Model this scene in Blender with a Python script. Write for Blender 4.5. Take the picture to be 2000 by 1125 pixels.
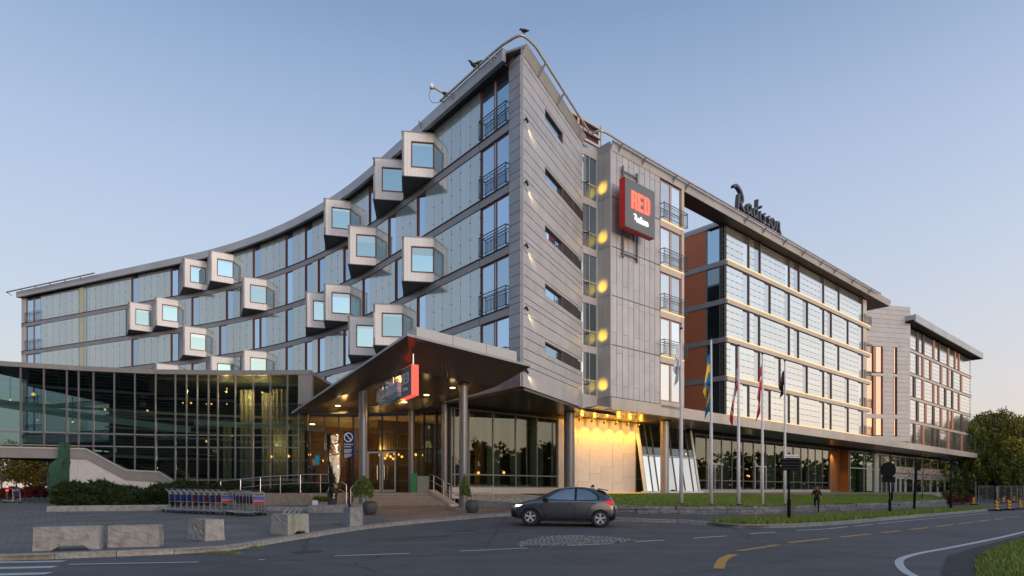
import bpy, bmesh, math, random
from mathutils import Vector, Matrix
from mathutils.bvhtree import BVHTree
R_ = math.radians
random.seed(7)
scene = bpy.context.scene
for o in list(bpy.data.objects): bpy.data.objects.remove(o)
COL = scene.collection

# ------------------------------------------------------------------ camera, sky, sun, exposure
FPX, UC, VH, CZ = 1205.0, 1000.0, 958.0, 1.45     # focal length in photo pixels, centre column, horizon row, eye height
cam_d = bpy.data.cameras.new('camera')
cam_d.sensor_width = 36.0
cam_d.lens = 36.0 * FPX / 2000.0
cam_d.shift_y = (VH - 562.5) / 2000.0
cam_d.clip_end = 3000.0
cam = bpy.data.objects.new('camera', cam_d); COL.objects.link(cam)
cam.location = (0, 0, CZ); cam.rotation_euler = (R_(90), 0, 0)
scene.camera = cam
SUN_AZ = 140.0        # degrees clockwise from the view direction (+Y): sunset to the right
SUN_EL = 2.6
world = bpy.data.worlds.new('World'); scene.world = world; world.use_nodes = True
wn = world.node_tree.nodes; wl = world.node_tree.links
sky = wn.new('ShaderNodeTexSky'); sky.sky_type = 'NISHITA'; sky.sun_disc = False
sky.sun_elevation = R_(SUN_EL); sky.sun_rotation = R_(SUN_AZ)
sky.altitude = 200; sky.air_density = 1.0; sky.dust_density = .8; sky.ozone_density = 2.0
bg = wn['Background']; bg.inputs['Strength'].default_value = 0.15
# clear dusk sky: the physical sky plus the even twilight gradient (pale rose at the horizon, blue overhead)
tcw = wn.new('ShaderNodeTexCoord'); spw = wn.new('ShaderNodeSeparateXYZ'); wl.new(tcw.outputs['Generated'], spw.inputs[0])
rmp = wn.new('ShaderNodeValToRGB'); wl.new(spw.outputs['Z'], rmp.inputs[0]); er = rmp.color_ramp.elements
er[0].position = 0.0; er[0].color = (.72, .585, .56, 1); er[1].position = 1.0; er[1].color = (.13, .21, .36, 1)
for ps_, cl_ in ((.14, (.665, .63, .665)), (.24, (.60, .635, .73)), (.34, (.535, .605, .76)), (.44, (.455, .545, .745)), (.52, (.36, .465, .675)), (.61, (.24, .345, .545))):
    q_ = er.new(ps_); q_.color = (*cl_, 1)
k1 = wn.new('ShaderNodeVectorMath'); k1.operation = 'SCALE'; wl.new(rmp.outputs[0], k1.inputs[0]); k1.inputs['Scale'].default_value = 2.25
k2 = wn.new('ShaderNodeVectorMath'); k2.operation = 'SCALE'; wl.new(sky.outputs[0], k2.inputs[0]); k2.inputs['Scale'].default_value = .22
k3 = wn.new('ShaderNodeVectorMath'); k3.operation = 'ADD'; wl.new(k1.outputs[0], k3.inputs[0]); wl.new(k2.outputs[0], k3.inputs[1])
# afterglow of the set sun: a broad warm arch low in the sky around the sun's azimuth
s0_ = (math.sin(R_(SUN_AZ)), math.cos(R_(SUN_AZ)), 0.0)
def wmath(op, a, b=None):
    n_ = wn.new('ShaderNodeMath'); n_.operation = op
    for i_, x_ in enumerate((a, b)):
        if x_ is None: continue
        if isinstance(x_, (int, float)): n_.inputs[i_].default_value = x_
        else: wl.new(x_, n_.inputs[i_])
    return n_.outputs[0]
dt = wn.new('ShaderNodeVectorMath'); dt.operation = 'DOT_PRODUCT'; wl.new(tcw.outputs['Generated'], dt.inputs[0]); dt.inputs[1].default_value = s0_
lobe = wmath('POWER', wmath('MAXIMUM', wmath('MULTIPLY_ADD', dt.outputs['Value'], .5), 0.0), 3.2)
lobe.node.inputs[0].links[0].from_node.inputs[0].links[0].from_node.inputs[2].default_value = .5
upf = wmath('POWER', wmath('SUBTRACT', 1.0, wmath('MINIMUM', wmath('ABSOLUTE', spw.outputs['Z']), 1.0)), 1.4)
gcol = wn.new('ShaderNodeValToRGB'); wl.new(spw.outputs['Z'], gcol.inputs[0]); eg = gcol.color_ramp.elements
eg[0].position = 0.0; eg[0].color = (1.0, .48, .22, 1); eg[1].position = .5; eg[1].color = (.80, .82, .90, 1)
for ps_, cl_ in ((.10, (1.0, .68, .36)), (.20, (1.0, .84, .62)), (.32, (.88, .88, .86))): q_ = eg.new(ps_); q_.color = (*cl_, 1)
k4 = wn.new('ShaderNodeVectorMath'); k4.operation = 'SCALE'; wl.new(gcol.outputs[0], k4.inputs[0]); wl.new(wmath('MULTIPLY', wmath('MULTIPLY', lobe, upf), 5.2), k4.inputs['Scale'])
k5 = wn.new('ShaderNodeVectorMath'); k5.operation = 'ADD'; wl.new(k3.outputs[0], k5.inputs[0]); wl.new(k4.outputs[0], k5.inputs[1])
wl.new(k5.outputs[0], bg.inputs['Color'])
sun_d = bpy.data.lights.new('sun', 'SUN'); sun_d.energy = .4; sun_d.angle = R_(6); sun_d.color = (1.0, 0.80, 0.66)
sun = bpy.data.objects.new('sun', sun_d); COL.objects.link(sun)
az = R_(SUN_AZ); el = R_(3.0)
sdir = Vector((math.sin(az) * math.cos(el), math.cos(az) * math.cos(el), math.sin(el)))
sun.rotation_euler = (-sdir).to_track_quat('-Z', 'Y').to_euler()
scene.view_settings.view_transform = 'Standard'; scene.view_settings.look = 'None'
scene.view_settings.exposure = 1.35; scene.view_settings.gamma = 1.0
scene.view_settings.use_curve_mapping = False
scene.render.engine = 'CYCLES'

# ------------------------------------------------------------------ helpers
def thing(name, label, cat, loc=(0, 0, 0), group=None):
    o = bpy.data.objects.new(name, None); COL.objects.link(o)
    o.location = loc; o.empty_display_size = 0.2
    o['label'] = label; o['category'] = cat
    if group: o['group'] = group
    return o
def tag(o, label, cat, group=None):
    o['label'] = label; o['category'] = cat
    if group: o['group'] = group
    return o
def link(name, mesh, parent=None, label=None, kind=None):
    o = bpy.data.objects.new(name, mesh); COL.objects.link(o)
    if parent is not None:
        o.parent = parent
        o.matrix_parent_inverse = WM(parent).inverted()
    if label: o['label'] = label
    if kind: o['kind'] = kind
    return o
def WM(o):
    m = o.matrix_basis.copy()
    if o.parent is not None: m = WM(o.parent) @ o.matrix_parent_inverse @ m
    return m
class Fr:
    """local frame: a along e, b along the outward normal, c up"""
    def __init__(s, o, e, n=None):
        s.o = Vector((o[0], o[1], o[2] if len(o) > 2 else 0)); s.e = Vector((e[0], e[1], 0)).normalized()
        s.n = Vector((n[0], n[1], 0)).normalized() if n is not None else Vector((s.e.y, -s.e.x, 0))
    def p(s, a, b, c): return s.o + s.e * a + s.n * b + Vector((0, 0, c))
    def mat(s, a, b, c):
        m = Matrix.Identity(4); p = s.p(a, b, c)
        for i in range(3): m[i][0] = s.e[i]; m[i][1] = -s.n[i]; m[i][2] = (0, 0, 1)[i]; m[i][3] = p[i]
        return m
ID = Fr((0, 0, 0), (1, 0), (0, 1))
class MB:
    def __init__(s): s.v = []; s.f = []; s.m = []; s.cur = 0
    def add(s, vs, fs):
        k = len(s.v); s.v += [tuple(p) for p in vs]
        for f in fs: s.f.append(tuple(k + i for i in f)); s.m.append(s.cur)
        return s
    def box(s, a0, a1, b0, b1, c0, c1, fr=ID):
        vs = [fr.p(a, b, c) for c in (c0, c1) for b in (b0, b1) for a in (a0, a1)]
        return s.add(vs, [(0, 2, 3, 1), (4, 5, 7, 6), (0, 1, 5, 4), (2, 6, 7, 3), (0, 4, 6, 2), (1, 3, 7, 5)])
    def hexa(s, b4, t4):
        return s.add(list(b4) + list(t4), [(3, 2, 1, 0), (4, 5, 6, 7), (0, 1, 5, 4), (1, 2, 6, 5), (2, 3, 7, 6), (3, 0, 4, 7)])
    def prism(s, pts, z0, z1):
        n = len(pts)
        vs = [(p[0], p[1], z0) for p in pts] + [(p[0], p[1], z1) for p in pts]
        return s.add(vs, [tuple(range(n - 1, -1, -1)), tuple(range(n, 2 * n))] + [(i, (i + 1) % n, n + (i + 1) % n, n + i) for i in range(n)])
    def extr(s, pts3, d):
        n = len(pts3); d = Vector(d)
        vs = [Vector(p) for p in pts3]; vs += [p + d for p in vs]
        return s.add(vs, [tuple(range(n - 1, -1, -1)), tuple(range(n, 2 * n))] + [(i, (i + 1) % n, n + (i + 1) % n, n + i) for i in range(n)])
    def quad(s, a, b, c, d): return s.add([a, b, c, d], [(0, 1, 2, 3)])
    def tube(s, pts, r, n=8, cap=True, close=False):
        pts = [Vector(p) for p in pts]; rs = r if isinstance(r, (list, tuple)) else [r] * len(pts)
        k0 = len(s.v); up = None; N = len(pts)
        for i, p in enumerate(pts):
            a = pts[(i - 1) % N] if (i > 0 or close) else p; b = pts[(i + 1) % N] if (i < N - 1 or close) else p
            t = (b - a)
            t = t.normalized() if t.length > 1e-9 else Vector((0, 0, 1))
            if up is None:
                up = Vector((0, 0, 1)) if abs(t.z) < .9 else Vector((1, 0, 0))
            x = t.cross(up)
            if x.length < 1e-5: x = t.cross(Vector((1, .3, .2)))
            x.normalize(); y = x.cross(t).normalized(); up = y
            for j in range(n):
                g = 2 * math.pi * j / n
                s.v.append(tuple(p + (x * math.cos(g) + y * math.sin(g)) * rs[i]))
        M = N if close else N - 1
        for i in range(M):
            for j in range(n):
                i2 = (i + 1) % N
                s.f.append((k0 + i * n + j, k0 + i * n + (j + 1) % n, k0 + i2 * n + (j + 1) % n, k0 + i2 * n + j)); s.m.append(s.cur)
        if cap and not close:
            s.f.append(tuple(k0 + j for j in range(n - 1, -1, -1))); s.m.append(s.cur)
            s.f.append(tuple(k0 + (N - 1) * n + j for j in range(n))); s.m.append(s.cur)
        return s
    def lathe(s, prof, c, n=16, ax='z', cap=True):
        k0 = len(s.v)
        for (r, h) in prof:
            for j in range(n):
                g = 2 * math.pi * j / n
                if ax == 'z': s.v.append((c[0] + r * math.cos(g), c[1] + r * math.sin(g), c[2] + h))
                elif ax == 'y': s.v.append((c[0] + r * math.cos(g), c[1] + h, c[2] + r * math.sin(g)))
                else: s.v.append((c[0] + h, c[1] + r * math.cos(g), c[2] + r * math.sin(g)))
        for i in range(len(prof) - 1):
            for j in range(n):
                s.f.append((k0 + i * n + j, k0 + i * n + (j + 1) % n, k0 + (i + 1) * n + (j + 1) % n, k0 + (i + 1) * n + j)); s.m.append(s.cur)
        if not cap: return s
        s.f.append(tuple(k0 + j for j in range(n - 1, -1, -1))); s.m.append(s.cur)
        s.f.append(tuple(k0 + (len(prof) - 1) * n + j for j in range(n))); s.m.append(s.cur)
        return s
    def mesh(s, name, mat=None, smooth=False, bevel=0):
        me = bpy.data.meshes.new(name); me.from_pydata(s.v, [], s.f)
        mats = mat if isinstance(mat, (list, tuple)) else [mat]
        for m in mats:
            if m: me.materials.append(m)
        if len(mats) > 1: me.polygons.foreach_set('material_index', s.m)
        if smooth:
            me.polygons.foreach_set('use_smooth', [True] * len(me.polygons))
            if smooth != 1: me.set_sharp_from_angle(angle=R_(smooth))
        me.update(); return me
    def build(s, name, mat, parent=None, label=None, kind=None, smooth=False):
        return link(name, s.mesh(name, mat, smooth), parent, label, kind)
def inst(name, mesh, M, parent=None, label=None):
    o = bpy.data.objects.new(name, mesh); COL.objects.link(o)
    if parent is not None:
        o.parent = parent; o.matrix_parent_inverse = WM(parent).inverted()
    o.matrix_basis = M
    if label: o['label'] = label
    return o
def struct(o): o['kind'] = 'structure'; return o
def cat_rom(pts, n=8):
    P = [Vector(p) for p in pts]; out = []
    for i in range(len(P) - 1):
        p0 = P[max(i - 1, 0)]; p1 = P[i]; p2 = P[i + 1]; p3 = P[min(i + 2, len(P) - 1)]
        for k in range(n):
            t = k / n
            out.append(0.5 * ((2 * p1) + (p2 - p0) * t + (2 * p0 - 5 * p1 + 4 * p2 - p3) * t * t + (3 * p1 - p0 - 3 * p2 + p3) * t ** 3))
    out.append(P[-1]); return out
def lamp(name, loc, energy, color=(1, .62, .28), radius=.08, kind='POINT', target=None, size=60, blend=.6, parent=None):
    d = bpy.data.lights.new(name, kind); d.energy = energy; d.color = color
    if kind != 'AREA': d.shadow_soft_size = radius
    if kind == 'SPOT': d.spot_size = R_(size); d.spot_blend = blend
    o = bpy.data.objects.new(name, d); COL.objects.link(o); o.location = loc
    if target is not None:
        o.rotation_euler = (Vector(target) - Vector(loc)).to_track_quat('-Z', 'Y').to_euler()
    if parent is not None:
        o.parent = parent; o.matrix_parent_inverse = WM(parent).inverted()
    return o

# pixel rays of the photograph onto the surveyed surfaces
def ground(x, y):
    d = max(0.0, y - 16.0); w = min(1, max(0, (x - 4.0) / 12.0)); w = w * w * (3 - 2 * w)
    q = min(d, 17.0)
    return 0.036 * (q * q / (q + 1.2)) * (1 - w)
def onground(u, v, dz=0.0):
    k = (u - UC) / FPX; s = (v - VH) / FPX
    lo, hi = 4.0, 140.0
    for _ in range(50):
        m = (lo + hi) / 2
        if CZ - s * m > ground(k * m, m) + dz: lo = m
        else: hi = m
    return Vector((k * lo, lo, ground(k * lo, lo) + dz))
def at(u, v, Y): return Vector(((u - UC) / FPX * Y, Y, CZ + (VH - v) / FPX * Y))
def along(p, d, u):
    """distance along the plan line p + t d where it crosses photo column u"""
    k = (u - UC) / FPX
    return (k * p[1] - p[0]) / (d[0] - k * d[1])

# ------------------------------------------------------------------ materials
def nmat(name):
    m = bpy.data.materials.new(name); m.use_nodes = True
    return m, m.node_tree.nodes, m.node_tree.links, m.node_tree.nodes['Principled BSDF']
def pm(name, col, rough=.6, metal=0.0, noise=0.0, nscale=3.0, bump=0.0, bscale=40.0, objvar=0.0, coat=0.0, spec=.5, stretch=None, col2=None, lo=.35, hi=.65, detail=6):
    m, N, L, b = nmat(name)
    b.inputs['Base Color'].default_value = (*col, 1); b.inputs['Roughness'].default_value = rough
    b.inputs['Metallic'].default_value = metal; b.inputs['Specular IOR Level'].default_value = spec
    if coat: b.inputs['Coat Weight'].default_value = coat; b.inputs['Coat Roughness'].default_value = .03
    tc = N.new('ShaderNodeTexCoord'); src = tc.outputs['Object']
    if stretch:
        mp = N.new('ShaderNodeMapping'); mp.inputs['Scale'].default_value = stretch; L.new(src, mp.inputs[0]); src = mp.outputs[0]
    last = None
    if noise or col2:
        t = N.new('ShaderNodeTexNoise'); t.inputs['Scale'].default_value = nscale; t.inputs['Detail'].default_value = detail; L.new(src, t.inputs['Vector'])
        r = N.new('ShaderNodeValToRGB'); L.new(t.outputs[0], r.inputs[0])
        c2 = col2 or tuple(min(1, c * (1 + noise)) for c in col); c1 = col if col2 else tuple(c * (1 - noise) for c in col)
        r.color_ramp.elements[0].color = (*c1, 1); r.color_ramp.elements[1].color = (*c2, 1)
        r.color_ramp.elements[0].position = lo; r.color_ramp.elements[1].position = hi
        last = r.outputs[0]
        rr = N.new('ShaderNodeMapRange'); L.new(t.outputs[0], rr.inputs[0]); rr.inputs[3].default_value = max(0, rough - .08); rr.inputs[4].default_value = min(1, rough + .08)
        L.new(rr.outputs[0], b.inputs['Roughness'])
    if objvar:
        oi = N.new('ShaderNodeObjectInfo'); mr = N.new('ShaderNodeMapRange'); L.new(oi.outputs['Random'], mr.inputs[0])
        mr.inputs[3].default_value = 1 - objvar; mr.inputs[4].default_value = 1 + objvar
        mx = N.new('ShaderNodeVectorMath'); mx.operation = 'SCALE'
        if last is not None: L.new(last, mx.inputs[0])
        else: mx.inputs[0].default_value = col
        L.new(mr.outputs[0], mx.inputs['Scale']); last = mx.outputs[0]
    if last is not None: L.new(last, b.inputs['Base Color'])
    if bump:
        t2 = N.new('ShaderNodeTexNoise'); t2.inputs['Scale'].default_value = bscale; t2.inputs['Detail'].default_value = 8; L.new(src, t2.inputs['Vector'])
        bp = N.new('ShaderNodeBump'); bp.inputs['Strength'].default_value = bump; bp.inputs['Distance'].default_value = .05
        L.new(t2.outputs[0], bp.inputs['Height']); L.new(bp.outputs[0], b.inputs['Normal'])
    return m
def emis(name, col, strength):
    m, N, L, b = nmat(name); b.inputs['Base Color'].default_value = (*[c * .5 for c in col], 1)
    b.inputs['Emission Color'].default_value = (*col, 1); b.inputs['Emission Strength'].default_value = strength
    return m
def ribbed(name, c1, c2, axis, period, rough=.5, metal=0.0, coat=0.0, objvar=.06, duty=.5, noise=.1, soft=.2, coatr=.02, ior=1.5, bump=.3):
    """fine parallel ribs (boards or corrugation too small to build)"""
    m, N, L, b = nmat(name)
    tc = N.new('ShaderNodeTexCoord'); sp = N.new('ShaderNodeSeparateXYZ'); L.new(tc.outputs['Object'], sp.inputs[0])
    d = N.new('ShaderNodeMath'); d.operation = 'DIVIDE'; L.new(sp.outputs[axis], d.inputs[0]); d.inputs[1].default_value = period
    fr = N.new('ShaderNodeMath'); fr.operation = 'FRACT'; L.new(d.outputs[0], fr.inputs[0])
    cr = N.new('ShaderNodeValToRGB'); L.new(fr.outputs[0], cr.inputs[0]); e = cr.color_ramp.elements
    e[0].position = 0; e[0].color = (*c2, 1); e[1].position = 1; e[1].color = (*c2, 1)
    for ps in (duty * soft, duty * (2 - soft)):
        q = e.new(min(.98, ps)); q.color = (*c1, 1)
    nz = N.new('ShaderNodeTexNoise'); nz.inputs['Scale'].default_value = 1.6; nz.inputs['Detail'].default_value = 6; L.new(tc.outputs['Object'], nz.inputs['Vector'])
    oi = N.new('ShaderNodeObjectInfo'); ad = N.new('ShaderNodeMath'); ad.operation = 'MULTIPLY_ADD'; L.new(oi.outputs['Random'], ad.inputs[0]); ad.inputs[1].default_value = 2 * objvar; ad.inputs[2].default_value = 1 - objvar
    mr = N.new('ShaderNodeMapRange'); L.new(nz.outputs[0], mr.inputs[0]); mr.inputs[3].default_value = 1 - noise; mr.inputs[4].default_value = 1 + noise
    mu = N.new('ShaderNodeMath'); mu.operation = 'MULTIPLY'; L.new(ad.outputs[0], mu.inputs[0]); L.new(mr.outputs[0], mu.inputs[1])
    sc = N.new('ShaderNodeVectorMath'); sc.operation = 'SCALE'; L.new(cr.outputs[0], sc.inputs[0]); L.new(mu.outputs[0], sc.inputs['Scale'])
    L.new(sc.outputs[0], b.inputs['Base Color'])
    b.inputs['Roughness'].default_value = rough; b.inputs['Metallic'].default_value = metal; b.inputs['IOR'].default_value = ior
    if coat: b.inputs['Coat Weight'].default_value = coat; b.inputs['Coat Roughness'].default_value = coatr; b.inputs['Coat IOR'].default_value = 1.9
    if bump:
        bp = N.new('ShaderNodeBump'); bp.inputs['Strength'].default_value = bump; bp.inputs['Distance'].default_value = .02
        L.new(fr.outputs[0], bp.inputs['Height']); L.new(bp.outputs[0], b.inputs['Normal'])
    return m
def mirror_glass(name, tint, rough=.02, wobble=.0, metal=.92, dark=(.03, .05, .06)):
    """coated window glass: mostly reflects"""
    m, N, L, b = nmat(name)
    b.inputs['Base Color'].default_value = (*tint, 1); b.inputs['Metallic'].default_value = metal; b.inputs['Roughness'].default_value = rough
    oi = N.new('ShaderNodeObjectInfo'); mr = N.new('ShaderNodeMapRange'); L.new(oi.outputs['Random'], mr.inputs[0]); mr.inputs[3].default_value = .68; mr.inputs[4].default_value = 1.1
    sc = N.new('ShaderNodeVectorMath'); sc.operation = 'SCALE'; sc.inputs[0].default_value = tint; L.new(mr.outputs[0], sc.inputs['Scale']); L.new(sc.outputs[0], b.inputs['Base Color'])
    if wobble:
        tc = N.new('ShaderNodeTexCoord'); t = N.new('ShaderNodeTexNoise'); t.inputs['Scale'].default_value = .9; t.inputs['Detail'].default_value = 1; L.new(tc.outputs['Object'], t.inputs['Vector'])
        bp = N.new('ShaderNodeBump'); bp.inputs['Strength'].default_value = wobble; bp.inputs['Distance'].default_value = .1
        L.new(t.outputs[0], bp.inputs['Height']); L.new(bp.outputs[0], b.inputs['Normal'])
    return m
def clear_glass(name, tint, refl=.25, rough=.01):
    m, N, L, b = nmat(name); N.remove(b)
    tr = N.new('ShaderNodeBsdfTransparent'); tr.inputs[0].default_value = (*tint, 1)
    gl = N.new('ShaderNodeBsdfGlossy'); gl.inputs['Roughness'].default_value = rough; gl.inputs['Color'].default_value = (.9, .97, .97, 1)
    lw_ = N.new('ShaderNodeLayerWeight'); lw_.inputs[0].default_value = .5
    pw_ = N.new('ShaderNodeMath'); pw_.operation = 'POWER'; L.new(lw_.outputs['Facing'], pw_.inputs[0]); pw_.inputs[1].default_value = 4.0
    ad = N.new('ShaderNodeMath'); ad.operation = 'ADD'; ad.use_clamp = True; L.new(pw_.outputs[0], ad.inputs[0]); ad.inputs[1].default_value = refl
    mx = N.new('ShaderNodeMixShader'); L.new(ad.outputs[0], mx.inputs[0]); L.new(tr.outputs[0], mx.inputs[1]); L.new(gl.outputs[0], mx.inputs[2])
    L.new(mx.outputs[0], N['Material Output'].inputs[0]); return m

ZINC = pm('zinc', (.45, .445, .45), .42, .25, noise=.07, nscale=1.3, objvar=.05, bump=.02, bscale=6)
ZINC_D = pm('zinc_dark', (.32, .325, .345), .45, .25, noise=.08, nscale=1.2, objvar=.04)
BAND = pm('floor_band_zinc', (.255, .255, .27), .45, .2, noise=.1, nscale=.8)
FASCIA = pm('fascia_zinc', (.385, .395, .41), .38, .35, noise=.12, nscale=.35, objvar=.05)
BEIGE = pm('fascia_beige', (.52, .46, .40), .45, .15, noise=.06, nscale=.6, objvar=.05)
SEAM = pm('dark_joint', (.03, .03, .032), .8)
BROWN = pm('window_frame_brown', (.20, .055, .03), .5, noise=.1)
BROWN_D = pm('fin_brown_dark', (.075, .04, .034), .5)
SALMON_LIT = pm('window_frame_salmon_lit', (.42, .2, .13), .5)  # lighter copy of the frame brown, reflected light mixed into its colour
ORANGE = ribbed('orange_board', (.50, .155, .065), (.42, .125, .05), 0, .3, .6, duty=.93, soft=.03, noise=.06, objvar=.04)
GLPANEL = ribbed('glass_over_corrugation', (.42, .50, .50), (.32, .395, .395), 0, .11, .14, metal=.4, coat=1.0, objvar=.06, noise=.06, soft=.5, bump=0)
PANELE = pm('panel_yellow_rib', (.52, .53, .4), .5, noise=.05)
WGLASS = ribbed('translucent_glass_slat', (.68, .70, .67), (.64, .66, .63), 0, .2, .13, metal=.8, coat=1.0, objvar=.07, noise=.05, coatr=.03, bump=0)
MIR_BLUE = mirror_glass('window_glass_blue', (.46, .64, .80), .02, .012)
MIR_BOX = mirror_glass('bay_glass', (.31, .47, .54), .02)
MIR_BLIND = mirror_glass('blind_behind_glass', (.42, .55, .6), .12, 0, .6)
MIR_PALE = mirror_glass('window_glass_pale', (.70, .74, .76), .03, .02)
MIR_DARK = mirror_glass('stair_glass', (.28, .35, .39), .02)
CLEAR = clear_glass('lobby_glass', (.66, .72, .68), .07)
CLEAR_G = clear_glass('pavilion_glass', (.5, .62, .62), .13)
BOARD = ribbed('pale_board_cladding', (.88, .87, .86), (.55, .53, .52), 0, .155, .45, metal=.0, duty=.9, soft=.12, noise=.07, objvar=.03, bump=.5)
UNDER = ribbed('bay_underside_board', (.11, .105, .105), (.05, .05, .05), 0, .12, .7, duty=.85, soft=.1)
DARK = pm('dark_steel', (.03, .032, .036), .45, .4)
RAIL_M = pm('railing_steel', (.06, .075, .09), .4, .6)
STEEL = pm('brushed_steel', (.5, .5, .5), .3, .9)
ALU = pm('mullion_grey', (.2, .2, .2), .45, .5)
ALU_L = pm('frame_pale', (.5, .5, .49), .4, .4)
COLUMN_M = pm('column_grey', (.19, .19, .2), .38, .3, noise=.05)
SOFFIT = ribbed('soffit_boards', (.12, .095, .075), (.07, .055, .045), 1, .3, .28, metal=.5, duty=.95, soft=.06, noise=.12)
SOFFIT_M = pm('soffit_metal', (.36, .32, .27), .3, .5, noise=.06)
WHITEP = pm('white_panel', (.62, .60, .57), .55, noise=.04, objvar=.03)
WHITE = pm('white_paint', (.8, .8, .8), .45)
REDP = pm('sign_red', (.55, .01, .015), .4)
SIGNG = pm('sign_grey', (.13, .15, .165), .45)
E_RED = emis('sign_letters_red', (1.0, .10, .06), .85)
E_WHITE = emis('sign_letters_white', (1, .97, .88), .9)
E_LED = emis('led_strip', (1.0, .60, .24), .55)
E_BULB = emis('warm_bulb', (1.0, .42, .09), 1.5)
E_BULBY = emis('yellow_lamp', (1.0, .62, .05), 10)
BLACK = pm('black', (.008, .008, .01), .75, spec=.15)
INT_WALL = pm('interior_wall', (.16, .12, .09), .7, noise=.2, nscale=.6)
INT_FLOOR = pm('interior_floor', (.2, .17, .14), .4)
INT_CEIL = pm('interior_ceiling', (.55, .42, .28), .6)
CURTAIN = pm('curtain', (.2, .215, .18), .8)
GRANITE = pm('granite', (.32, .312, .30), .85, col2=(.17, .165, .155), nscale=5, lo=.42, hi=.78, detail=12, bump=.7, bscale=16, objvar=.08)
GRANITE_M = pm('mossy_granite', (.34, .33, .30), .85, col2=(.17, .2, .1), nscale=3.2, lo=.5, hi=.72, bump=.6, bscale=25, stretch=(1, 1, .35))
KERB = pm('kerb_granite', (.29, .28, .255), .8, noise=.2, nscale=12, bump=.3, bscale=30, objvar=.1)
# ------------------------------------------------------------------ ground materials
def asphalt_mat(name, base, crack=True):
    m, N, L, b = nmat(name)
    tc = N.new('ShaderNodeTexCoord'); o = tc.outputs['Object']
    def noise(sc, det=6, src=o, rough=.6):
        t = N.new('ShaderNodeTexNoise'); t.inputs['Scale'].default_value = sc; t.inputs['Detail'].default_value = det; t.inputs['Roughness'].default_value = rough; L.new(src, t.inputs['Vector']); return t.outputs[0]
    mp = N.new('ShaderNodeMapping'); mp.inputs['Rotation'].default_value = (0, 0, R_(20)); mp.inputs['Scale'].default_value = (.12, 1.1, 1); L.new(o, mp.inputs[0])
    fine = noise(26, 8, rough=.75); mid = noise(.9); streak = noise(1.0, 4, mp.outputs[0])
    def ramp(src, lo, hi, a, c):
        r = N.new('ShaderNodeMapRange'); L.new(src, r.inputs[0]); r.inputs[1].default_value = lo; r.inputs[2].default_value = hi; r.inputs[3].default_value = a; r.inputs[4].default_value = c; return r.outputs[0]
    def mul(a, c):
        q = N.new('ShaderNodeMath'); q.operation = 'MULTIPLY'; L.new(a, q.inputs[0]); L.new(c, q.inputs[1]); return q.outputs[0]
    k = mul(mul(ramp(fine, .3, .7, .3, 1.75), ramp(mid, .3, .7, .84, 1.14)), ramp(streak, .3, .7, .86, 1.12))
    if crack:
        vo = N.new('ShaderNodeTexVoronoi'); vo.feature = 'DISTANCE_TO_EDGE'; vo.inputs['Scale'].default_value = .16
        wp = N.new('ShaderNodeTexNoise'); wp.inputs['Scale'].default_value = .7; wp.inputs['Detail'].default_value = 5; L.new(o, wp.inputs['Vector'])
        mxv = N.new('ShaderNodeMix'); mxv.data_type = 'VECTOR'; mxv.inputs[0].default_value = .3; L.new(o, mxv.inputs[4]); L.new(wp.outputs[1], mxv.inputs[5])
        L.new(mxv.outputs[1], vo.inputs['Vector'])
        k = mul(k, ramp(vo.outputs[0], 0, .006, .55, 1.0))
        patch = noise(.22, 2); k = mul(k, ramp(patch, .56, .585, 1.0, .86))
    sc = N.new('ShaderNodeVectorMath'); sc.operation = 'SCALE'; sc.inputs[0].default_value = base; L.new(k, sc.inputs['Scale'])
    L.new(sc.outputs[0], b.inputs['Base Color']); b.inputs['Roughness'].default_value = .82
    bp = N.new('ShaderNodeBump'); bp.inputs['Strength'].default_value = .35; bp.inputs['Distance'].default_value = .02; L.new(fine, bp.inputs['Height']); L.new(bp.outputs[0], b.inputs['Normal'])
    return m
def brick_mat(name, c1, c2, mortar, w=.24, h=.12, rot=0.0, rough=.8):
    m, N, L, b = nmat(name)
    tc = N.new('ShaderNodeTexCoord'); mp = N.new('ShaderNodeMapping'); mp.inputs['Rotation'].default_value = (0, 0, rot); L.new(tc.outputs['Object'], mp.inputs[0])
    br = N.new('ShaderNodeTexBrick'); L.new(mp.outputs[0], br.inputs['Vector'])
    br.inputs['Color1'].default_value = (*c1, 1); br.inputs['Color2'].default_value = (*c2, 1); br.inputs['Mortar'].default_value = (*mortar, 1)
    br.inputs['Scale'].default_value = 1.0; br.inputs['Brick Width'].default_value = w; br.inputs['Row Height'].default_value = h; br.inputs['Mortar Size'].default_value = .009; br.inputs['Bias'].default_value = 0
    nz = N.new('ShaderNodeTexNoise'); nz.inputs['Scale'].default_value = .7; nz.inputs['Detail'].default_value = 7; L.new(tc.outputs['Object'], nz.inputs['Vector'])
    mr = N.new('ShaderNodeMapRange'); L.new(nz.outputs[0], mr.inputs[0]); mr.inputs[1].default_value = .3; mr.inputs[2].default_value = .7; mr.inputs[3].default_value = .72; mr.inputs[4].default_value = 1.2
    sc = N.new('ShaderNodeVectorMath'); sc.operation = 'SCALE'; L.new(br.outputs[0], sc.inputs[0]); L.new(mr.outputs[0], sc.inputs['Scale']); L.new(sc.outputs[0], b.inputs['Base Color'])
    b.inputs['Roughness'].default_value = rough
    bp = N.new('ShaderNodeBump'); bp.inputs['Strength'].default_value = .5; bp.inputs['Distance'].default_value = .01; bp.invert = True; L.new(br.outputs['Fac'], bp.inputs['Height']); L.new(bp.outputs[0], b.inputs['Normal'])
    return m
ASPHALT = asphalt_mat('asphalt', (.098, .096, .098))
PATHM = asphalt_mat('footpath_asphalt', (.085, .083, .085), False)
PAVER = brick_mat('grey_paver', (.175, .157, .147), (.205, .185, .17), (.05, .046, .043), .28, .14, R_(8))
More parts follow.
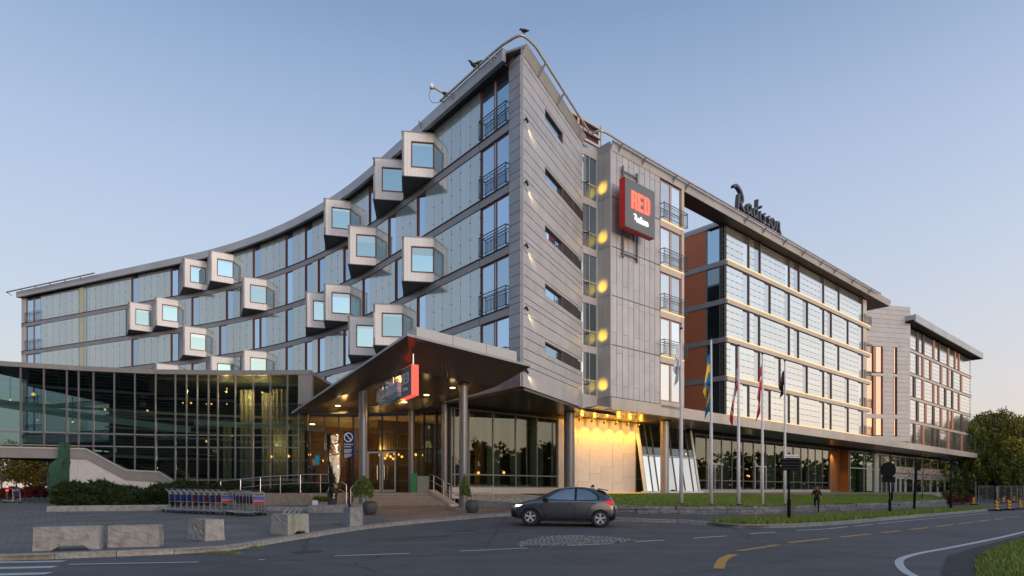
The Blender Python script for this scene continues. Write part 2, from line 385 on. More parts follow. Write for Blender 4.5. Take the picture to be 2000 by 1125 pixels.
PAVER_R = brick_mat('red_brown_paver', (.27, .18, .13), (.3, .205, .15), (.11, .08, .06), .24, .12, R_(40))
GRASS_G = pm('lawn_soil', (.10, .15, .026), .9, noise=.35, nscale=2.5)
EARTH = pm('earth', (.045, .05, .03), .95, noise=.3, nscale=.4, bump=.3, bscale=4)
GRAVEL = pm('gravel', (.26, .22, .18), .85, col2=(.12, .1, .085), nscale=14, bump=1.0, bscale=16)
LINEW = pm('road_paint_white', (.55, .55, .54), .7, col2=(.3, .3, .3), nscale=9, lo=.55, hi=.85)
LINEY = pm('road_paint_yellow', (.58, .30, .045), .7, col2=(.3, .17, .04), nscale=9, lo=.55, hi=.85)
STONEW = pm('wall_stone', (.20, .19, .19), .9, noise=.3, nscale=7, bump=.8, bscale=9, objvar=.22)

def sheet(name, poly, mat, dz, n=None, zf=None, kind='structure', step=1.2):
    """plan polygon laid on the terrain, cut into a grid so that it follows it"""
    bm = bmesh.new()
    vs = [bm.verts.new((p[0], p[1], 0)) for p in poly]
    bm.faces.new(vs)
    xs = [p[0] for p in poly]; ys = [p[1] for p in poly]
    nx = max(1, int((max(xs) - min(xs)) / step)); ny = max(1, int((max(ys) - min(ys)) / step))
    for i in range(1, min(nx, 90)):
        x = min(xs) + (max(xs) - min(xs)) * i / min(nx, 90)
        bmesh.ops.bisect_plane(bm, geom=bm.verts[:] + bm.edges[:] + bm.faces[:], plane_co=(x, 0, 0), plane_no=(1, 0, 0))
    for i in range(1, min(ny, 90)):
        y = min(ys) + (max(ys) - min(ys)) * i / min(ny, 90)
        bmesh.ops.bisect_plane(bm, geom=bm.verts[:] + bm.edges[:] + bm.faces[:], plane_co=(0, y, 0), plane_no=(0, 1, 0))
    bmesh.ops.triangulate(bm, faces=bm.faces[:])
    f = zf or ground
    for v in bm.verts: v.co.z = f(v.co.x, v.co.y) + dz
    for fc in bm.faces:
        if fc.normal.z < 0: fc.normal_flip()
        fc.smooth = True
    me = bpy.data.meshes.new(name); bm.to_mesh(me); bm.free(); me.materials.append(mat)
    o = link(name, me); o['kind'] = kind; return o
def gp(*uv): return [onground(u, v) for (u, v) in uv]
# far ground to the horizon, then the carriageway over it
b = MB()
xs = [-1500, -300, -120, -60, -30, -15, 0, 4, 8, 12, 16, 30, 60, 120, 300, 1500]; ys = [-1200, -200, -60, 0, 10, 16, 18, 20, 24, 28, 33, 40, 60, 90, 150, 400, 2000]
for j, y in enumerate(ys):
    for x in xs: b.v.append((x, y, ground(x, y) - .05))
W = len(xs)
for j in range(len(ys) - 1):
    for i in range(W - 1): b.f.append((j * W + i, j * W + i + 1, (j + 1) * W + i + 1, (j + 1) * W + i)); b.m.append(0)
struct(b.build('ground', EARTH, smooth=True))
sheet('road', [(-60, -6), (95, -6), (150, 75), (150, 96), (60, 84), (20, 47), (6, 29), (-60, 29)], ASPHALT, 0, step=1.6)
# plaza of grey pavers behind the kerb
kpath = gp((-260, 1098), (0, 1096), (130, 1091), (310, 1084), (440, 1077), (540, 1061), (640, 1045), (720, 1033), (830, 1021.5), (960, 1010), (1012, 1008))
kp = [Vector((p.x, p.y, 0)) for p in kpath]; kp = [Vector((-45, kp[1].y, 0)), Vector((-26, kp[1].y, 0)), Vector((-16, kp[1].y, 0))] + kp[1:]
kcur = cat_rom(kp, 6)
plaza = [(p.x, p.y) for p in kcur] + [(1.2, 29.5), (-3.2, 34.3), (-8, 38), (-60, 38), (-60, kp[0].y)]
sheet('plaza_paving', plaza, PAVER, .10)
ap = gp((700, 999), (762, 1023), (830, 1020.5), (960, 1009.5), (1010, 1007.5), (1004, 1000), (985, 996), (905, 997), (880, 988), (720, 988))
sheet('entrance_paving', [(p.x, p.y) for p in ap], PAVER_R, .106, step=.8)
def kerbline(name, path, wid, h, mat, seg=1.0, zoff=0.0, base=-.05):
    root = bpy.data.objects.new(name, None); COL.objects.link(root); root['kind'] = 'structure'; root.location = (path[0][0], path[0][1], 0)
    # resample
    P = [Vector((p[0], p[1], 0)) for p in path]; acc = [0]
    for i in range(1, len(P)): acc.append(acc[-1] + (P[i] - P[i - 1]).length)
    def pt(s):
        for i in range(1, len(P)):
            if s <= acc[i] + 1e-6: return P[i - 1].lerp(P[i], (s - acc[i - 1]) / max(1e-6, acc[i] - acc[i - 1]))
        return P[-1]
    n = int(acc[-1] / seg)
    for i in range(n):
        a = pt(i * acc[-1] / n); c = pt((i + 1) * acc[-1] / n); d = (c - a); L = d.length
        if L < .05: continue
        d.normalize(); nn = Vector((-d.y, d.x, 0)); j = random.uniform(-.006, .008)
        a = a + d * .008; c = c - d * .008
        za = ground(a.x, a.y) + zoff; zc = ground(c.x, c.y) + zoff
        mb = MB(); H = h + j
        q = [a, c, c + nn * wid, a + nn * wid]; zs = [za, zc, zc, za]
        mb.hexa([Vector((p.x, p.y, z + base)) for p, z in zip(q, zs)], [Vector((p.x + nn.x * s, p.y + nn.y * s, z + H)) for p, z, s in zip(q, zs, (.03, .03, 0, 0))])
        mb.build('kerb_stone', mat, root)
    return root
kerbline('kerb', kcur, .3, .125, KERB, 1.1)
# footpath, verge and kerb in front of the lawn
kr = gp((1192, 1018), (1260, 1020), (1349, 1023), (1413, 1029.5), (1493, 1032), (1600, 1027.5), (1707, 1018.5), (1790, 1011), (1867, 1004), (1930, 998))
krc = cat_rom([Vector((p.x, p.y, 0)) for p in kr], 5)
wallb = gp((1192, 1008), (1330, 1009), (1420, 1008), (1520, 1005.5), (1600, 1002.5), (1700, 998), (1790, 993), (1850, 989.5))
sheet('footpath', [(p.x, p.y) for p in krc] + [(p.x + 8, p.y + 5) for p in krc[-1:]] + [(p.x, p.y) for p in reversed(wallb)], PATHM, .09)
vg = [(p.x - .1, p.y + .32) for p in krc[14:]]
vin = gp((1925, 992), (1870, 995), (1800, 1000), (1700, 1006), (1600, 1011), (1500, 1016), (1420, 1021))
verge_poly = vg + [(p.x, p.y) for p in vin]
sheet('verge', verge_poly, GRASS_G, .115)
kerbline('kerb', krc, .28, .13, KERB, 1.25)
# lawn behind the dry stone wall, rising to the building
def lerp(a, c, t): return a + (c - a) * t
dR = Vector((1380 / FPX, 1, 0)).normalized(); nR = Vector((dR.y, -dR.x, 0)); dL = Vector((-dR.y, dR.x, 0))
T0 = Vector((5.98, 37.46, 0))
def wall_h(i): return lerp(.46, .62, i / (len(wallb) - 1))
lawn_front = [p + Vector((0, .38, wall_h(i) - .02)) for i, p in enumerate(wallb)]
lawn_back = []
for i, p in enumerate(lawn_front):
    t = lerp(-4.4, 66, (i / (len(lawn_front) - 1)) ** 1.15)
    q = T0 + dR * t - nR * .6; q.z = lerp(1.24, .9, i / 7); lawn_back.append(q)
lb = MB(); NV = 10; FI = []
def smooth_list(L_, n): return cat_rom(L_, n)
lf = smooth_list(lawn_front, 5); lbk = smooth_list(lawn_back, 5)
for i in range(len(lf)):
    for j in range(NV + 1):
        t = j / NV; p = lf[i].lerp(lbk[i], t); p.z = lerp(lf[i].z, lbk[i].z, t ** .85); lb.v.append(tuple(p))
for i in range(len(lf) - 1):
    for j in range(NV):
        k = i * (NV + 1) + j; lb.f.append((k, k + NV + 1, k + NV + 2, k + 1)); lb.m.append(0)
lawn = struct(lb.build('lawn', GRASS_G, smooth=True))
# dry stone retaining wall, stone by stone
sw = thing('stone_wall', 'low grey rough stone retaining wall along the front of the lawn', 'wall', wallb[0])
wc = cat_rom(wallb, 24); acc = [0]
for i in range(1, len(wc)): acc.append(acc[-1] + (wc[i] - wc[i - 1]).length)
def wpt(s):
    for i in range(1, len(wc)):
        if s <= acc[i] + 1e-6: return wc[i - 1].lerp(wc[i], (s - acc[i - 1]) / max(1e-6, acc[i] - acc[i - 1]))
    return wc[-1]
TL = acc[-1]
rs = random.Random(3)
core = MB()
for i in range(len(wc) - 1):
    a, c = wc[i], wc[i + 1]; h0 = lerp(.46, .62, i / len(wc)); o_ = Vector((.02, .12, 0)); o2 = Vector((.02, .42, 0))
    core.hexa([a + o_, c + o_, c + o2, a + o2], [p + Vector((0, 0, h0 - .05)) for p in (a + o_, c + o_, c + o2, a + o2)])
core.build('wall_core', SEAM, sw)
rows = 3
for r in range(rows):
    s = rs.uniform(0, .4)
    while s < TL - .3:
        far = s / TL
        ln = rs.uniform(.7, 1.5) * (1 + 1.2 * far)
        e = min(TL, s + ln); a = wpt(s + .012); c = wpt(e - .012)
        H = lerp(.46, .62, far); z0 = -.06 if r == 0 else H * r / rows + .008; z1 = H * (r + 1) / rows - .008 + (rs.uniform(-.02, .03) if r == rows - 1 else 0)
        mb = MB(); b4 = []; t4 = []
        nb = Vector((.02, .36 if r == rows - 1 else .3, 0))
        fo = rs.uniform(-.05, .03)
        for p, k in ((a, 0), (c, 0), (c + nb, 1), (a + nb, 1)):
            b4.append(p + Vector((0, fo if not k else 0, z0))); t4.append(p + Vector((rs.uniform(-.02, .02), (fo + rs.uniform(0, .06)) if not k else 0, z1 + rs.uniform(-.012, .012))))
        mb.hexa(b4, t4); mb.build('stone', STONEW, sw)
        s = e
# gravel bank between the steps and the storefront
gb_f = gp((884, 985), (905, 992), (960, 996), (990, 997), (1000, 999)); gb_b = [T0 + dR * t - nR * 3.7 for t in (-9.0, -6.5, -3.0, -.5, 3)]
gb_f = [p + Vector((0, .35, .25)) for p in gb_f] 
mb = MB()
for i in range(len(gb_f)):
    for j in range(6):
        t = j / 5; p = gb_f[i].lerp(gb_b[i], t); p.z = lerp(gb_f[i].z + .05, 1.22, t ** .7); mb.v.append(tuple(p))
for i in range(len(gb_f) - 1):
    for j in range(5): k = i * 6 + j; mb.f.append((k, k + 6, k + 7, k + 1)); mb.m.append(0)
struct(mb.build('gravel_bed', GRAVEL, smooth=True))
# gravel strip in front of the lit wall and the storefront
mb = MB()
for t0, t1 in [(-4, 60)]:
    mb.box(t0, t1, -4.2, -.4, 1.0, 1.262, Fr(T0, dR, nR))
struct(mb.build('gravel_strip', GRAVEL))
peb = MB(); rp = random.Random(11)
def pebble(p, s):
    k = len(peb.v)
    for (x, y, z) in ((-1, -.7, 0), (1, -.8, 0), (.9, .8, 0), (-.8, .9, 0), (-.4, -.4, 1), (.5, -.3, 1), (.4, .4, .9), (-.4, .5, 1)):
        peb.v.append((p.x + x * s * rp.uniform(.7, 1.2), p.y + y * s * rp.uniform(.7, 1.2), p.z + (z * rp.uniform(.7, 1.1) - .3) * s))
    for f in ((0, 1, 5, 4), (1, 2, 6, 5), (2, 3, 7, 6), (3, 0, 4, 7), (4, 5, 6, 7)): peb.f.append(tuple(k + i for i in f)); peb.m.append(rp.randrange(3))
for _ in range(5200):
    a = rp.random() * (len(gb_f) - 1.001); i = int(a); f = a - i; t = rp.random() ** .9
    p = gb_f[i].lerp(gb_f[i + 1], f).lerp(gb_b[i].lerp(gb_b[i + 1], f), t)
    p.z = lerp(gb_f[i].z + .05, 1.22, t ** .7); pebble(p, rp.uniform(.035, .075))
PEB = [pm('pebble_a', (.36, .30, .24), .8), pm('pebble_b', (.22, .19, .16), .8), pm('pebble_c', (.44, .40, .35), .8)]
peb.build('pebbles', PEB, kind='stuff')['label'] = 'brown and grey pebbles covering the bank below the storefront'
bpy.data.objects['pebbles']['category'] = 'pebbles'
# concrete upstand in front of the bank
kerbline('retaining_kerb', [(p.x, p.y - .42) for p in gp((884, 985), (905, 992), (960, 996), (990, 997), (1006, 1000), (1012, 1000))], .25, .42, GRANITE, 1.4, zoff=.02)

# road markings
def strip(pts, w, mat, root, dz=.005, taper=None):
    mb = MB(); P = pts
    for i, p in enumerate(P):
        d = (P[min(i + 1, len(P) - 1)] - P[max(i - 1, 0)]); d.z = 0; d.normalize(); n = Vector((-d.y, d.x, 0))
        ww = w if taper is None else taper[i]
        for s in (-.5, .5):
            q = p + n * ww * s; mb.v.append((q.x, q.y, ground(q.x, q.y) + dz))
    for i in range(len(P) - 1): mb.f.append((2 * i, 2 * i + 1, 2 * i + 3, 2 * i + 2)); mb.m.append(0)
    return mb.build('road_marking', mat, root)
mk = bpy.data.objects.new('road_markings', None); COL.objects.link(mk); mk['kind'] = 'structure'
for (a, c) in [((653, 1086), (800, 1081)), ((898, 1076.5), (1030, 1070.5)), ((1105, 1066), (1195, 1062)), ((1242, 1058), (1298, 1055)), ((1355, 1051.2), (1418, 1047)), ((1465, 1042.5), (1515, 1039.3)), ((135, 1102.5), (388, 1098)), ((505, 1093.5), (517, 1093))]:
    p, q = gp(a, c); strip([p, p.lerp(q, .5), q], .12, LINEW, mk)
for (a, c) in [((-60, 1099.5), (124, 1096.5)), ((-60, 1111), (108, 1107.5)), ((-60, 1124), (96, 1120))]:
    p, q = gp(a, c); strip([p, p.lerp(q, .5), q], .3, LINEW, mk)
pw = cat_rom(gp((1800, 1132), (1768, 1116), (1756, 1100), (1764, 1090), (1800, 1080), (1860, 1069), (1940, 1053), (2010, 1037), (2080, 1023)), 6)
strip(pw, .15, LINEW, mk)
strip(cat_rom(gp((1556, 1036.5), (1620, 1032.5), (1707, 1024), (1800, 1014.5), (1867, 1008), (1930, 1002)), 3), .11, LINEW, mk)
strip(cat_rom(gp((1404, 1111), (1409, 1097), (1418, 1089), (1434, 1083)), 5), .2, LINEY, mk)
TAR = pm('tar_seam', (.03, .03, .032), .6)
def seam(pts, w):
    o = strip(cat_rom(gp(*pts), 6), w, TAR, mk, .003); o.name = 'tar_seam'
seam(((1196, 1027), (1245, 1034), (1290, 1044), (1300, 1048)), .1); seam(((700, 1062), (820, 1050), (960, 1040), (1020, 1037)), .05); seam(((0, 1108), (200, 1104), (420, 1098), (640, 1092), (900, 1083), (1200, 1068)), .035); seam(((1300, 1125), (1500, 1100), (1700, 1072), (1900, 1045)), .04)
for (u_, v_, a_) in ((842, 1048, .55), (905, 1037, .4), (760, 1058, .5)):
    p_ = onground(u_, v_); o = strip([p_ + Vector((-a_, 0, 0)), p_, p_ + Vector((a_, .1, 0))], .35, pm('oil_stain', (.05, .05, .053), .5, noise=.3, nscale=5) if 'oil_stain' not in bpy.data.materials else bpy.data.materials['oil_stain'], mk, .003); o.name = 'oil_stain'
for (u_, v_) in ((600, 1078), (1640, 1066)):
    p_ = onground(u_, v_); mh = MB().lathe([(.32, -.02), (.32, .006)], (p_.x, p_.y, p_.z), 24).build('manhole_cover', pm('cast_iron', (.05, .048, .046), .5, .6, bump=.5, bscale=25) if 'cast_iron' not in bpy.data.materials else bpy.data.materials['cast_iron'], mk)
for (a, c) in [((1442, 1076), (1520, 1064.5)), ((1541, 1060), (1620, 1051.5)), ((1643, 1049), (1702, 1043)), ((1722, 1040.5), (1759, 1036.5)), ((1776, 1034.5), (1813, 1030.5)), ((1830, 1028.5), (1862, 1024.5)), ((1873, 1023), (1902, 1019.5)), ((1910, 1018.3), (1935, 1015.3)), ((1942, 1014.5), (1962, 1012)), ((1968, 1011.3), (1990, 1009))]:
    p, q = gp(a, c); strip([p, p.lerp(q, .5), q], .15, LINEY, mk)
# traffic island at the lower right: gravel and grass
isl = gp((1835, 1140), (1852, 1088), (1900, 1072), (1990, 1049), (2100, 1020), (2300, 1010), (2300, 1200))
sheet('island_gravel', [(p.x, p.y) for p in isl], pm('island_soil', (.05, .045, .042), .9, noise=.3, nscale=6, bump=.6, bscale=14), .02, step=.5)
isg = gp((1915, 1150), (1905, 1096), (1940, 1075), (2010, 1052), (2100, 1030), (2300, 1020), (2300, 1200))
sheet('island_grass', [(p.x, p.y) for p in isg], GRASS_G, .04, step=.5)
# cobbled island in the driveway mouth
cob_o = cat_rom(gp((1008, 1067), (1022, 1058), (1060, 1050.5), (1110, 1047), (1170, 1048.5), (1225, 1054), (1238, 1057), (1190, 1061), (1110, 1065.5), (1040, 1068.5), (1008, 1067)), 4)
sheet('cobbled_island', [(p.x, p.y) for p in cob_o[:-1]], pm('cobble_joint', (.09, .085, .08), .9), .02, step=.5)
def inpoly(x, y, poly):
    c = False; n = len(poly)
    for i in range(n):
        a = poly[i]; d = poly[i - 1]
        if (a[1] > y) != (d[1] > y) and x < (d[0] - a[0]) * (y - a[1]) / (d[1] - a[1]) + a[0]: c = not c
    return c
cp = [(p.x, p.y) for p in cob_o]; cob = MB(); rc = random.Random(5)
y = min(p[1] for p in cp)
while y < max(p[1] for p in cp):
    x = min(p[0] for p in cp) + rc.uniform(0, .1)
    while x < max(p[0] for p in cp):
        if inpoly(x, y, cp):
            g = ground(x, y) + .02; w = .055; h = rc.uniform(.006, .018); j = lambda: rc.uniform(-.01, .01); cob.cur = rc.randrange(2)
            cob.hexa([Vector((x - w + j(), y - w + j(), g - .03)), Vector((x + w + j(), y - w + j(), g - .03)), Vector((x + w + j(), y + w + j(), g - .03)), Vector((x - w + j(), y + w + j(), g - .03))],
                     [Vector((x - w * .75, y - w * .75, g + h)), Vector((x + w * .75, y - w * .75, g + h)), Vector((x + w * .75, y + w * .75, g + h)), Vector((x - w * .75, y + w * .75, g + h))])
        x += .125 + rc.uniform(-.008, .008)
    y += .125
o = cob.build('cobbles', [pm('cobble_a', (.27, .26, .25), .8, noise=.2, nscale=9), pm('cobble_b', (.2, .19, .185), .8, noise=.2, nscale=9)], kind='stuff')
tag(o, 'small grey granite cobbles on the low island in the driveway mouth', 'cobbles')
# grass blades
def blades(name, pts, hmin, hmax, mats, label, cat, seed):
    r = random.Random(seed); mb = MB()
    for p in pts:
        for _ in range(2):
            a = r.uniform(0, 6.28); h = r.uniform(hmin, hmax); w = h * .16 + .008; d = Vector((math.cos(a), math.sin(a), 0)); l = Vector((r.uniform(-.4, .4), r.uniform(-.4, .4), 1)) * h
            q = p + Vector((r.uniform(-.06, .06), r.uniform(-.06, .06), 0)); k = len(mb.v)
            mb.v += [tuple(q - d * w), tuple(q + d * w), tuple(q + l)]; mb.f.append((k, k + 1, k + 2)); mb.m.append(r.randrange(len(mats)))
    o = mb.build(name, mats, kind='stuff'); return tag(o, label, cat)
GR = [pm('blade_a', (.18, .26, .035), .7), pm('blade_b', (.24, .31, .045), .7), pm('blade_c', (.13, .2, .03), .7), pm('blade_d', (.22, .19, .05), .7)]
rg = random.Random(21); pts = []
for _ in range(42000):
    a = (rg.random() ** .8) * (len(lf) - 1.001); i = int(a); f = a - i; t = rg.random()
    p = lf[i].lerp(lf[i + 1], f).lerp(lbk[i].lerp(lbk[i + 1], f), t); p.z = lerp(lerp(lf[i].z, lf[i + 1].z, f), lerp(lbk[i].z, lbk[i + 1].z, f), t ** .85); pts.append(p)
blades('lawn_grass', pts, .05, .11, GR[:3], 'mown green grass of the sloping lawn in front of the hotel', 'grass', 1)
def scatter(poly, n, dz, seed):
    r = random.Random(seed); xs = [p[0] for p in poly]; ys = [p[1] for p in poly]; out = []
    while len(out) < n:
        x = r.uniform(min(xs), max(xs)); y = r.uniform(min(ys), max(ys))
        if inpoly(x, y, poly): out.append(Vector((x, y, ground(x, y) + dz)))
    return out
blades('verge_grass', scatter(verge_poly, 11000, .1, 4), .07, .2, GR, 'rough grass on the verge between footpath and road', 'grass', 2)
for i_, (u_, v_, n_) in enumerate(((435, 1081, 240), (492, 1070, 120))):
    p_ = onground(u_, v_, 0); rr_ = random.Random(i_); blades('weed_tuft', [p_ + Vector((rr_.gauss(0, .16), rr_.gauss(0, .05), 0)) for _ in range(n_)], .02, .06, [GR[2]], 'small green weeds growing at the foot of the kerb' if i_ == 0 else 'tiny tuft of weeds at the kerb bend', 'weeds', 30 + i_)
blades('island_grass_blades', scatter([(p.x, p.y) for p in isg if p.x < 30], 5200, .03, 6), .04, .12, GR, 'short dark grass on the traffic island', 'grass', 3)
# ------------------------------------------------------------------ survey of the hotel
Z0 = 19.4                                   # sill of the top storey; storeys are 3 m apart, k = 0 (top) .. 4
ZK = [Z0 - 3 * k for k in range(5)]
ZS, ZT, ZR = 6.4, 22.1, 22.68                # podium soffit, eaves underside, eaves top
C0 = Vector((.49, 29.39, 0))
dE = Vector((592 / FPX, 1, 0)).normalized(); nE = Vector((dE.y, -dE.x, 0))
dA = Vector((-975 / FPX, 1, 0)).normalized()
PB = Vector((-51.85, 66.1, 0)); dB = Vector((-2770 / FPX, 1, 0)).normalized()
# intersection of the straight parts, then a fillet
den = dA.x * dB.y - dA.y * dB.x
w_ = PB - C0; sI = (w_.x * dB.y - w_.y * dB.x) / den; PI_ = C0 + dA * sI
turn = math.acos(dA.dot(dB)); RAD = 55.0; TLEN = RAD * math.tan(turn / 2)
sA1 = sI - TLEN; sA2 = sA1 + RAD * turn
def rot2(v, a): return Vector((v.x * math.cos(a) - v.y * math.sin(a), v.x * math.sin(a) + v.y * math.cos(a), 0))
CEN = C0 + dA * sA1 + Vector((-dA.y, dA.x, 0)) * RAD
def fac(s):
    """plan point, tangent and outward normal of the curved facade at arc length s from the corner"""
    if s <= sA1: p, t = C0 + dA * s, dA
    elif s <= sA2:
        a = (s - sA1) / RAD; t = rot2(dA, a); p = CEN + rot2(C0 + dA * sA1 - CEN, a)
    else: t = dB; p = PI_ + dB * (TLEN + s - sA2)
    return p, t, Vector((-t.y, t.x, 0))
def s_of_u(u):
    lo, hi = 0.0, 90.0
    for _ in range(60):
        m = (lo + hi) / 2; p = fac(m)[0]
        if UC + FPX * p.x / p.y > u: lo = m
        else: hi = m
    return lo
SEND = s_of_u(44)
def frs(s0, s1):
    """frame on the chord s0..s1: a from 0 to chord length along the facade, b outward"""
    p, q = fac(s0)[0], fac(s1)[0]; d = q - p
    return Fr(p, d, Vector((-d.y, d.x, 0))), d.length
def fstrip(mb, s0, s1, b0, b1, z0, z1, n):
    """solid ribbon following the facade"""
    for i in range(n):
        a, c = lerp(s0, s1, i / n), lerp(s0, s1, (i + 1) / n)
        p, _, n0 = fac(a); q, _, n1 = fac(c)
        b4 = [p + n0 * b0, q + n1 * b0, q + n1 * b1, p + n0 * b1]
        mb.hexa([v + Vector((0, 0, z0)) for v in b4], [v + Vector((0, 0, z1)) for v in b4])
    return mb

wing = thing('curved_hotel_wing', 'six storey curved grey hotel wing with projecting box windows and zinc corner', 'building', (C0.x, C0.y, 0))
NS = 46
fstrip(MB(), .75, SEND, -1.0, -.2, ZS + .02, 22.3, NS).build('wall_core', SEAM, wing)
# floor bands
for k in range(5):
    mb = MB(); fstrip(mb, .92, SEND, -.15, .1, ZK[k] - .40, ZK[k], NS); o = mb.build('floor_band', BAND, wing)
    sm = MB(); fstrip(sm, .92, SEND, .1, .14, ZK[k] - .02, ZK[k] + .03, NS); sm.build('drip_edge', SEAM, o)
    sm = MB()
    for s in [lerp(3.3, SEND, i / 14) for i in range(15)]:
        fr, L = frs(s, s + .03); sm.box(0, .02, .1, .104, ZK[k] - .4, ZK[k] - .02, fr)
    sm.build('band_joint', SEAM, o)
mb = MB(); fstrip(mb, .6, SEND, -.15, .06, ZS, ZK[4] - .4, NS); mb.build('base_band', BAND, wing)
# module grid: windows, bays and glass panels
M = .905; SB = s_of_u(940); SRE0, SRE1 = s_of_u(172), s_of_u(155); SFW = s_of_u(81)
NMOD = int((SRE0 - SB) / M)
def mod(u): return (s_of_u(u) - SB) / M
bays = {0: [852, 789, 687, 461.5, 402], 1: [734.5, 524, 347.5, 294.7], 2: [852, 688.5, 647, 404], 3: [789, 733, 525, 463, 347.5], 4: []}
wins = {0: [266, 339, 498, 564, 603, 724], 1: [382, 452, 564, 603, 632, 682, 767, 826], 2: [266, 339, 438, 498, 516, 564, 603, 632, 716, 781], 3: [382, 452, 564, 603, 632, 684, 828], 4: [266, 339, 498, 564, 603, 640, 716, 760, 826, 870]}
# shared meshes (local: x along the module, y inward, z up)
def m_box(name, mat, boxes, smooth=False):
    q = MB()
    for bx in boxes: q.box(*bx)
    return q.mesh(name, mat, smooth)
HT = 2.58
pan_me = m_box('glass_panel', GLPANEL, [(-M / 2 + .008, M / 2 - .008, -.06, -.03, .02, HT)])
pan_top = m_box('glass_panel_top', GLPANEL, [(-M / 2 + .008, M / 2 - .008, -.06, -.03, .02, HT + .2)])
def win_meshes(h):
    fr_ = m_box('window_frame', BROWN, [(-M / 2, -M / 2 + .03, -.045, .2, 0, h), (M / 2 - .1, M / 2 - .02, -.075, .2, 0, h), (-M / 2 + .03, M / 2 - .1, -.045, .2, 0, .05), (-M / 2 + .03, M / 2 - .1, -.06, .2, h - .07, h)])
    fin = m_box('window_fin', BROWN_D, [(M / 2 - .02, M / 2 + .035, -.12, .2, 0, h)])
    pn = m_box('window_pane', MIR_BLUE, [(-M / 2 + .03, M / 2 - .1, -.03, -.01, .05, h - .07)])
    return fr_, fin, pn
WM0 = win_meshes(2.6); WMT = win_meshes(2.8)
fit = MB()
def fitting(fr, a, c):
    p = fr.p(a, .06, c)
    for i in range(6):
        g0, g1 = i * math.pi / 3, (i + 1) * math.pi / 3; k = len(fit.v)
        r = .06
        e, n = fr.e, fr.n
        fit.v += [tuple(p + n * .045), tuple(p + e * r * math.cos(g0) + Vector((0, 0, r * math.sin(g0)))), tuple(p + e * r * math.cos(g1) + Vector((0, 0, r * math.sin(g1))))]
        fit.f.append((k, k + 1, k + 2)); fit.m.append(0)
BH = {}
bay_angle = R_(59)
def make_bay(k, uR):
    j = round(mod(uR)); s0 = SB + j * M; s1 = s0 + 4 * M
    P, Rr = fac(s0)[0], fac(s1)[0]; c = (Rr - P); w = c.length; c.normalize()
    fd = rot2(c, bay_angle); wf = w * math.cos(bay_angle); Q = P + fd * wf
    z0 = ZK[k] + .04; h = 2.5
    fr = Fr((P.x, P.y, 0), fd, None)
    # outward normal of the front: away from the facade
    nn = Vector((-fd.y, fd.x, 0))
    if nn.dot(Vector((0, -1, 0))) < 0: nn = -nn
    fr = Fr((0, 0, 0), fd, nn)
    x0, x1 = .03 * wf, .72 * wf; zc0, zc1 = .2 * h, .8 * h
    th = .12
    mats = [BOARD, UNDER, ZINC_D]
    q = MB()
    def B(a0, a1, b0, b1, c0, c1): q.box(a0, a1, b0, b1, c0, c1, fr)
    # the front wall round its window opening (frame origin at P, z0)
    B(0, wf, -th, 0, zc1, h); B(0, wf, -th, 0, 0, zc0); B(0, x0, -th, 0, zc0, zc1); B(x1, wf, -th, 0, zc0, zc1)
    loc = Matrix.Translation((P.x, P.y, z0))
    rotm = Matrix((( fd.x, -nn.x, 0, 0), (fd.y, -nn.y, 0, 0), (0, 0, 1, 0), (0, 0, 0, 1)))
    inv = rotm.inverted()
    q.v = [tuple(inv @ Vector(v)) for v in q.v]
    # return wall, roof: local coordinates (x along front, y inward)
    rl = inv @ (Rr - P); ql = Vector((wf, 0, 0)); ins = Vector((0, 0, 0))
    rd = (rl - ql).normalized(); rn = Vector((-rd.y, rd.x, 0))
    if rn.x > 0: rn = -rn
    a = ql + Vector((.0, .0, 0)); 
    q.cur = 2
    q.hexa([a + rd * .0 , rl, rl + rn * th, a + rn * th], [v + Vector((0, 0, h)) for v in (a, rl, rl + rn * th, a + rn * th)])
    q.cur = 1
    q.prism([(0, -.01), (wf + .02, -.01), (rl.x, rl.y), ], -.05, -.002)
    q.cur = 2
    q.prism([(-.0, -.03), (wf + .03, -.03), (rl.x, rl.y)], h + .002, h + .06)
    me = q.mesh('bay_window', mats); o = inst('bay_window', me, loc @ rotm, wing)
    f = MB(); t = .06
    f.box(x0 + .0, x1, -.03, .06, zc1 - t, zc1); f.box(x0, x1, -.03, .06, zc0, zc0 + t); f.box(x0, x0 + t, -.03, .06, zc0 + t, zc1 - t); f.box(x1 - t, x1, -.03, .06, zc0 + t, zc1 - t)
    inst('window_frame', f.mesh('bay_frame', BROWN), loc @ rotm, o)
    g = MB(); bl_ = random.choice((0, .12, .18, .1, .3)); zbl = zc1 - t - bl_ * (zc1 - zc0)
    g.box(x0 + t, x1 - t, .03, .05, zc0 + t, zbl); inst('window_pane', g.mesh('bay_pane', MIR_BOX), loc @ rotm, o)
    if bl_: g = MB(); g.box(x0 + t, x1 - t, .03, .05, zbl, zc1 - t); inst('roller_blind', g.mesh('bay_blind', MIR_BLIND), loc @ rotm, o)
    return set(range(j, j + 4))
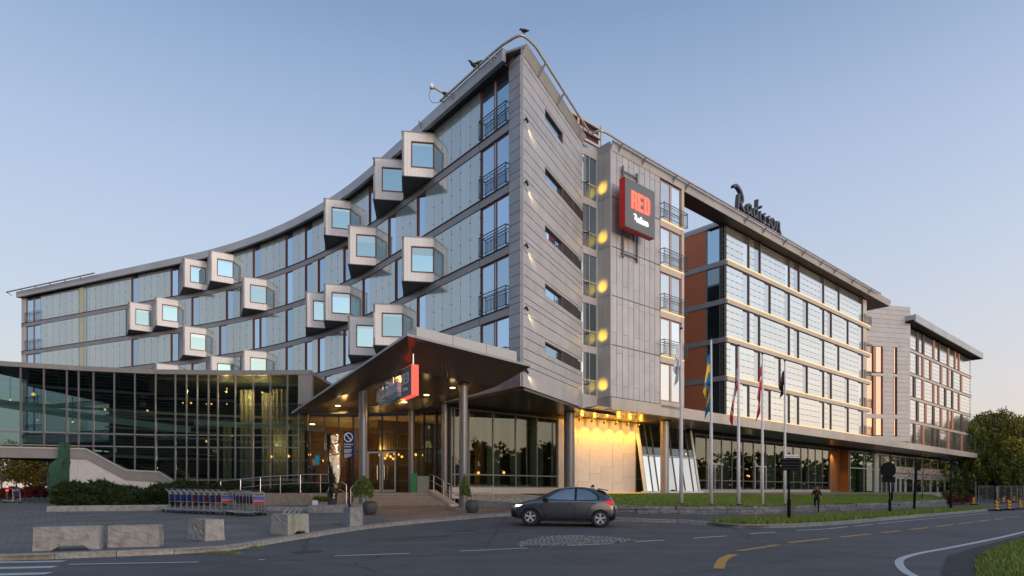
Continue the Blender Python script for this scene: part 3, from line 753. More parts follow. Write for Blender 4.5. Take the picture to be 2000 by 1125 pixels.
for k in range(5):
    used = set()
    for u in bays[k]: used |= make_bay(k, u)
    wi = {int(mod(u)) for u in wins[k]} - used
    for j in range(NMOD + 1):
        if j in used: continue
        fr, L = frs(SB + j * M, SB + (j + 1) * M)
        mt = fr.mat(L / 2, 0, ZK[k])
        if j in wi:
            a, f_, p_ = WMT if k == 0 else WM0
            o = inst('window', a, mt, wing); inst('window_fin', f_, mt, o); inst('window_pane', p_, mt, o)
        else:
            inst('glass_panel', pan_top if k == 0 else pan_me, mt, wing)
            for c in (.35, 1.3, 2.2):
                fitting(fr, 0 if (j % 2) else .02, ZK[k] + c)
    # far end: pale recess, last glass bay and the end balcony window
    fr, L = frs(SRE0, SRE1)
    q = MB(); q.box(0, L, -.15, .02, ZK[k], ZK[k] + 2.6, fr)
    for i in range(9): q.box(L * i / 9, L * i / 9 + .07, .02, .06, ZK[k], ZK[k] + 2.6, fr)
    q.build('recess_panel', PANELE, wing)
    n = int((SFW - SRE1) / M)
    for j in range(n):
        fr, L = frs(SRE1 + (SFW - SRE1) * j / n, SRE1 + (SFW - SRE1) * (j + 1) / n)
        inst('glass_panel', pan_me, fr.mat(L / 2, 0, ZK[k]) @ Matrix.Scale(L / M, 4, (1, 0, 0)), wing)
        for c in (.35, 1.3, 2.2): fitting(fr, 0, ZK[k] + c)
fit.build('panel_fittings', STEEL, wing, kind='stuff')
def railing(parent, fr, a0, a1, b, z, h=1.0, n=16, ends=True, name='balcony_railing'):
    q = MB(); r = .022
    q.box(a0, a1, b - .02, b + .02, z + h - .035, z + h, fr); q.box(a0, a1, b - .012, b + .012, z + h - .17, z + h - .145, fr); q.box(a0, a1, b - .012, b + .012, z + .06, z + .085, fr)
    for i in range(n + 1):
        a = lerp(a0 + .02, a1 - .02, i / n); q.box(a - .008, a + .008, b - .008, b + .008, z + .085, z + h - .17, fr)
    for a in (a0 + .03, a1 - .03): q.box(a - .02, a + .02, b - .02, b + .02, z, z + h - .035, fr)
    if ends:
        for a in (a0 + .03, a1 - .03): q.box(a - .02, a + .02, 0, b - .03, z + h - .05, z + h - .01, fr); q.box(a - .02, a + .02, 0, b - .03, z + .06, z + .1, fr)
    return q.build(name, RAIL_M, parent)
def double_window(parent, fr, a0, a1, z0, z1, fmat, gmat, name='window', fw=.06, dp=.02):
    q = MB(); m_ = (a0 + a1) / 2
    q.box(a0, a0 + fw, -.1, dp, z0, z1, fr); q.box(a1 - fw, a1, -.1, dp, z0, z1, fr); q.box(m_ - .11, m_ - .06, -.1, dp - .01, z0 + fw, z1 - fw, fr); q.box(m_ + .06, m_ + .11, -.1, dp - .01, z0 + fw, z1 - fw, fr)
    q.box(a0 + fw, a1 - fw, -.1, dp - .02, z0, z0 + fw, fr); q.box(a0 + fw, a1 - fw, -.1, dp - .02, z1 - fw, z1, fr)
    o = q.build(name, fmat, parent)
    g = MB(); g.box(m_ - .06, m_ + .06, -.08, dp - .02, z0 + fw, z1 - fw, fr); g.build('mullion_post', ZINC, o)
    for (x0, x1) in ((a0 + fw, m_ - .11), (m_ + .11, a1 - fw)):
        g = MB(); g.box(x0, x1, -.05, -.02, z0 + fw, z1 - fw, fr); g.build('window_pane', gmat, o)
    return o
# corner balcony windows and the far end ones
for k in range(5):
    fr, L = frs(.9, SB)
    zt = ZK[k] + (2.72 if k == 0 else 2.58)
    double_window(wing, fr, .02, L - .02, ZK[k] + .03, zt, BROWN, MIR_BLUE)
    railing(wing, fr, .08, L - .05, .2, ZK[k] + .04, 1.02, 18)
    fr, L = frs(SFW, s_of_u(52))
    double_window(wing, fr, .05, L - .05, ZK[k] + .03, ZK[k] + 2.6, BROWN, MIR_BLUE)
    railing(wing, fr, .05, L - .05, .2, ZK[k] + .04, 1.0, 12)
fr, L = frs(s_of_u(52), SEND); q = MB(); q.box(0, L, -9, .1, ZS, 22.5, fr); q.build('end_wall', ZINC, wing)
# zinc cladding of the acute corner: end wall and its return
FE = Fr(C0, dE, nE); LE = along(C0, dE, 1137)
pat = [.63, .505, .52, .52, .31, .515]
zj = [15.92]
while zj[-1] > 6.6: zj.append(zj[-1] - pat[(len(zj) - 1) % 6])
up = [15.92]; i = 5
while up[-1] < 22.2: up.append(up[-1] + pat[i % 6]); i -= 1
rowsz = sorted(set([round(z, 3) for z in zj + up]))
rowsz = [z for z in rowsz if 7.2 < z < 22.1] ; rowsz = [6.4] + rowsz + [22.2]
q = MB(); q.box(.25, LE, -.6, -.37, ZS, 22.5, FE); q.build('wall_core', SEAM, wing)
ax = [s_ for s_ in (along(C0, dE, 1063.5), along(C0, dE, 1098.5))]
slit = {}
for k in range(5): slit[k] = (ZK[k] + 2.1 if k == 0 else ZK[k] + 2.1, )
def wz(v, u): 
    a = along(C0, dE, u); return CZ + (VH - v) / FPX * (C0 + dE * a).y
sl_top = wz(211.5, 1063.5); sl_h = .62
slits = [(sl_top - 3.0 * k - sl_h, sl_top - 3.0 * k) for k in range(5)]
for r in range(len(rowsz) - 1):
    z0, z1 = rowsz[r] + .017, rowsz[r + 1] - .017
    segs = [(.02, LE)]
    for (s0, s1) in slits:
        if z0 < s1 - .05 and z1 > s0 + .05:
            # opening (and louvre) in this row
            segs = [(.02, ax[0]), ('cut', s0, s1)]
            break
    for sg in segs:
        if sg[0] != 'cut':
            q = MB(); q.box(sg[0], sg[1], -.03, .03, z0, z1, FE); q.build('zinc_panel', ZINC, wing)
        else:
            s0, s1 = sg[1], sg[2]
            endl = ax[1]
            q = MB()
            if z0 < s0 - .02: q.box(ax[0], LE, -.03, .03, z0, min(z1, s0) , FE)
            if z1 > s1 + .02: q.box(ax[0], LE, -.03, .03, max(z0, s1), z1, FE)
            if s1 > 21: q.box(endl, LE, -.03, .03, max(z0, s0), min(z1, s1), FE)
            if q.v: q.build('zinc_panel', ZINC, wing)
for k, (s0, s1) in enumerate(slits):
    q = MB(); t = .07
    q.box(ax[0], ax[1], -.35, .02, s1 - t, s1, FE); q.box(ax[0], ax[0] + t, -.35, .02, s0, s1 - t, FE); q.box(ax[1] - .13, ax[1], -.35, .02, s0, s1 - t, FE)
    o = q.build('window', BROWN_D, wing); g = MB(); g.box(ax[0] + t, ax[1] - .13, -.13, -.1, s0, s1 - t, FE); g.build('window_pane', MIR_BLUE, o)
    if k > 0:
        q = MB(); n = 7
        q.box(ax[1], LE - .02, -.2, -.15, s0, s1, FE)
        for i in range(n):
            z = lerp(s0, s1, (i + .2) / n); q.box(ax[1] + .03, LE - .02, -.14, -.02, z, z + .035, FE)
        mid_ = (ax[1] + LE) / 2; q.box(mid_ - .03, mid_ + .03, -.02, .02, s0, s1, FE)
        q.build('louvre', pm('louvre_grey', (.12, .11, .11), .6), wing)
# corner return on the curved side
fr, L = frs(.0, .9)
for r in range(len(rowsz) - 1):
    q = MB(); q.box(.03, L, -.03, .1, rowsz[r] + .012, rowsz[r + 1] - .012, fr); q.build('zinc_panel', ZINC_D, wing)  # same zinc in a darker copy: shade of the averted side painted in
q = MB(); q.box(-.03, .05, -.06, .06, ZS, 22.5, FE); q.build('corner_trim', ZINC, wing)
# wall washer lamps on the end wall
for k in range(5):
    z = 16.15 + 3 * (1 - k)
    if z > 21: pass
    p = FE.p(.18, .16, z)
    q = MB(); q.tube([FE.p(.12, .03, z), FE.p(.12, .16, z)], .03, 6); q.tube([FE.p(.08, .16, z + .05), FE.p(.3, .16, z - .06)], .055, 8)
    o = q.build('wall_lamp', DARK, wing)
    lamp('wall_lamp_light', FE.p(.34, .15, z - .1), 70, (1, .74, .38), .02, 'SPOT', FE.p(2.6, -.0, z - .95), 44, 1.0, parent=wing)
# eaves fascia of the curved side and end wall
mb = MB(); fstrip(mb, .95, SEND + .0, -.9, .55, ZT, ZT + .06, NS); mb.build('eaves_soffit', SEAM, wing)
for i in range(18):
    a, c = lerp(.75, SEND, i / 18), lerp(.75, SEND, (i + 1) / 18)
    mb = MB(); fstrip(mb, a + .006, c - .006, .4, .62, ZT - .02, ZR, 3); mb.build('fascia_panel', FASCIA, wing)
def slab(name, pts, z0, z1, mat, parent):
    bm = bmesh.new(); f = bm.faces.new([bm.verts.new((p[0], p[1], z0)) for p in pts])
    r = bmesh.ops.extrude_face_region(bm, geom=[f]); bmesh.ops.translate(bm, vec=(0, 0, z1 - z0), verts=[v for v in r['geom'] if isinstance(v, bmesh.types.BMVert)])
    bmesh.ops.triangulate(bm, faces=bm.faces[:]); bmesh.ops.recalc_face_normals(bm, faces=bm.faces[:])
    me = bpy.data.meshes.new(name); bm.to_mesh(me); bm.free(); me.materials.append(mat); return link(name, me, parent)
BK = dR * 13
foot = [fac(lerp(.6, SEND, i / 30))[0] for i in range(31)]
back = [FE.p(.3, -.05, 0), FE.p(LE, -.05, 0), T0 + dL * 1.2, T0 + dL * 1.2 + dR * 2, T0 + dL * 14 + dR * 2]
far_in = [fac(lerp(14, SEND, 1 - i / 6))[0] - fac(lerp(14, SEND, 1 - i / 6))[2] * 12 for i in range(6)]
slab('roof', foot + far_in + list(reversed(back)), 22.32, 22.5, FASCIA, wing)
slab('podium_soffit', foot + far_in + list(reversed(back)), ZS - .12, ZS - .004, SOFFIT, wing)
for i in range(6):
    a, c = lerp(-.05, LE, i / 6), lerp(-.05, LE, (i + 1) / 6); mb = MB()
    mb.hexa([FE.p(a, .0, 22.2), FE.p(c - .01, .0, 22.2), FE.p(c - .01, .05, 22.2), FE.p(a, .05, 22.2)], [FE.p(a, .2, 22.62), FE.p(c - .01, .2, 22.62), FE.p(c - .01, .27, 22.62), FE.p(a, .27, 22.62)]); mb.build('fascia_panel', FASCIA, wing)
mb = MB(); mb.box(-.05, LE, -1.5, .19, 22.5, 22.61, FE); mb.build('roof_edge', FASCIA, wing)
# tubular rail round the roof edge with bracket fins
ZRL = 22.74
nA0 = fac(0)[2]
rail = [fac(s)[0] + fac(s)[2] * .7 + Vector((0, 0, ZRL)) for s in (s_of_u(884), 6, 4, 2.5, 1.2)]
rail += [C0 + dA * .35 + nA0 * .62 + Vector((0, 0, ZRL)), C0 + Vector((-.05, -.52, ZRL)), FE.p(.3, .45, ZRL), FE.p(1.0, .48, ZRL)] + [FE.p(a, .48, ZRL) for a in (3, 5, LE - .6)]
FT = Fr(T0, dR, nR)
rail += [FE.p(LE + .1, .5, ZRL), FT.p(-1.3, .3, ZRL - .08), FT.p(-.5, .42, ZRL - .1), FT.p(.4, .42, ZRL - .13), FT.p(4, .42, ZRL - .15), FT.p(9, .42, ZRL - .15)]
o = MB().tube(cat_rom(rail, 6), .065, 8).build('roof_rail', pm('rail_pale', (.55, .5, .45), .35, .5), wing, smooth=True)
def fin(parent, p_in, p_out, z0, z1, zt, th=.05):
    d = (p_out - p_in).normalized(); n = Vector((-d.y, d.x, 0)) * th
    q = MB(); A_ = [p_in + Vector((0, 0, z0)), p_in + Vector((0, 0, z1)), p_out + Vector((0, 0, zt + .03)), p_out + Vector((0, 0, zt - .05))]
    q.extr([v - n / 2 for v in A_], n); return q.build('rail_bracket', ZINC_D, parent)
for a in (1.75, 4.3, 7.6): fin(o, FE.p(a, .08, 0), FE.p(a, .48, 0), 22.15, 22.5, ZRL)
for s in (1.6, 5.0, 8.3):
    p, t, n = fac(s); fin(o, p + n * .6, p + n * .8, 22.2, 22.5, 22.62)
# far end: roof light frame
mb = MB(); s0, s1 = s_of_u(205), SEND + 1.0
pp = [fac(lerp(s0, s1, i / 6))[0] + fac(lerp(s0, s1, i / 6))[2] * 1.0 + Vector((0, 0, 22.66)) for i in range(7)]
mb.tube(pp, .07, 6); 
for i in range(1, 7):
    p, t, n = fac(lerp(s0, s1, i / 6)); mb.tube([p + n * .5 + Vector((0, 0, 22.45)), p + n * 1.0 + Vector((0, 0, 22.66))], .04, 6)
mb.build('end_roof_frame', pm('rail_pale2', (.5, .48, .46), .4, .5), wing)
# plant screen on the roof between the corner and the stair
FSC = Fr(T0 - nR * 2.2, dR, nR)
q = MB(); 
for i in range(4): q.box(-3.2, 1.6, -.05, .1, 23.05 + i * .6, 23.2 + i * .6, FSC)
for a in (-3.2, -.7, 1.5): q.box(a, a + .14, .1, .16, 22.7, 25.1, FSC)
o = q.build('roof_screen', pm('screen_pale', (.5, .45, .42), .5), wing)
q = MB(); q.box(-3.2, 1.6, -.2, -.14, 23.0, 25.0, FSC); q.build('screen_backing', pm('screen_maroon', (.09, .02, .018), .6), o)
# mast camera on the roof edge
pc, tc_, nc_ = fac(s_of_u(884) - .2)
rc = thing('roof_camera', 'small pale camera arm with cable on the roof edge above the glass panels', 'camera', pc + nc_ * .3 + Vector((0, 0, 22.69)))
b0 = pc + nc_ * .35 + Vector((0, 0, 22.69)); e0 = b0 + Vector((-.95, -.1, .75))
MB().tube([b0, b0 + Vector((-.05, 0, .28)), e0], .06, 8).build('arm', pm('arm_pale', (.55, .45, .36), .5), rc, smooth=True)
MB().lathe([(.0, -.12), (.11, -.12), (.12, 0), (.1, .12), (.03, .2)], e0, 10).build('camera_head', WHITE, rc, smooth=True)
MB().lathe([(.1, -.02), (.14, .08), (.1, .2)], b0, 8).build('base_joint', DARK, rc, smooth=True)
MB().tube(cat_rom([e0 + Vector((0, 0, -.1)), e0 + Vector((-.15, 0, -.5)), e0 + Vector((.1, 0, -.9)), b0 + Vector((-.2, 0, .05))], 6), .012, 5).build('cable', BLACK, rc)
# crows on the rail
def bird(p, ang, lab, sc=1.0):
    q = MB(); d = Vector((math.cos(ang), math.sin(ang), 0))
    body = [(-.26, .10, .012), (-.16, .13, .04), (-.05, .17, .075), (.05, .21, .08), (.11, .26, .055), (.15, .31, .045), (.19, .325, .04), (.225, .32, .018), (.27, .31, .004)]
    q.tube([p + (d * a + Vector((0, 0, z))) * sc for a, z, r in body], [r * sc for a, z, r in body], 8)
    o = q.build('crow', pm('crow_black', (.015, .015, .02), .5), None, smooth=True); tag(o, lab, 'bird', 'crows on the roof edge')
    for s in (-.03, .03):
        n = Vector((-d.y, d.x, 0)) * s; q = MB(); q.tube([p + n + Vector((0, 0, -.01)), p + n + Vector((0, 0, .14 * sc))], .01, 5); q.build('leg', BLACK, o)
bird(C0 + Vector((.08, -.47, ZRL + .05)), 2.6, 'black crow perched on the rail at the very corner of the roof', 1.1)
p, t, n = fac(3.0); bird(p + n * .7 + Vector((0, 0, ZRL + .05)), 3.5, 'black crow facing left on the roof rail, nearest to the corner crow', 1.2)
p, t, n = fac(2.5); bird(p + n * .78 + Vector((0, 0, 22.64)), 0.2, 'black crow on the bracket just under the rail near the corner', 1.0)
p, t, n = fac(5.6); bird(p + n * .78 + Vector((0, 0, 22.64)), 1.2, 'black crow on the roof bracket nearest to the camera arm', 1.1)
# ------------------------------------------------------------------ stair glass and zinc tower
tower = thing('stair_tower', 'tall zinc clad tower with glazed stair and a column of balcony windows', 'building', (T0.x, T0.y, 0))
FT = Fr(T0, dR, nR)
TW0 = along(T0, dR, 1288.3); TW1 = along(T0, dR, 1334)
ts_ = along(T0 + dL * 1.04, dR, 1136)
FST = Fr(T0 + dL * 1.04, dR, nR)
# stair glazing
q = MB(); q.box(ts_ - .6, -.02, -.6, -.2, ZS, 22.6, FST); q.build('stair_core', SEAM, tower)
for j in range(6):
    z = 7.3 + 3 * j
    if z + 2.57 > 22.6: break
    q = MB(); q.box(ts_ - .3, -.03, -.1, .02, z + 2.57, z + 3.0, FST); q.build('spandrel', ZINC, tower)
    xm_ = lerp(ts_, 0, .3)
    for (x0_, x1_, m_) in ((ts_ - .3, xm_, MIR_PALE), (xm_, -.1, MIR_DARK)):  # left panes paler: the bright sky reflection is put into their tint
        q = MB(); q.box(x0_, x1_, -.06, -.03, z + .94, z + 2.57, FST); q.build('stair_pane', m_, tower)
        q = MB(); q.box(x0_, x1_, -.06, -.03, z, z + .88, FST); q.build('stair_pane', m_, tower)
    q = MB(); q.box(ts_ - .3, -.1, -.06, .02, z + .88, z + .94, FST); q.box(-.1, -.03, -.1, .01, z, z + 2.57, FST); q.box(lerp(ts_, 0, .5) - .02, lerp(ts_, 0, .5) + .02, -.03, .0, z, z + 2.57, FST)
    q.build('transom', ALU_L, tower)
q = MB(); q.box(ts_ - .3, -.03, -.1, .02, ZS, 7.3, FST); q.build('spandrel', ZINC, tower)
q = MB(); q.box(ts_ - .3, -.03, -.1, .03, 22.0, 22.62, FST); q.build('spandrel', ZINC, tower)
# return face of the tower (towards the stair)
FRT = Fr(T0, dL, -dR)
zb = [7.15] + [8.66 + 3 * i for i in range(5)] + [22.2]
zb = [7.15, CZ + (VH - 672.5) / FPX * T0.y, CZ + (VH - 576) / FPX * T0.y, CZ + (VH - 480) / FPX * T0.y, CZ + (VH - 383.3) / FPX * T0.y, 22.15]
rt_ = random.Random(9)
for i in range(len(zb) - 1):
    for a0, a1 in ((.02, .5), (.52, 1.02)):
        q = MB(); q.box(a0, a1, -.03, .03, zb[i] + .012, zb[i + 1] - .012, FRT); q.build('zinc_panel', ZINC, tower)
q = MB(); q.box(.0, 1.04, -.03, .04, 22.15, 22.65, FRT); q.build('fascia_panel', FASCIA, tower)
q = MB(); q.box(.0, 1.04, -.03, .05, ZS + .02, 7.13, FRT); q.build('base_panel', ZINC_D, tower)
q = MB(); q.box(.03, TW1, -1.0, -.04, 7.1, 22.4, FT); q.build('wall_core', SEAM, tower)
# vertical zinc boards with staggered joints
NCOL = 9; cw = TW0 / NCOL
for i in range(len(zb) - 1):
    for c in range(NCOL):
        a0, a1 = c * cw + .018, (c + 1) * cw - .018
        off = (.62 if c % 2 == 0 else -.42) * (1 - .03 * c)
        z0, z1 = zb[i] + .024, zb[i + 1] - .024
        zsplit = z0 + .75 if c % 2 == 0 else z1 - .42
        for (x0, x1) in ((z0, zsplit - .008), (zsplit + .008, z1)):
            q = MB(); q.box(a0, a1, -.04, .03 + rt_.uniform(-.004, .004), x0, x1, FT); q.build('zinc_board', ZINC, tower)
q = MB(); q.box(-.05, .05, -.05, .05, 7.16, 22.15, FT); q.build('corner_trim', ZINC, tower)
# balcony window column
for k in range(5):
    z = ZK[k]
    double_window(tower, FT, TW0 + .04, TW1 - .3, z + .02, z + (2.62 if k == 0 else 2.5), SALMON_LIT, MIR_PALE)
    q = MB(); q.box(TW0 + .0, TW1, -.06, .06, z - .46, z + .0, FT); o = q.build('floor_band', BEIGE, tower)
    if k < 4:
        q = MB(); q.box(TW0 + .05, TW1 - .02, .061, .12, z - .06, z - .012, FT); q.build('led_strip', E_LED, o)
        railing(tower, FT, TW0 + .05, TW1 + .1, .3, z + .02, 1.02, 20)
q = MB(); q.box(TW1 - .28, TW1, -.08, .09, 7.2, 22.2, FT); q.build('pier', BEIGE, tower)
# fascia with tapered eaves, running on over the long wing
def eaves(parent, a0, a1, n, b_out=.18, z0=22.12, z1=22.68):
    for i in range(n):
        x0, x1 = lerp(a0, a1, i / n) + .006, lerp(a0, a1, (i + 1) / n) - .006
        q = MB(); q.hexa([FT.p(x0, -.02, z0), FT.p(x1, -.02, z0), FT.p(x1, .06, z0), FT.p(x0, .06, z0)], [FT.p(x0, b_out - .04, z1), FT.p(x1, b_out - .04, z1), FT.p(x1, b_out + .02, z1), FT.p(x0, b_out + .02, z1)]); q.build('fascia_panel', FASCIA, parent)
eaves(tower, 0, TW1, 4)
q = MB(); q.box(0, TW1, -4, -.03, 22.42, 22.55, FT); q.build('roof', FASCIA, tower)
# stair spotlights that throw yellow pools on the return face
for j in range(5):
    z = 7.9 + 3.02 * j
    a = FE.p(LE - .05, .1, z - .1)
    q = MB(); q.tube([a, a + Vector((.22, .05, .0))], .03, 6); q.tube([a + Vector((.2, .0, -.02)), a + Vector((.34, .05, .06))], .05, 8); q.build('spot_lamp', DARK, tower)
    tgt = FRT.p(.62, .0, z + .05)
    src = FST.p(-.85, .32, z - .1)
    lamp('spot_lamp_light', src, 44, (1, .58, .03), .05, 'SPOT', tgt, 62, 1.0, parent=tower)

# ------------------------------------------------------------------ long wing to the right
lw = thing('long_hotel_wing', 'long five storey wing with pale glass slats, lit floor bands and orange end wall', 'building', (16.61, 47.88, 0))
W0 = Vector((16.61, 47.88, 0)); FW = Fr(W0, dR, nR); LW = along(W0, dR, 1692)
q = MB(); q.box(.32, LW - .02, -8, -.2, 6.9, 22.3, FW); q.build('wall_core', SEAM, lw)
lw_w = {0: [(1451, 1463), (1473, 1485), (1533, 1542), (1551, 1561), (1601, 1609), (1631, 1639)], 1: [(1451, 1463), (1493, 1504.5), (1532.5, 1542), (1568, 1577.5), (1601, 1609), (1616, 1624), (1649, 1656.5)],
        2: [(1451, 1463), (1473, 1484), (1533, 1542), (1551, 1560), (1601, 1609), (1631, 1638.5)], 3: [(1427, 1440), (1473, 1484), (1513, 1524), (1568, 1577), (1601, 1609), (1616, 1624), (1650, 1657)], 4: [(1451, 1463), (1493, 1504.5), (1533, 1542), (1551, 1560), (1601, 1609), (1616, 1623.5), (1650, 1657)]}
EXTRA = (1676, 1685)
WIN_H = 2.58
def slat_run(parent, fr, a0, a1, z, h, rows, mat, pins):
    for r in range(rows):
        z0 = z + h * r / rows; z1 = z + h * (r + 1) / rows - .018
        q = MB(); q.hexa([fr.p(a0, -.04, z0), fr.p(a1, -.04, z0), fr.p(a1, -.004, z0), fr.p(a0, -.004, z0)], [fr.p(a0, -.045, z1), fr.p(a1, -.045, z1), fr.p(a1, -.012, z1), fr.p(a0, -.012, z1)]); q.build('glass_slat', mat, parent)
        n = max(1, round((a1 - a0) / .95))
        for i in range(n + 1):
            a = lerp(a0 + .07, a1 - .07, i / n); pins.box(a - .025, a + .025, -.01, .02, z1 - .03, z1 + .03, fr)
pins = MB()
for k in range(5):
    z = ZK[k]; ws = lw_w[k] + [EXTRA]; top = 2.62 if k == 0 else WIN_H
    a = .1
    for (u0, u1) in ws:
        x0, x1 = along(W0, dR, u0), along(W0, dR, u1)
        if x0 - a > .12: slat_run(lw, FW, a, x0 - .01, z + .03, top - .03, 5, WGLASS, pins)
        q = MB(); q.box(x1 - .14, x1, -.2, .05, z + .02, z + top, FW); q.box(x0, x1 - .14, -.1, .02, z + top - .1, z + top, FW)
        o = q.build('window', BROWN_D, lw); g = MB(); g.box(x0, x1 - .14, -.06, -.03, z + .02, z + top - .1, FW); g.build('window_pane', MIR_PALE, o)
        a = x1 + .01
    q = MB(); q.box(a, LW, -.2, .04, z, z + top, FW); q.build('end_pier', BEIGE, lw)
    # floor band with the light strip on its upper edge
    q = MB(); q.box(.0, LW + .9, -.2, .12, z - .40, z - .06, FW); o = q.build('floor_band', BEIGE, lw)
    g = MB(); g.box(.0, LW + .9, .0, .17, z - .055, z - .012, FW); g.build('led_strip', E_LED, o)
    q = MB(); q.box(LW - 1.2, LW + .9, -.9, -.21, z - .3, z - .1, FW); q.build('balcony_slab', BEIGE, lw)
    fe = Fr(FW.p(LW + .88, .1, 0), -nR, dR); railing(lw, FW, LW - 1.15, LW + .9, .2, z + .0, 1.0, 14, ends=False); railing(lw, fe, 0, 1.1, 0, z, 1.0, 8, ends=False)
pins.build('slat_pins', ALU, lw, kind='stuff')
# orange end wall
FO = Fr(W0, dL, -dR)
for k in range(5):
    z = ZK[k]; top = 2.75 if k == 0 else 2.6
    ow = 1.75; og = .58
    q = MB(); q.box(ow, 12, -.3, .0, z, z + top, FO); o = q.build('orange_cladding', ORANGE, lw)
    q = MB(); q.box(og, ow - .06, -.16, -.08, z + .05, z + top - .05, FO); q.build('window_pane', MIR_BLUE if k == 0 else MIR_DARK, lw)
    q = MB(); q.box(ow - .06, ow, -.2, .01, z, z + top, FO); q.box(og - .04, og, -.2, .0, z, z + top, FO); q.build('window_frame', ALU, lw)
    q = MB()
    for b_ in (.08, .3, .52): q.box(b_, b_ + .05, -.05, .03, z, z + top, FO)
    for c in range(6): 
        for b_ in (.1, .34): q.box(b_ - .05, b_ + .09, .03, .07, z + .25 + c * .42, z + .31 + c * .42, FO)
    q.build('edge_bracket', ALU, lw)
    q = MB(); q.box(-.02, 12, -.2, .06, z - .4, z - .0, FO); q.build('floor_band', ZINC_D, lw)
q = MB(); q.box(.0, 12, -.2, .05, ZK[0] + 2.75, 22.4, FO); q.build('parapet', ZINC_D, lw)
# roof overhang and its fascia, bridging from the tower
WE = along(T0, dR, 1737)
q = MB(); q.box(TW1, 14.7, -1.3, -.06, 22.1, 22.16, FT); q.box(14.7, WE, -2.4, -.06, 22.1, 22.16, FT); q.build('eaves_soffit', ribbed('eaves_underside', (.075, .06, .05), (.05, .042, .036), 0, .6, .5, duty=.97, soft=.03), lw)
for i in range(16):
    x0, x1 = lerp(TW1, WE, i / 16) + .006, lerp(TW1, WE, (i + 1) / 16) - .006
    q = MB(); q.hexa([FT.p(x0, -.03, 22.1), FT.p(x1, -.03, 22.1), FT.p(x1, .04, 22.1), FT.p(x0, .04, 22.1)], [FT.p(x0, .14, 22.68), FT.p(x1, .14, 22.68), FT.p(x1, .2, 22.68), FT.p(x0, .2, 22.68)]); q.build('fascia_panel', FASCIA, lw)
q = MB(); q.box(14.86, WE, -10, -.02, 22.42, 22.6, FT); q.build('roof', FASCIA, lw)
o = MB().tube([FT.p(t, .42, ZRL - .15) for t in (9, 20, 32, along(T0, dR, 1712))], .06, 6).build('roof_rail', pm('rail_pale3', (.55, .48, .42), .35, .5), lw)
for u in (1252, 1312): a = along(T0, dR, u); fin(o, FT.p(a, .05, 0), FT.p(a, .42, 0), 22.15, 22.42, ZRL - .15)
for u in (1337, 1452, 1488, 1528, 1565, 1600, 1627, 1662, 1695): a = along(T0, dR, u); fin(o, FT.p(a, .08, 0), FT.p(a, .42, 0), 22.15, 22.42, ZRL - .15)
u0 = along(T0, dR, 1206); fin(o, FT.p(u0, .05, 0), FT.p(u0, .42, 0), 22.15, 22.42, ZRL - .15)
# podium fascia below everything on this side
q = MB(); fr = FT
q.box(-1.2, 90, -16, -.02, ZS + .02, ZS + .1, FT); q.build('podium_slab', SOFFIT_M, lw)
PE = along(T0, dR, 1908.5)
n = 34
for i in range(n):
    x0, x1 = lerp(0, PE, i / n) + .006, lerp(0, PE, (i + 1) / n) - .006
    q = MB(); q.box(x0, x1, -.4, .06, ZS, 7.13, FT); q.build('podium_fascia', BEIGE, lw)
# ------------------------------------------------------------------ link block and far wing
MIR_SUNSET = mirror_glass('sunset_tinted_glass', (.60, .43, .37), .03, .02)  # pink of the mirrored sunset is put into the glass tint
fb = thing('zinc_link_block', 'grey zinc clad block with tall pink reflecting windows between two glass wings', 'building', (49.4, 76.5, 0))
dQ = Vector((.973, .23, 0)); QL = Vector((49.4, 76.5, 0)) - dQ * 8.4; FQ = Fr(QL, dQ, Vector((.23, -.973, 0)))
q = MB(); q.box(0, 8.38, -10, -.22, 7.2, 24.0, FQ); q.build('wall_core', SEAM, fb)
uq = lambda u: along(QL, dQ, u)
ops = [(uq(1690), uq(1725)), (uq(1745), uq(1752.5))]
zq = [(CZ + (VH - b_) / FPX * 75.6, CZ + (VH - a_) / FPX * 75.6) for a_, b_ in ((677, 727), (735, 809), (817.5, 850))]
zrow = 7.5; rz = []
hh = [.62, .45, .55, .6]; i = 0
while zrow < 24.1: rz.append(zrow); zrow += hh[i % 4]; i += 1
rz.append(24.2)
for r in range(len(rz) - 1):
    z0, z1 = rz[r] + .012, rz[r + 1] - .012; zm = (z0 + z1) / 2
    hit = any(a_ - .2 < zm < b_ + .1 for a_, b_ in zq)
    segs = [(0, 8.4)] if not hit else [(0, ops[0][0]), (ops[0][1], ops[1][0]), (ops[1][1], 8.4)]
    for a0, a1 in segs:
        q = MB(); q.box(a0 + .005, a1 - .005, -.06, .0, z0, z1, FQ); q.build('zinc_panel', ZINC_D, fb)
for (a_, b_) in zq:
    for i, (x0, x1) in enumerate(ops):
        q = MB(); q.box(x1 - .1, x1, -.2, .02, a_, b_, FQ); q.box(x0, x0 + .05, -.2, .01, a_, b_, FQ)
        if i == 0: m_ = lerp(x0, x1, .52); q.box(m_ - .2, m_ + .2, -.2, .015, a_, b_, FQ)
        o = q.build('window', SALMON_LIT if i == 0 else BROWN_D, fb); g = MB(); g.box(x0, x1, -.16, -.12, a_, b_, FQ); g.build('window_pane', MIR_SUNSET, o)
    q = MB(); q.box(ops[0][0] - .2, ops[1][1] + .1, -.05, .03, b_ + .02, b_ + .35, FQ); q.build('window_head', ZINC_D, fb)
fw = thing('far_hotel_wing', 'farthest five storey hotel wing reflecting a pale yellow evening sky', 'building', (50.4, 78.07, 0))
V0 = Vector((50.4, 78.07, 0)) - dR * 1.5; FV = Fr(V0, dR, nR); LV = along(V0, dR, 1895)
q = MB(); q.box(.0, LV, -9, -.2, 6.9, 22.4, FV); q.build('wall_core', SEAM, fw)
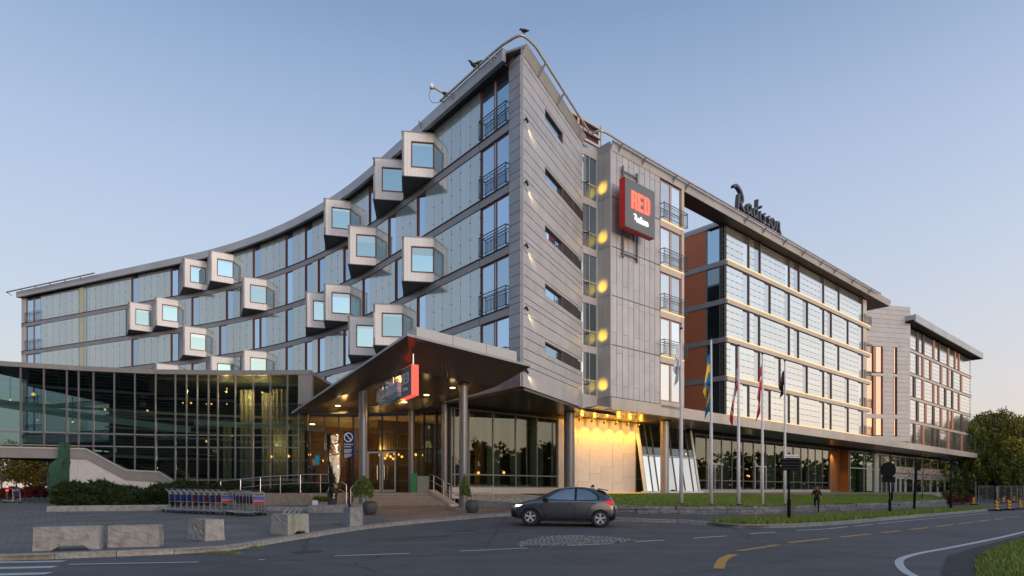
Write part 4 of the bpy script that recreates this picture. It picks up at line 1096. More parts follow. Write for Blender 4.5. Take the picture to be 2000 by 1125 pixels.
fw_w = {0: [(1787, 1794), (1799, 1805), (1820, 1825), (1831, 1835), (1848, 1853.5), (1862, 1866.5), (1870, 1874)], 1: [(1787, 1794), (1798, 1804.5), (1814, 1819.5), (1834, 1840), (1848, 1853.5), (1857, 1861.5), (1874, 1879)],
        2: [(1781, 1788), (1798, 1804.5), (1820, 1825), (1830, 1834.5), (1843, 1848), (1857, 1861.5), (1870, 1874.5)], 3: [(1787, 1794), (1804, 1809.5), (1819, 1825), (1834, 1840), (1848, 1853.5), (1856, 1861.5), (1875, 1880)], 4: [(1781, 1788), (1798, 1804.5), (1819, 1825), (1829, 1834.5), (1848, 1853.5), (1861, 1866.5), (1874, 1879.5)]}
pins = MB()
for k in range(5):
    z = ZK[k]; a = .1; top = 2.6
    for (u0, u1) in fw_w[k]:
        x0, x1 = along(V0, dR, u0), along(V0, dR, u1)
        if x0 - a > .12: slat_run(fw, FV, a, x0 - .01, z + .03, top - .03, 5, WGLASS, pins)
        q = MB(); q.box(lerp(x0, x1, .45), x1, -.2, .06, z + .02, z + top, FV); o = q.build('window', BROWN_D if int(u0) % 2 else SALMON_LIT, fw)
        g = MB(); g.box(x0, lerp(x0, x1, .45), -.06, -.03, z + .02, z + top, FV); g.build('window_pane', MIR_PALE, o); a = x1 + .01
    if LV - a > .2: slat_run(fw, FV, a, LV, z + .03, top - .03, 5, WGLASS, pins)
    q = MB(); q.box(0, LV + .3, -.2, .1, z - .4, z - .02, FV); q.build('floor_band', BEIGE, fw)
    q = MB(); q.box(0, LV + .3, .1, .16, z - .06, z - .02, FV); q.build('drip_edge', SEAM, fw)
pins.build('slat_pins', ALU, fw, kind='stuff')
q = MB(); q.box(LV - .12, LV + .02, -.2, .03, 7, 22.1, FV); q.build('corner_trim', BEIGE, fw)
ve = LV + 1.7
q = MB(); q.box(-1, ve, -9, 1.25, 22.2, 22.26, FV); q.build('eaves_soffit', SEAM, fw)
for i in range(10):
    q = MB(); q.box(lerp(-1, ve, i / 10) + .01, lerp(-1, ve, (i + 1) / 10) - .01, 1.1, 1.3, 22.15, 23.05, FV); q.build('fascia_panel', FASCIA, fw)
q = MB(); q.box(ve - .02, ve + .1, -9, 1.3, 22.15, 23.05, FV); q.build('fascia_panel', FASCIA, fw)
q = MB(); q.box(-1, ve, -9, 1.1, 22.4, 23.0, FV); q.build('roof', FASCIA, fw)
# ------------------------------------------------------------------ ground floor under the podium
FL = 1.32
gf = thing('ground_floor_storefront', 'recessed glazed ground floor with curtains and a lit pale panel wall under the hotel', 'building', (3.4, 40.4, 0))
G0 = T0 - nR * 3.9; FG = Fr(G0, dR, nR)
gu = lambda u: along(G0, dR, u)
def glazing(parent, fr, us, z0, z1, tz, mat, depth=.12, mm=ALU, w=.07, label=None):
    q = MB(); n = len(us)
    for a in us: q.box(a - w / 2, a + w / 2, -depth / 2, depth / 2, z0, z1, fr)
    for i in range(n - 1):
        for z in [z0 + w / 2, z1 - w / 2] + tz: q.box(us[i] + w / 2, us[i + 1] - w / 2, -depth / 2 + .01, depth / 2 - .01, z - w / 2, z + w / 2, fr)
    q.build('mullions', mm, parent)
    zs = [z0 + w] + sorted([t for t in tz]) + [z1 - w]
    for i in range(n - 1):
        for j in range(len(zs) - 1):
            g = MB(); g.box(us[i] + w / 2, us[i + 1] - w / 2, -.012, .012, zs[j] + (w / 2 if j else 0), zs[j + 1] - (w / 2 if j < len(zs) - 2 else 0), fr); g.build('glass_pane', mat, parent)
SILL = 1.62
q = MB(); q.box(-9.1, gu(1107), -.15, .15, 1.0, SILL, FG); q.build('plinth', BEIGE, gf)
glazing(gf, FG, [-9.05] + [gu(u) for u in (886.7, 914.7, 962.7, 1006.7, 1048, 1087)], SILL, 6.1, [2.36], CLEAR)
q = MB(); q.box(-9.1, gu(1107), -.2, .12, 6.1, ZS + .02, FG); q.build('head_beam', DARK, gf)
q = MB(); q.box(gu(1087) + .04, gu(1107), -.3, .14, SILL, 6.1, FG); q.build('pier', BEIGE, gf)
# lit pale wall: staggered panels
us = [gu(u) for u in (1107, 1128, 1150.7, 1173, 1196, 1217, 1240.5)]
q = MB(); q.box(us[0], us[-1], -.4, -.04, 1.1, ZS, FG); q.build('panel_backing', SEAM, gf)
spl = [[2.9, 4.6], [2.05, 4.95], [2.6, 4.2], [3.1, 3.2 + 1.9], [2.0, 4.7], [2.45, 4.1]]
for i in range(6):
    zz = [1.3] + spl[i] + [6.0]
    for j in range(3):
        q = MB(); d = random.uniform(0, .03); q.hexa([FG.p(us[i] + .006, -.05, zz[j] + .006), FG.p(us[i + 1] - .006, -.05, zz[j] + .006), FG.p(us[i + 1] - .006, d, zz[j] + .006), FG.p(us[i] + .006, d, zz[j] + .006)],
                       [FG.p(us[i] + .006, -.05, zz[j + 1] - .006), FG.p(us[i + 1] - .006, -.05, zz[j + 1] - .006), FG.p(us[i + 1] - .006, d + .025, zz[j + 1] - .006), FG.p(us[i] + .006, d + .025, zz[j + 1] - .006)])
        q.build('wall_panel', WHITEP, gf)
q = MB(); q.box(us[0], us[-1], -.4, .04, 6.0, ZS, FG); q.build('head_beam', WHITEP, gf)
q = MB(); q.box(us[0], us[-1], .06, .5, 1.02, 1.29, FG); q.build('wall_kerb', BEIGE, gf)
q = MB(); q.box(us[0] + .2, us[-1] + 2, .52, .56, 1.27, 1.29, FG); q.build('base_light_strip', emis('amber_strip', (1, .6, .08), .8), gf)
q = MB(); q.box(us[0] + .1, us[-1], .7, .76, 6.22, 6.27, FG); o = q.build('lamp_rail', DARK, gf)
for i in range(6):
    a = lerp(us[0] + .5, us[-1] - .5, i / 5)
    q = MB(); q.tube([FG.p(a, .73, 6.25), FG.p(a, .6, 6.02)], .06, 8); q.build('spot_head', DARK, o)
    lamp('wall_spot', FG.p(a, .62, 5.97), 70, (1, .43, .025), .05, 'SPOT', FG.p(a, .02, 3.4), 120, .8, parent=gf)
    lamp('soffit_spot', FG.p(a, .9, 6.1), 12, (1, .43, .025), .05, 'POINT', parent=gf)
# leaning glass bay
sl = thing('leaning_glass_bay', 'white framed glass bay leaning back beneath the hotel beside the lit wall', 'glass bay', FT.p(7.7, -3.0, 1.2))
def LP(a, t, off=0): return FT.p(a, lerp(-3.0, -3.84, t) + off, lerp(1.25, 6.35, t))
aa = [lerp(7.7, 14.9, x) for x in (0, .1, .2, .36, .52, .68, .84, .94)]
for i, a in enumerate(aa):
    q = MB(); w = .22 if i in (0, 7) else .04
    if i == 0: a -= .22
    b4 = [LP(a, 0, -.12), LP(a + w, 0, -.12), LP(a + w, 0, .06), LP(a, 0, .06)]; t4 = [LP(a, 1, -.12), LP(a + w, 1, -.12), LP(a + w, 1, .06), LP(a, 1, .06)]
    q.hexa(b4, t4); q.build('frame_post', WHITE if i in (0, 7) else ALU, sl)
q = MB(); q.hexa([LP(aa[0], .54, -.1), LP(aa[-1], .54, -.1), LP(aa[-1], .54, .04), LP(aa[0], .54, .04)], [LP(aa[0], .56, -.1), LP(aa[-1], .56, -.1), LP(aa[-1], .56, .04), LP(aa[0], .56, .04)]); q.build('transom', ALU_L, sl)
q = MB(); q.box(7.4, 15.0, -3.3, -2.9, 1.05, 1.4, FT); q.build('sill', WHITE, sl)
for i in range(7):
    for (t0, t1, m_) in ((.03, .535, MIR_PALE), (.565, 1.0, CLEAR)):
        q = MB(); q.hexa([LP(aa[i] + .045, t0, -.03), LP(aa[i + 1] - .005, t0, -.03), LP(aa[i + 1] - .005, t0, .0), LP(aa[i] + .045, t0, .0)], [LP(aa[i] + .045, t1, -.03), LP(aa[i + 1] - .005, t1, -.03), LP(aa[i + 1] - .005, t1, .0), LP(aa[i] + .045, t1, .0)]); q.build('glass_pane', m_, sl)
# dark glass between lit wall and bay
glazing(gf, FG, [gu(1240.5) + .05, gu(1256)], 1.3, 6.1, [2.3], CLEAR)
# storefront to the right
mus = [gu(u) for u in (1357, 1379, 1409, 1429, 1451, 1471, 1495, 1513, 1533, 1549, 1564, 1578, 1592, 1606, 1619)]
glazing(gf, FG, mus, SILL - .1, 6.1, [2.3], CLEAR)
q = MB(); q.box(mus[0] - 1, gu(1620), -.15, .12, 1.0, SILL - .1, FG); q.build('plinth', BEIGE, gf)
q = MB(); q.box(mus[0] - 1, gu(1900), -.2, .12, 6.1, ZS + .02, FG); q.build('head_beam', DARK, gf)
for (u0, u1) in ((1380, 1408), (1472, 1494.5)):
    a0, a1 = gu(u0), gu(u1); q = MB(); t = .1
    q.box(a0, a0 + t, .06, .14, SILL - .1, 3.75, FG); q.box(a1 - t, a1, .06, .14, SILL - .1, 3.75, FG); q.box(a0 + t, a1 - t, .06, .14, 3.65, 3.75, FG); q.box((a0 + a1) / 2 - .05, (a0 + a1) / 2 + .05, .06, .13, SILL - .1, 3.65, FG)
    o = q.build('door', ALU_L, gf); h_ = MB(); h_.tube([FG.p((a0 + a1) / 2 + .14, .2, 2.3), FG.p((a0 + a1) / 2 + .14, .2, 3.1)], .02, 6); h_.build('door_handle', STEEL, o)
# copper door recess and the farther storefront
a0, a1 = gu(1620), gu(1655)
COPPER = pm('copper_panel', (.28, .13, .05), .45, .5, noise=.15, nscale=.8)
for i in range(5):
    q = MB(); q.box(lerp(a0, a1, i / 5) + .01, lerp(a0, a1, (i + 1) / 5) - .01, -.9, -.8, 1.3, 6.1, FG); q.build('copper_door_panel', COPPER, gf)
q = MB(); q.box(a0 - .12, a0, -.9, .1, 1.0, 6.1, FG); q.build('door_jamb', COPPER, gf); q = MB(); q.box(a1, a1 + .3, -.9, .1, 1.0, 6.1, FG); q.build('door_jamb', COPPER, gf)
lamp('door_light', FG.p((a0 + a1) / 2, -.3, 5.8), 160, (1, .5, .1), .1, 'SPOT', FG.p((a0 + a1) / 2, -.8, 3), 110, .7, parent=gf)
glazing(gf, FG, [gu(u) for u in (1660, 1687, 1707)], 1.1, 6.1, [4.1], CLEAR, w=.12, mm=ALU_L)
q = MB(); q.box(gu(1707), gu(1714), -.2, .15, .9, 6.1, FG); q.build('pier', ALU_L, gf)
mus2 = [gu(u) for u in (1714, 1722, 1731, 1740, 1749, 1758, 1768, 1784, 1801, 1817, 1831, 1845, 1859, 1870, 1880)]
glazing(gf, FG, mus2[:4], .7, 6.1, [4.1], MIR_PALE, w=.1, mm=BEIGE)
glazing(gf, FG, mus2[3:], 4.5, 6.1, [], mirror_glass('far_store_glass', (.35, .42, .42), .04), w=.16, mm=BEIGE)
q = MB(); q.box(mus2[3], mus2[-1] + .4, -.2, .3, 3.8, 4.5, FG); q.build('concrete_band', BEIGE, gf)
glazing(gf, FG, mus2[3:], .4, 3.8, [], mirror_glass('far_store_glass2', (.2, .3, .3), .05), w=.8, mm=ALU_L)
q = MB(); q.box(gu(1655), gu(1812), -.2, 1.6, .0, 1.1, FG); q.build('terrace_edge', BEIGE, gf)
# interior: floor, back wall, ceiling, curtains, lamps
q = MB(); q.box(-9, 75, -8.2, -.2, 1.0, FL, FG); q.build('interior_floor', INT_FLOOR, gf)
q = MB(); q.box(-9, 75, -8.4, -8.2, 1.0, 6.3, FG); q.build('interior_wall', INT_WALL, gf)
def curtain(parent, fr, a0, a1, b, z0, z1, mat=None, amp=.07, per=.28):
    q = MB(); n = max(6, int((a1 - a0) / per * 6))
    for i in range(n + 1):
        a = lerp(a0, a1, i / n); bb = b + amp * math.sin(a / per * 2 * math.pi) + amp * .4 * math.sin(a * 3.1)
        q.v += [tuple(fr.p(a, bb, z0)), tuple(fr.p(a, bb, z1))]
    for i in range(n): q.f.append((2 * i, 2 * i + 2, 2 * i + 3, 2 * i + 1)); q.m.append(0)
    return q.build('curtain', mat or CURTAIN, parent, smooth=True)
for (u0, u1) in ((890, 935), (966, 990), (1010, 1030), (1052, 1075), (1360, 1376), (1412, 1438), (1500, 1524), (1540, 1580), (1585, 1618), (1664, 1682), (1690, 1704)):
    curtain(gf, FG, gu(u0), gu(u1), -.7, FL, 6.2)
TEAL = pm('bench_teal', (.2, .33, .3), .7)
for (u0, u1) in ((920, 958), (968, 1000), (1012, 1045)):
    q = MB(); q.box(gu(u0), gu(u1), -1.2, -.4, FL, FL + .5, FG); q.build('window_bench', TEAL, gf)
def bulb(parent, p, r=.09, cord=0, name='pendant_bulb', mat=None):
    o = MB().lathe([(r * .2, -r), (r * .8, -r * .6), (r, 0), (r * .8, r * .6), (r * .25, r)], p, 10).build(name, mat or E_BULB, parent, smooth=True)
    if cord: MB().tube([p + Vector((0, 0, r)), p + Vector((0, 0, cord))], .012, 5).build('cord', BLACK, o)
    return o
for (u, v, d) in ((965, 924, 1.5), (1025, 923, 2.0), (1400, 887, 3), (1389, 917, 3), (1517, 929, 3), (1502, 930, 2), (1236, 923, .6)):
    a = gu(u); p = FG.p(a, -d, 0); p.z = CZ + (VH - v) / FPX * p.y; bulb(gf, p, .09)
for (a, e) in ((-7, 26), (-3.5, 20), (0, 14), (18, 26), (24, 22), (30, 26), (38, 22), (50, 26)):
    lamp('room_light', FG.p(a, -3.0, 4.6), e * .16, (1, .66, .32), .3, parent=gf)
lamp('room_light', FG.p(-8.1, -1.6, 3.0), 7, (1, .6, .22), .15, parent=gf)

# ------------------------------------------------------------------ entrance glazing, landing, steps
en = thing('entrance_lobby', 'glazed hotel entrance lobby glowing amber behind the columns', 'lobby', (-8, 38, 1.3))
E1 = FG.p(-9.1, 0, 0); E2 = Vector((-.1618 * 37.5, 37.5, 0)); E3 = Vector((-.2573 * 38.5, 38.5, 0)); E4 = Vector((-.328 * 38.1, 38.1, 0))
for (a, c, n, tz) in ((E2, E1, 3, [3.9]), (E3, E2, 4, [3.9]), (E4, E3, 3, [2.9, 3.9])):
    fr = Fr(a, c - a, None); L = (c - a).length
    if fr.n.y > 0: fr = Fr(a, c - a, -fr.n)
    glazing(en, fr, [L * i / n for i in range(n + 1)], 1.34, 6.1, tz, CLEAR, mm=DARK)
    q = MB(); q.box(0, L, -.15, .15, 6.1, ZS, fr); q.build('head_beam', DARK, en)
fr = Fr(E3, E2 - E3); fr = Fr(E3, E2 - E3, Vector((fr.e.y, -fr.e.x, 0))); L = (E2 - E3).length
for i in range(2):
    a0 = L * (1.02 + i * 1.0) / 4 + (0.0); a1 = a0 + L / 4 - .06; q = MB(); t = .09
    q.box(a0, a0 + t, .07, .13, 1.36, 3.85, fr); q.box(a1 - t, a1, .07, .13, 1.36, 3.85, fr); q.box(a0 + t, a1 - t, .07, .13, 3.75, 3.85, fr); q.box(a0 + t, a1 - t, .07, .13, 1.36, 1.5, fr)
    o = q.build('door', ALU_L, en); h_ = MB(); x = a1 - .2 if i == 0 else a0 + .2; h_.tube([fr.p(x, .2, 2.1), fr.p(x, .2, 3.0)], .02, 6); h_.build('door_handle', STEEL, o)
q = MB(); q.prism([(-15, 38.7), (-3.0, 35.0), (-1.0, 38), (-1.0, 52), (-15, 52)], 1.1, FL); q.build('lobby_floor', INT_FLOOR, en)
WARMW = pm('lobby_wall', (.34, .18, .08), .6, noise=.2, nscale=.7)
q = MB(); q.prism([(-15, 46.0), (-2, 46.0), (-2, 46.3), (-15, 46.3)], 1.2, 6.3); q.prism([(-2.3, 38), (-2, 38), (-2, 46), (-2.3, 46)], 1.2, 6.3); q.build('lobby_wall', WARMW, en)
q = MB(); q.prism([(-14.8, 39.2), (-5.4, 38.4), (-2.4, 38.3), (-2.4, 46), (-14.8, 46)], 6.12, 6.2); q.build('lobby_ceiling', INT_CEIL, en)
q = MB(); q.box(-10.0, -7.6, 42.2, 42.9, FL, FL + 1.05); q.build('reception_desk', pm('desk_wood', (.32, .15, .06), .5), en)
q = MB()
for i in range(8): q.box(-12.3 + i * 1.15, -11.85 + i * 1.15, 45.7, 45.9, FL, 5.6)
q.build('wall_fins', pm('lobby_fin', (.14, .07, .035), .5), en)
rb = random.Random(4)
for (u, v) in ((742, 889), (757, 884), (763, 892), (771, 887), (752, 895), (778, 888), (785, 892), (742, 894), (768, 896), (800, 890), (812, 888), (827, 889), (605, 888), (756, 890), (775, 894), (632, 900)):
    Y = 40.5 + rb.uniform(-.6, .9); bulb(en, at(u, v, Y), .085, 1.4)
for (x, y, z, e) in ((-8.5, 40.6, 4.2, 90), (-11.5, 41, 4.4, 60), (-5.5, 40, 4.4, 45), (-8, 44.5, 4.8, 60), (-12, 44.5, 4.8, 50)):
    lamp('lobby_light', (x, y, z), e * .5, (1, .52, .17), .25, parent=en)
# landing and steps
st = thing('entrance_steps', 'flight of broad stone steps rising to the hotel entrance', 'steps', onground(790, 990))
STEP = pm('step_stone', (.30, .245, .2), .8, noise=.15, nscale=4, objvar=.06)
TREAD_LIT = pm('step_tread_lit', (.48, .42, .36), .7); NST = 7; zb0 = .66; 
for i in range(NST):
    t = i / (NST - 1); Y = lerp(32.0, 34.4, t); uL, uR = lerp(686, 694, t), lerp(874, 833, t)
    z1 = lerp(zb0 + .1, FL, t); q = MB()
    xl, xr = (uL - UC) / FPX * Y, (uR - UC) / FPX * Y
    q.box(xl, xr, Y + .04, 37.2 if i == NST - 1 else Y + .46, .3, z1 - .045); q.box(xl, xr, Y, 37.2 if i == NST - 1 else Y + .46, z1 - .045, z1); o = q.build('step', STEP, st)
    q = MB(); q.box(xl + .02, xr - .02, Y - .004, Y + .07, z1 - .03, z1 + .004); q.build('lit_tread_edge', TREAD_LIT, o)  # lighter strip paints the light on each tread into the colour
q = MB(); q.prism([(-16.5, 33.2), (-9.4, 33.2), (-8.9, 34.45), (-4.7, 34.45), (-3.4, 34.6), (-3.2, 36.5), (-6, 37.6), (-10, 38.6), (-16.5, 38.6)], .4, FL - .006); q.build('landing', STEP, st)
# sloping cheek wall on the right with its handrail
ch0 = Vector(((880 - UC) / FPX * 31.7, 31.7, 0)); ch1 = Vector(((836 - UC) / FPX * 34.6, 34.6, 0)); d = (ch1 - ch0); nn = Vector((d.y, -d.x, 0)).normalized() * .45
q = MB(); q.hexa([ch0 + Vector((0, 0, .3)), ch0 + nn + Vector((0, 0, .3)), ch1 + nn + Vector((0, 0, .3)), ch1 + Vector((0, 0, .3))], [ch0 + Vector((0, 0, .75)), ch0 + nn + Vector((0, 0, .75)), ch1 + nn + Vector((0, 0, 1.5)), ch1 + Vector((0, 0, 1.5))]); q.build('cheek_wall', BEIGE, st)
def handrail(pts, lab, posts=4, h=.95, mat=STEEL):
    """pts: foot line of the rail"""
    o = thing('handrail', lab, 'handrail', pts[0], 'steel handrails at the entrance')
    top = [p + Vector((0, 0, h)) for p in pts]; MB().tube([pts[0] + Vector((0, 0, h * .55))] + top if False else top, .025, 7).build('rail', mat, o, smooth=True)
    MB().tube([p + Vector((0, 0, h * .55)) for p in pts], .018, 6).build('lower_rail', mat, o, smooth=True)
    acc_ = [0]
    for i in range(1, len(pts)): acc_.append(acc_[-1] + (pts[i] - pts[i - 1]).length)
    for k in range(posts):
        s = acc_[-1] * (k + .02) / (posts - 1 + .04)
        for i in range(1, len(pts)):
            if s <= acc_[i] + 1e-6: p = pts[i - 1].lerp(pts[i], (s - acc_[i - 1]) / max(1e-6, acc_[i] - acc_[i - 1])); break
        MB().tube([p, p + Vector((0, 0, h))], .022, 6).build('post', mat, o)
    return o
c0 = ch0 + nn * .5 + Vector((0, 0, .78)); c1 = ch1 + nn * .5 + Vector((0, 0, 1.52))
handrail([c0, c1, c1 + Vector((-.3, 1.2, 0))], 'sloping steel handrail on the right cheek of the entrance steps', 4, .85)
gl0 = onground(1008, 990); 
handrail([Vector((-3.1, 30.4, .95)), Vector((-1.6, 30.0, .95)), Vector((-.9, 29.4, .95))], 'low steel rail over the pebbles beside the right canopy column', 3, .7)
lft = [Vector(((u - UC) / FPX * 33.3, 33.3, z)) for u, z in ((430, .95), (520, 1.2), (600, FL), (638, FL))]
handrail(lft + [Vector((-.268 * 32.2, 32.2, .75))], 'long steel ramp handrail behind the dark hedge', 8, 1.0)
handrail([Vector((-.262 * 32.0, 32.0, .62)), Vector((-.25 * 33.4, 33.4, 1.1))], 'short steel handrail at the left edge of the entrance steps', 2, .9)
q = MB(); q.hexa([Vector((-19, 33.4, .3)), Vector((-13, 33.4, .3)), Vector((-13, 35, .3)), Vector((-19, 35, .3))], [Vector((-19, 33.4, .6)), Vector((-13, 33.4, FL - .01)), Vector((-13, 35, FL - .01)), Vector((-19, 35, .6))]); q.build('ramp', STEP, st)
# green litter bin by the door
lb_ = thing('litter_bin', 'small steel litter bin with green top beside the entrance doors', 'bin', Vector((-5.1, 35.3, FL)))
q = MB(); q.box(-5.4, -4.75, 35.1, 35.5, FL, FL + .95); q.build('body', STEEL, lb_); q = MB(); q.box(-5.75, -5.42, 35.1, 35.5, FL, FL + 1.1); q.build('green_side', pm('bin_green', (.02, .22, .08), .5), lb_)

# ------------------------------------------------------------------ canopy
ca = thing('entrance_canopy', 'large dark winged entrance canopy with pale metal upstand', 'canopy', (-4.5, 29, .45))
A_ = Vector((-4.08, 24.0, 7.47)); B_ = Vector((.86, 28.3, 7.12)); D_ = Vector((-11.7, 32.7, 5.5)); Cc = Vector((-6.2, 37.2, 6.3)); B2 = B_ + dL * 3.6; B2.z = 6.5
Ai = Vector((-4.3, 26.7, 6.62)); Bi = Vector((-.75, 29.5, 6.42)); Di = Vector((-10.1, 33.5, 5.6)); Ci = Vector((-6.2, 37.15, 6.2)); B2i = B2 + Vector((-.2, .1, -.12))
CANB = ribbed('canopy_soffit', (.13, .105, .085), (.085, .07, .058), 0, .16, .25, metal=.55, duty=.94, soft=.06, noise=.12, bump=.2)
q = MB(); up_ = Vector((0, 0, .1))
q.add([A_, B_, B2, Cc, D_, Ai, Bi, B2i, Ci, Di], [(0, 1, 6, 5), (1, 2, 7, 6), (2, 3, 8, 7), (3, 4, 9, 8), (4, 0, 5, 9), (5, 6, 7, 8, 9)])
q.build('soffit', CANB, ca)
q = MB(); T = [v + up_ for v in (A_, B_, B2, Cc, D_)]; mid = Vector((-4.6, 31, 7.3))
q.add([A_, B_, B2, Cc, D_] + T, [(0, 1, 6, 5), (1, 2, 7, 6), (2, 3, 8, 7), (3, 4, 9, 8), (4, 0, 5, 9)]); q.build('edge_trim', ZINC_D, ca)
q = MB(); q.add(T + [mid], [(0, 1, 5), (1, 2, 5), (2, 3, 5), (3, 4, 5), (4, 0, 5)]); q.build('roof', FASCIA, ca)
a_ = A_ + dR * .5 + dL * .1; b_ = B_ - dR * .75 + dL * .1; 
for i in range(3):
    p0, p1 = a_.lerp(b_, i / 3), a_.lerp(b_, (i + 1) / 3 - .004); z00, z01 = lerp(7.4, 7.18, i / 3), lerp(7.4, 7.18, (i + 1) / 3); h0, h1 = lerp(7.93, 7.72, i / 3), lerp(7.93, 7.72, (i + 1) / 3)
    q = MB(); w_ = dL * .12
    q.hexa([Vector((p.x, p.y, z)) for p, z in ((p0, z00), (p1, z01), (p1 + w_, z01), (p0 + w_, z00))], [Vector((p.x, p.y, z)) for p, z in ((p0, h0), (p1, h1), (p1 + w_, h1), (p0 + w_, h0))]); q.build('upstand_panel', pm('upstand_pale', (.42, .42, .42), .4, .3), ca)
q = MB(); p0 = a_ + dL * .12; p1 = a_ + dL * 2.6
q.hexa([Vector((p0.x, p0.y, 7.4)), Vector((p0.x + .1, p0.y + .08, 7.4)), Vector((p1.x + .1, p1.y + .08, 7.2)), Vector((p1.x, p1.y, 7.2))], [Vector((p0.x, p0.y, 7.93)), Vector((p0.x + .1, p0.y + .08, 7.93)), Vector((p1.x + .1, p1.y + .08, 7.5)), Vector((p1.x, p1.y, 7.5))]); q.build('upstand_panel', ZINC, ca)
q = MB(); q.add([Vector((a_.x, a_.y, 7.92)), Vector((b_.x, b_.y, 7.71)), Vector((b_.x, b_.y, 7.71)) + dL * 4.5 + Vector((0, 0, -.2)), Vector((a_.x, a_.y, 7.92)) + dL * 4.5 + Vector((0, 0, -.9))], [(0, 1, 2, 3)]); q.build('roof', FASCIA, ca)
def column(parent, p, r, z0, z1, mat=COLUMN_M, plinth=True):
    o = MB().lathe([(r, z0), (r, z1)], (p[0], p[1], 0), 20).build('column', mat, parent, smooth=40)
    MB().lathe([(r * 1.5, z1 - .03), (r * 1.5, z1 + .05)], (p[0], p[1], 0), 16).build('column_head', DARK, o)
    if plinth: q = MB(); q.box(p[0] - r * 1.7, p[0] + r * 1.7, p[1] - r * 1.7, p[1] + r * 1.7, z0 - .3, z0 + .12); q.build('column_plinth', STEP, o)
column(ca, (-.2415 * 29.4, 29.4), .2, ground(-7, 29) + .1, 6.44)
column(ca, (-.0788 * 29.0, 29.0), .2, ground(-2.3, 29) + .1, 6.4)
column(gf, (-.109 * 34.6, 34.6), .19, FL, 6.3, plinth=False); column(gf, (-.163 * 37.0, 37.0), .19, FL, 6.3, plinth=False)
pcol = at(1112, 958, 38.2); column(gf, (pcol.x, pcol.y), .33, .9, 6.3, plinth=False)
pcol = FT.p(along(T0 - nR * 1.6, dR, 1298), -1.6, 0); column(gf, (pcol.x, pcol.y), .3, .9, 6.4, pm('column_warm', (.36, .33, .31), .4, .2), plinth=False)
for (u, v) in ((685, 774), (660, 794), (942, 741), (884, 759), (833, 773), (790, 787), (748, 747), (610, 830)):
    Y = 30.5 if u < 800 else 28.8
    p = at(u, v, Y); k = (Ai.z + .0)
    q = MB(); q.lathe([(.13, 0), (.13, .03)], Vector((p.x, p.y, p.z + .02)), 12); q.build('downlight', emis('downlight', (1, .7, .35), 1.5) if 'downlight' not in bpy.data.materials else bpy.data.materials['downlight'], ca)
for (x, y) in ((-8.5, 31.5), (-5.5, 30.5), (-2.4, 30.8), (-6, 34)): lamp('canopy_light', (x, y, 5.3), 12, (1, .55, .2), .12, parent=ca)
# ------------------------------------------------------------------ glass pavilion on the left
pv = thing('glass_pavilion', 'curved two storey glass pavilion bridging an underpass on the left', 'building', (-22, 38, .5))
pyc = [(-120, 34.2), (0, 35.5), (150, 36.9), (300, 38.0), (450, 38.35), (608, 38.2)]
def PY(u):
    for i in range(1, len(pyc)):
        if u <= pyc[i][0]: return lerp(pyc[i - 1][1], pyc[i][1], (u - pyc[i - 1][0]) / (pyc[i][0] - pyc[i - 1][0]))
    return pyc[-1][1]
def PP(u, z=0.0, back=0.0):
    Y = PY(u); return Vector(((u - UC) / FPX * Y, Y + back, z))
PT = 8.62
band = [(-120, 3.97), (170, 3.97), (247, 2.71), (312, 2.62), (356, 1.75), (608, 1.4)]
def BZ(u):
    for i in range(1, len(band)):
        if u <= band[i][0]: return lerp(band[i - 1][1], band[i][1], (u - band[i - 1][0]) / (band[i][0] - band[i - 1][0]))
    return 1.4
mull = [-110, -60, -5, 39.5, 85, 130, 153, 182, 222.7, 263, 303.5, 342, 364, 385, 406.7, 425, 459, 494, 527.5, 561, 583]
TR = [4.12, 4.88]
q = MB()
def post(u, z0, z1, w=.026, d=.09):
    p = PP(u); q.box(p.x - w, p.x + w, p.y - d * .2, p.y + d * .8, z0, z1)
for u in mull: post(u, BZ(u), PT)
for i in range(len(mull) - 1):
    a, c = PP(mull[i]), PP(mull[i + 1])
    for z in TR:
        if z > BZ(mull[i]) + .1:
            q.hexa([a + Vector((.05, 0, z - .035)), c + Vector((-.05, 0, z - .035)), c + Vector((-.05, .1, z - .035)), a + Vector((.05, .1, z - .035))], [a + Vector((.05, 0, z + .035)), c + Vector((-.05, 0, z + .035)), c + Vector((-.05, .1, z + .035)), a + Vector((.05, .1, z + .035))])
    if mull[i] > 340:
        z = 2.1
        q.hexa([a + Vector((.05, 0, z - .03)), c + Vector((-.05, 0, z - .03)), c + Vector((-.05, .1, z - .03)), a + Vector((.05, .1, z - .03))], [a + Vector((.05, 0, z + .03)), c + Vector((-.05, 0, z + .03)), c + Vector((-.05, .1, z + .03)), a + Vector((.05, .1, z + .03))])
q.build('mullions', pm('pavilion_mullion', (.2, .195, .195), .5, .3), pv)
for i in range(len(mull) - 1):
    u0, u1 = mull[i], mull[i + 1]; a, c = PP(u0), PP(u1); o_ = Vector((0, .06, 0)); e_ = (c - a).normalized() * .05
    rows_ = []
    lo0, lo1 = BZ(u0), BZ(u1)
    if lo0 < TR[0] - .12: rows_.append((lo0, lo1, TR[0], TR[0]))
    rows_.append((TR[0] + .035, TR[0] + .035, TR[1] - .035, TR[1] - .035)); rows_.append((TR[1] + .035, TR[1] + .035, PT - .02, PT - .02))
    for (z0, z1, z2, z3) in rows_:
        g = MB(); P4 = [(a + o_ + e_, z0), (c + o_ - e_, z1), (c + o_ - e_, z3), (a + o_ + e_, z2)]
        g.extr([Vector((p.x, p.y, z)) for p, z in P4], Vector((0, .02, 0))); g.build('glass_pane', CLEAR_G, pv)
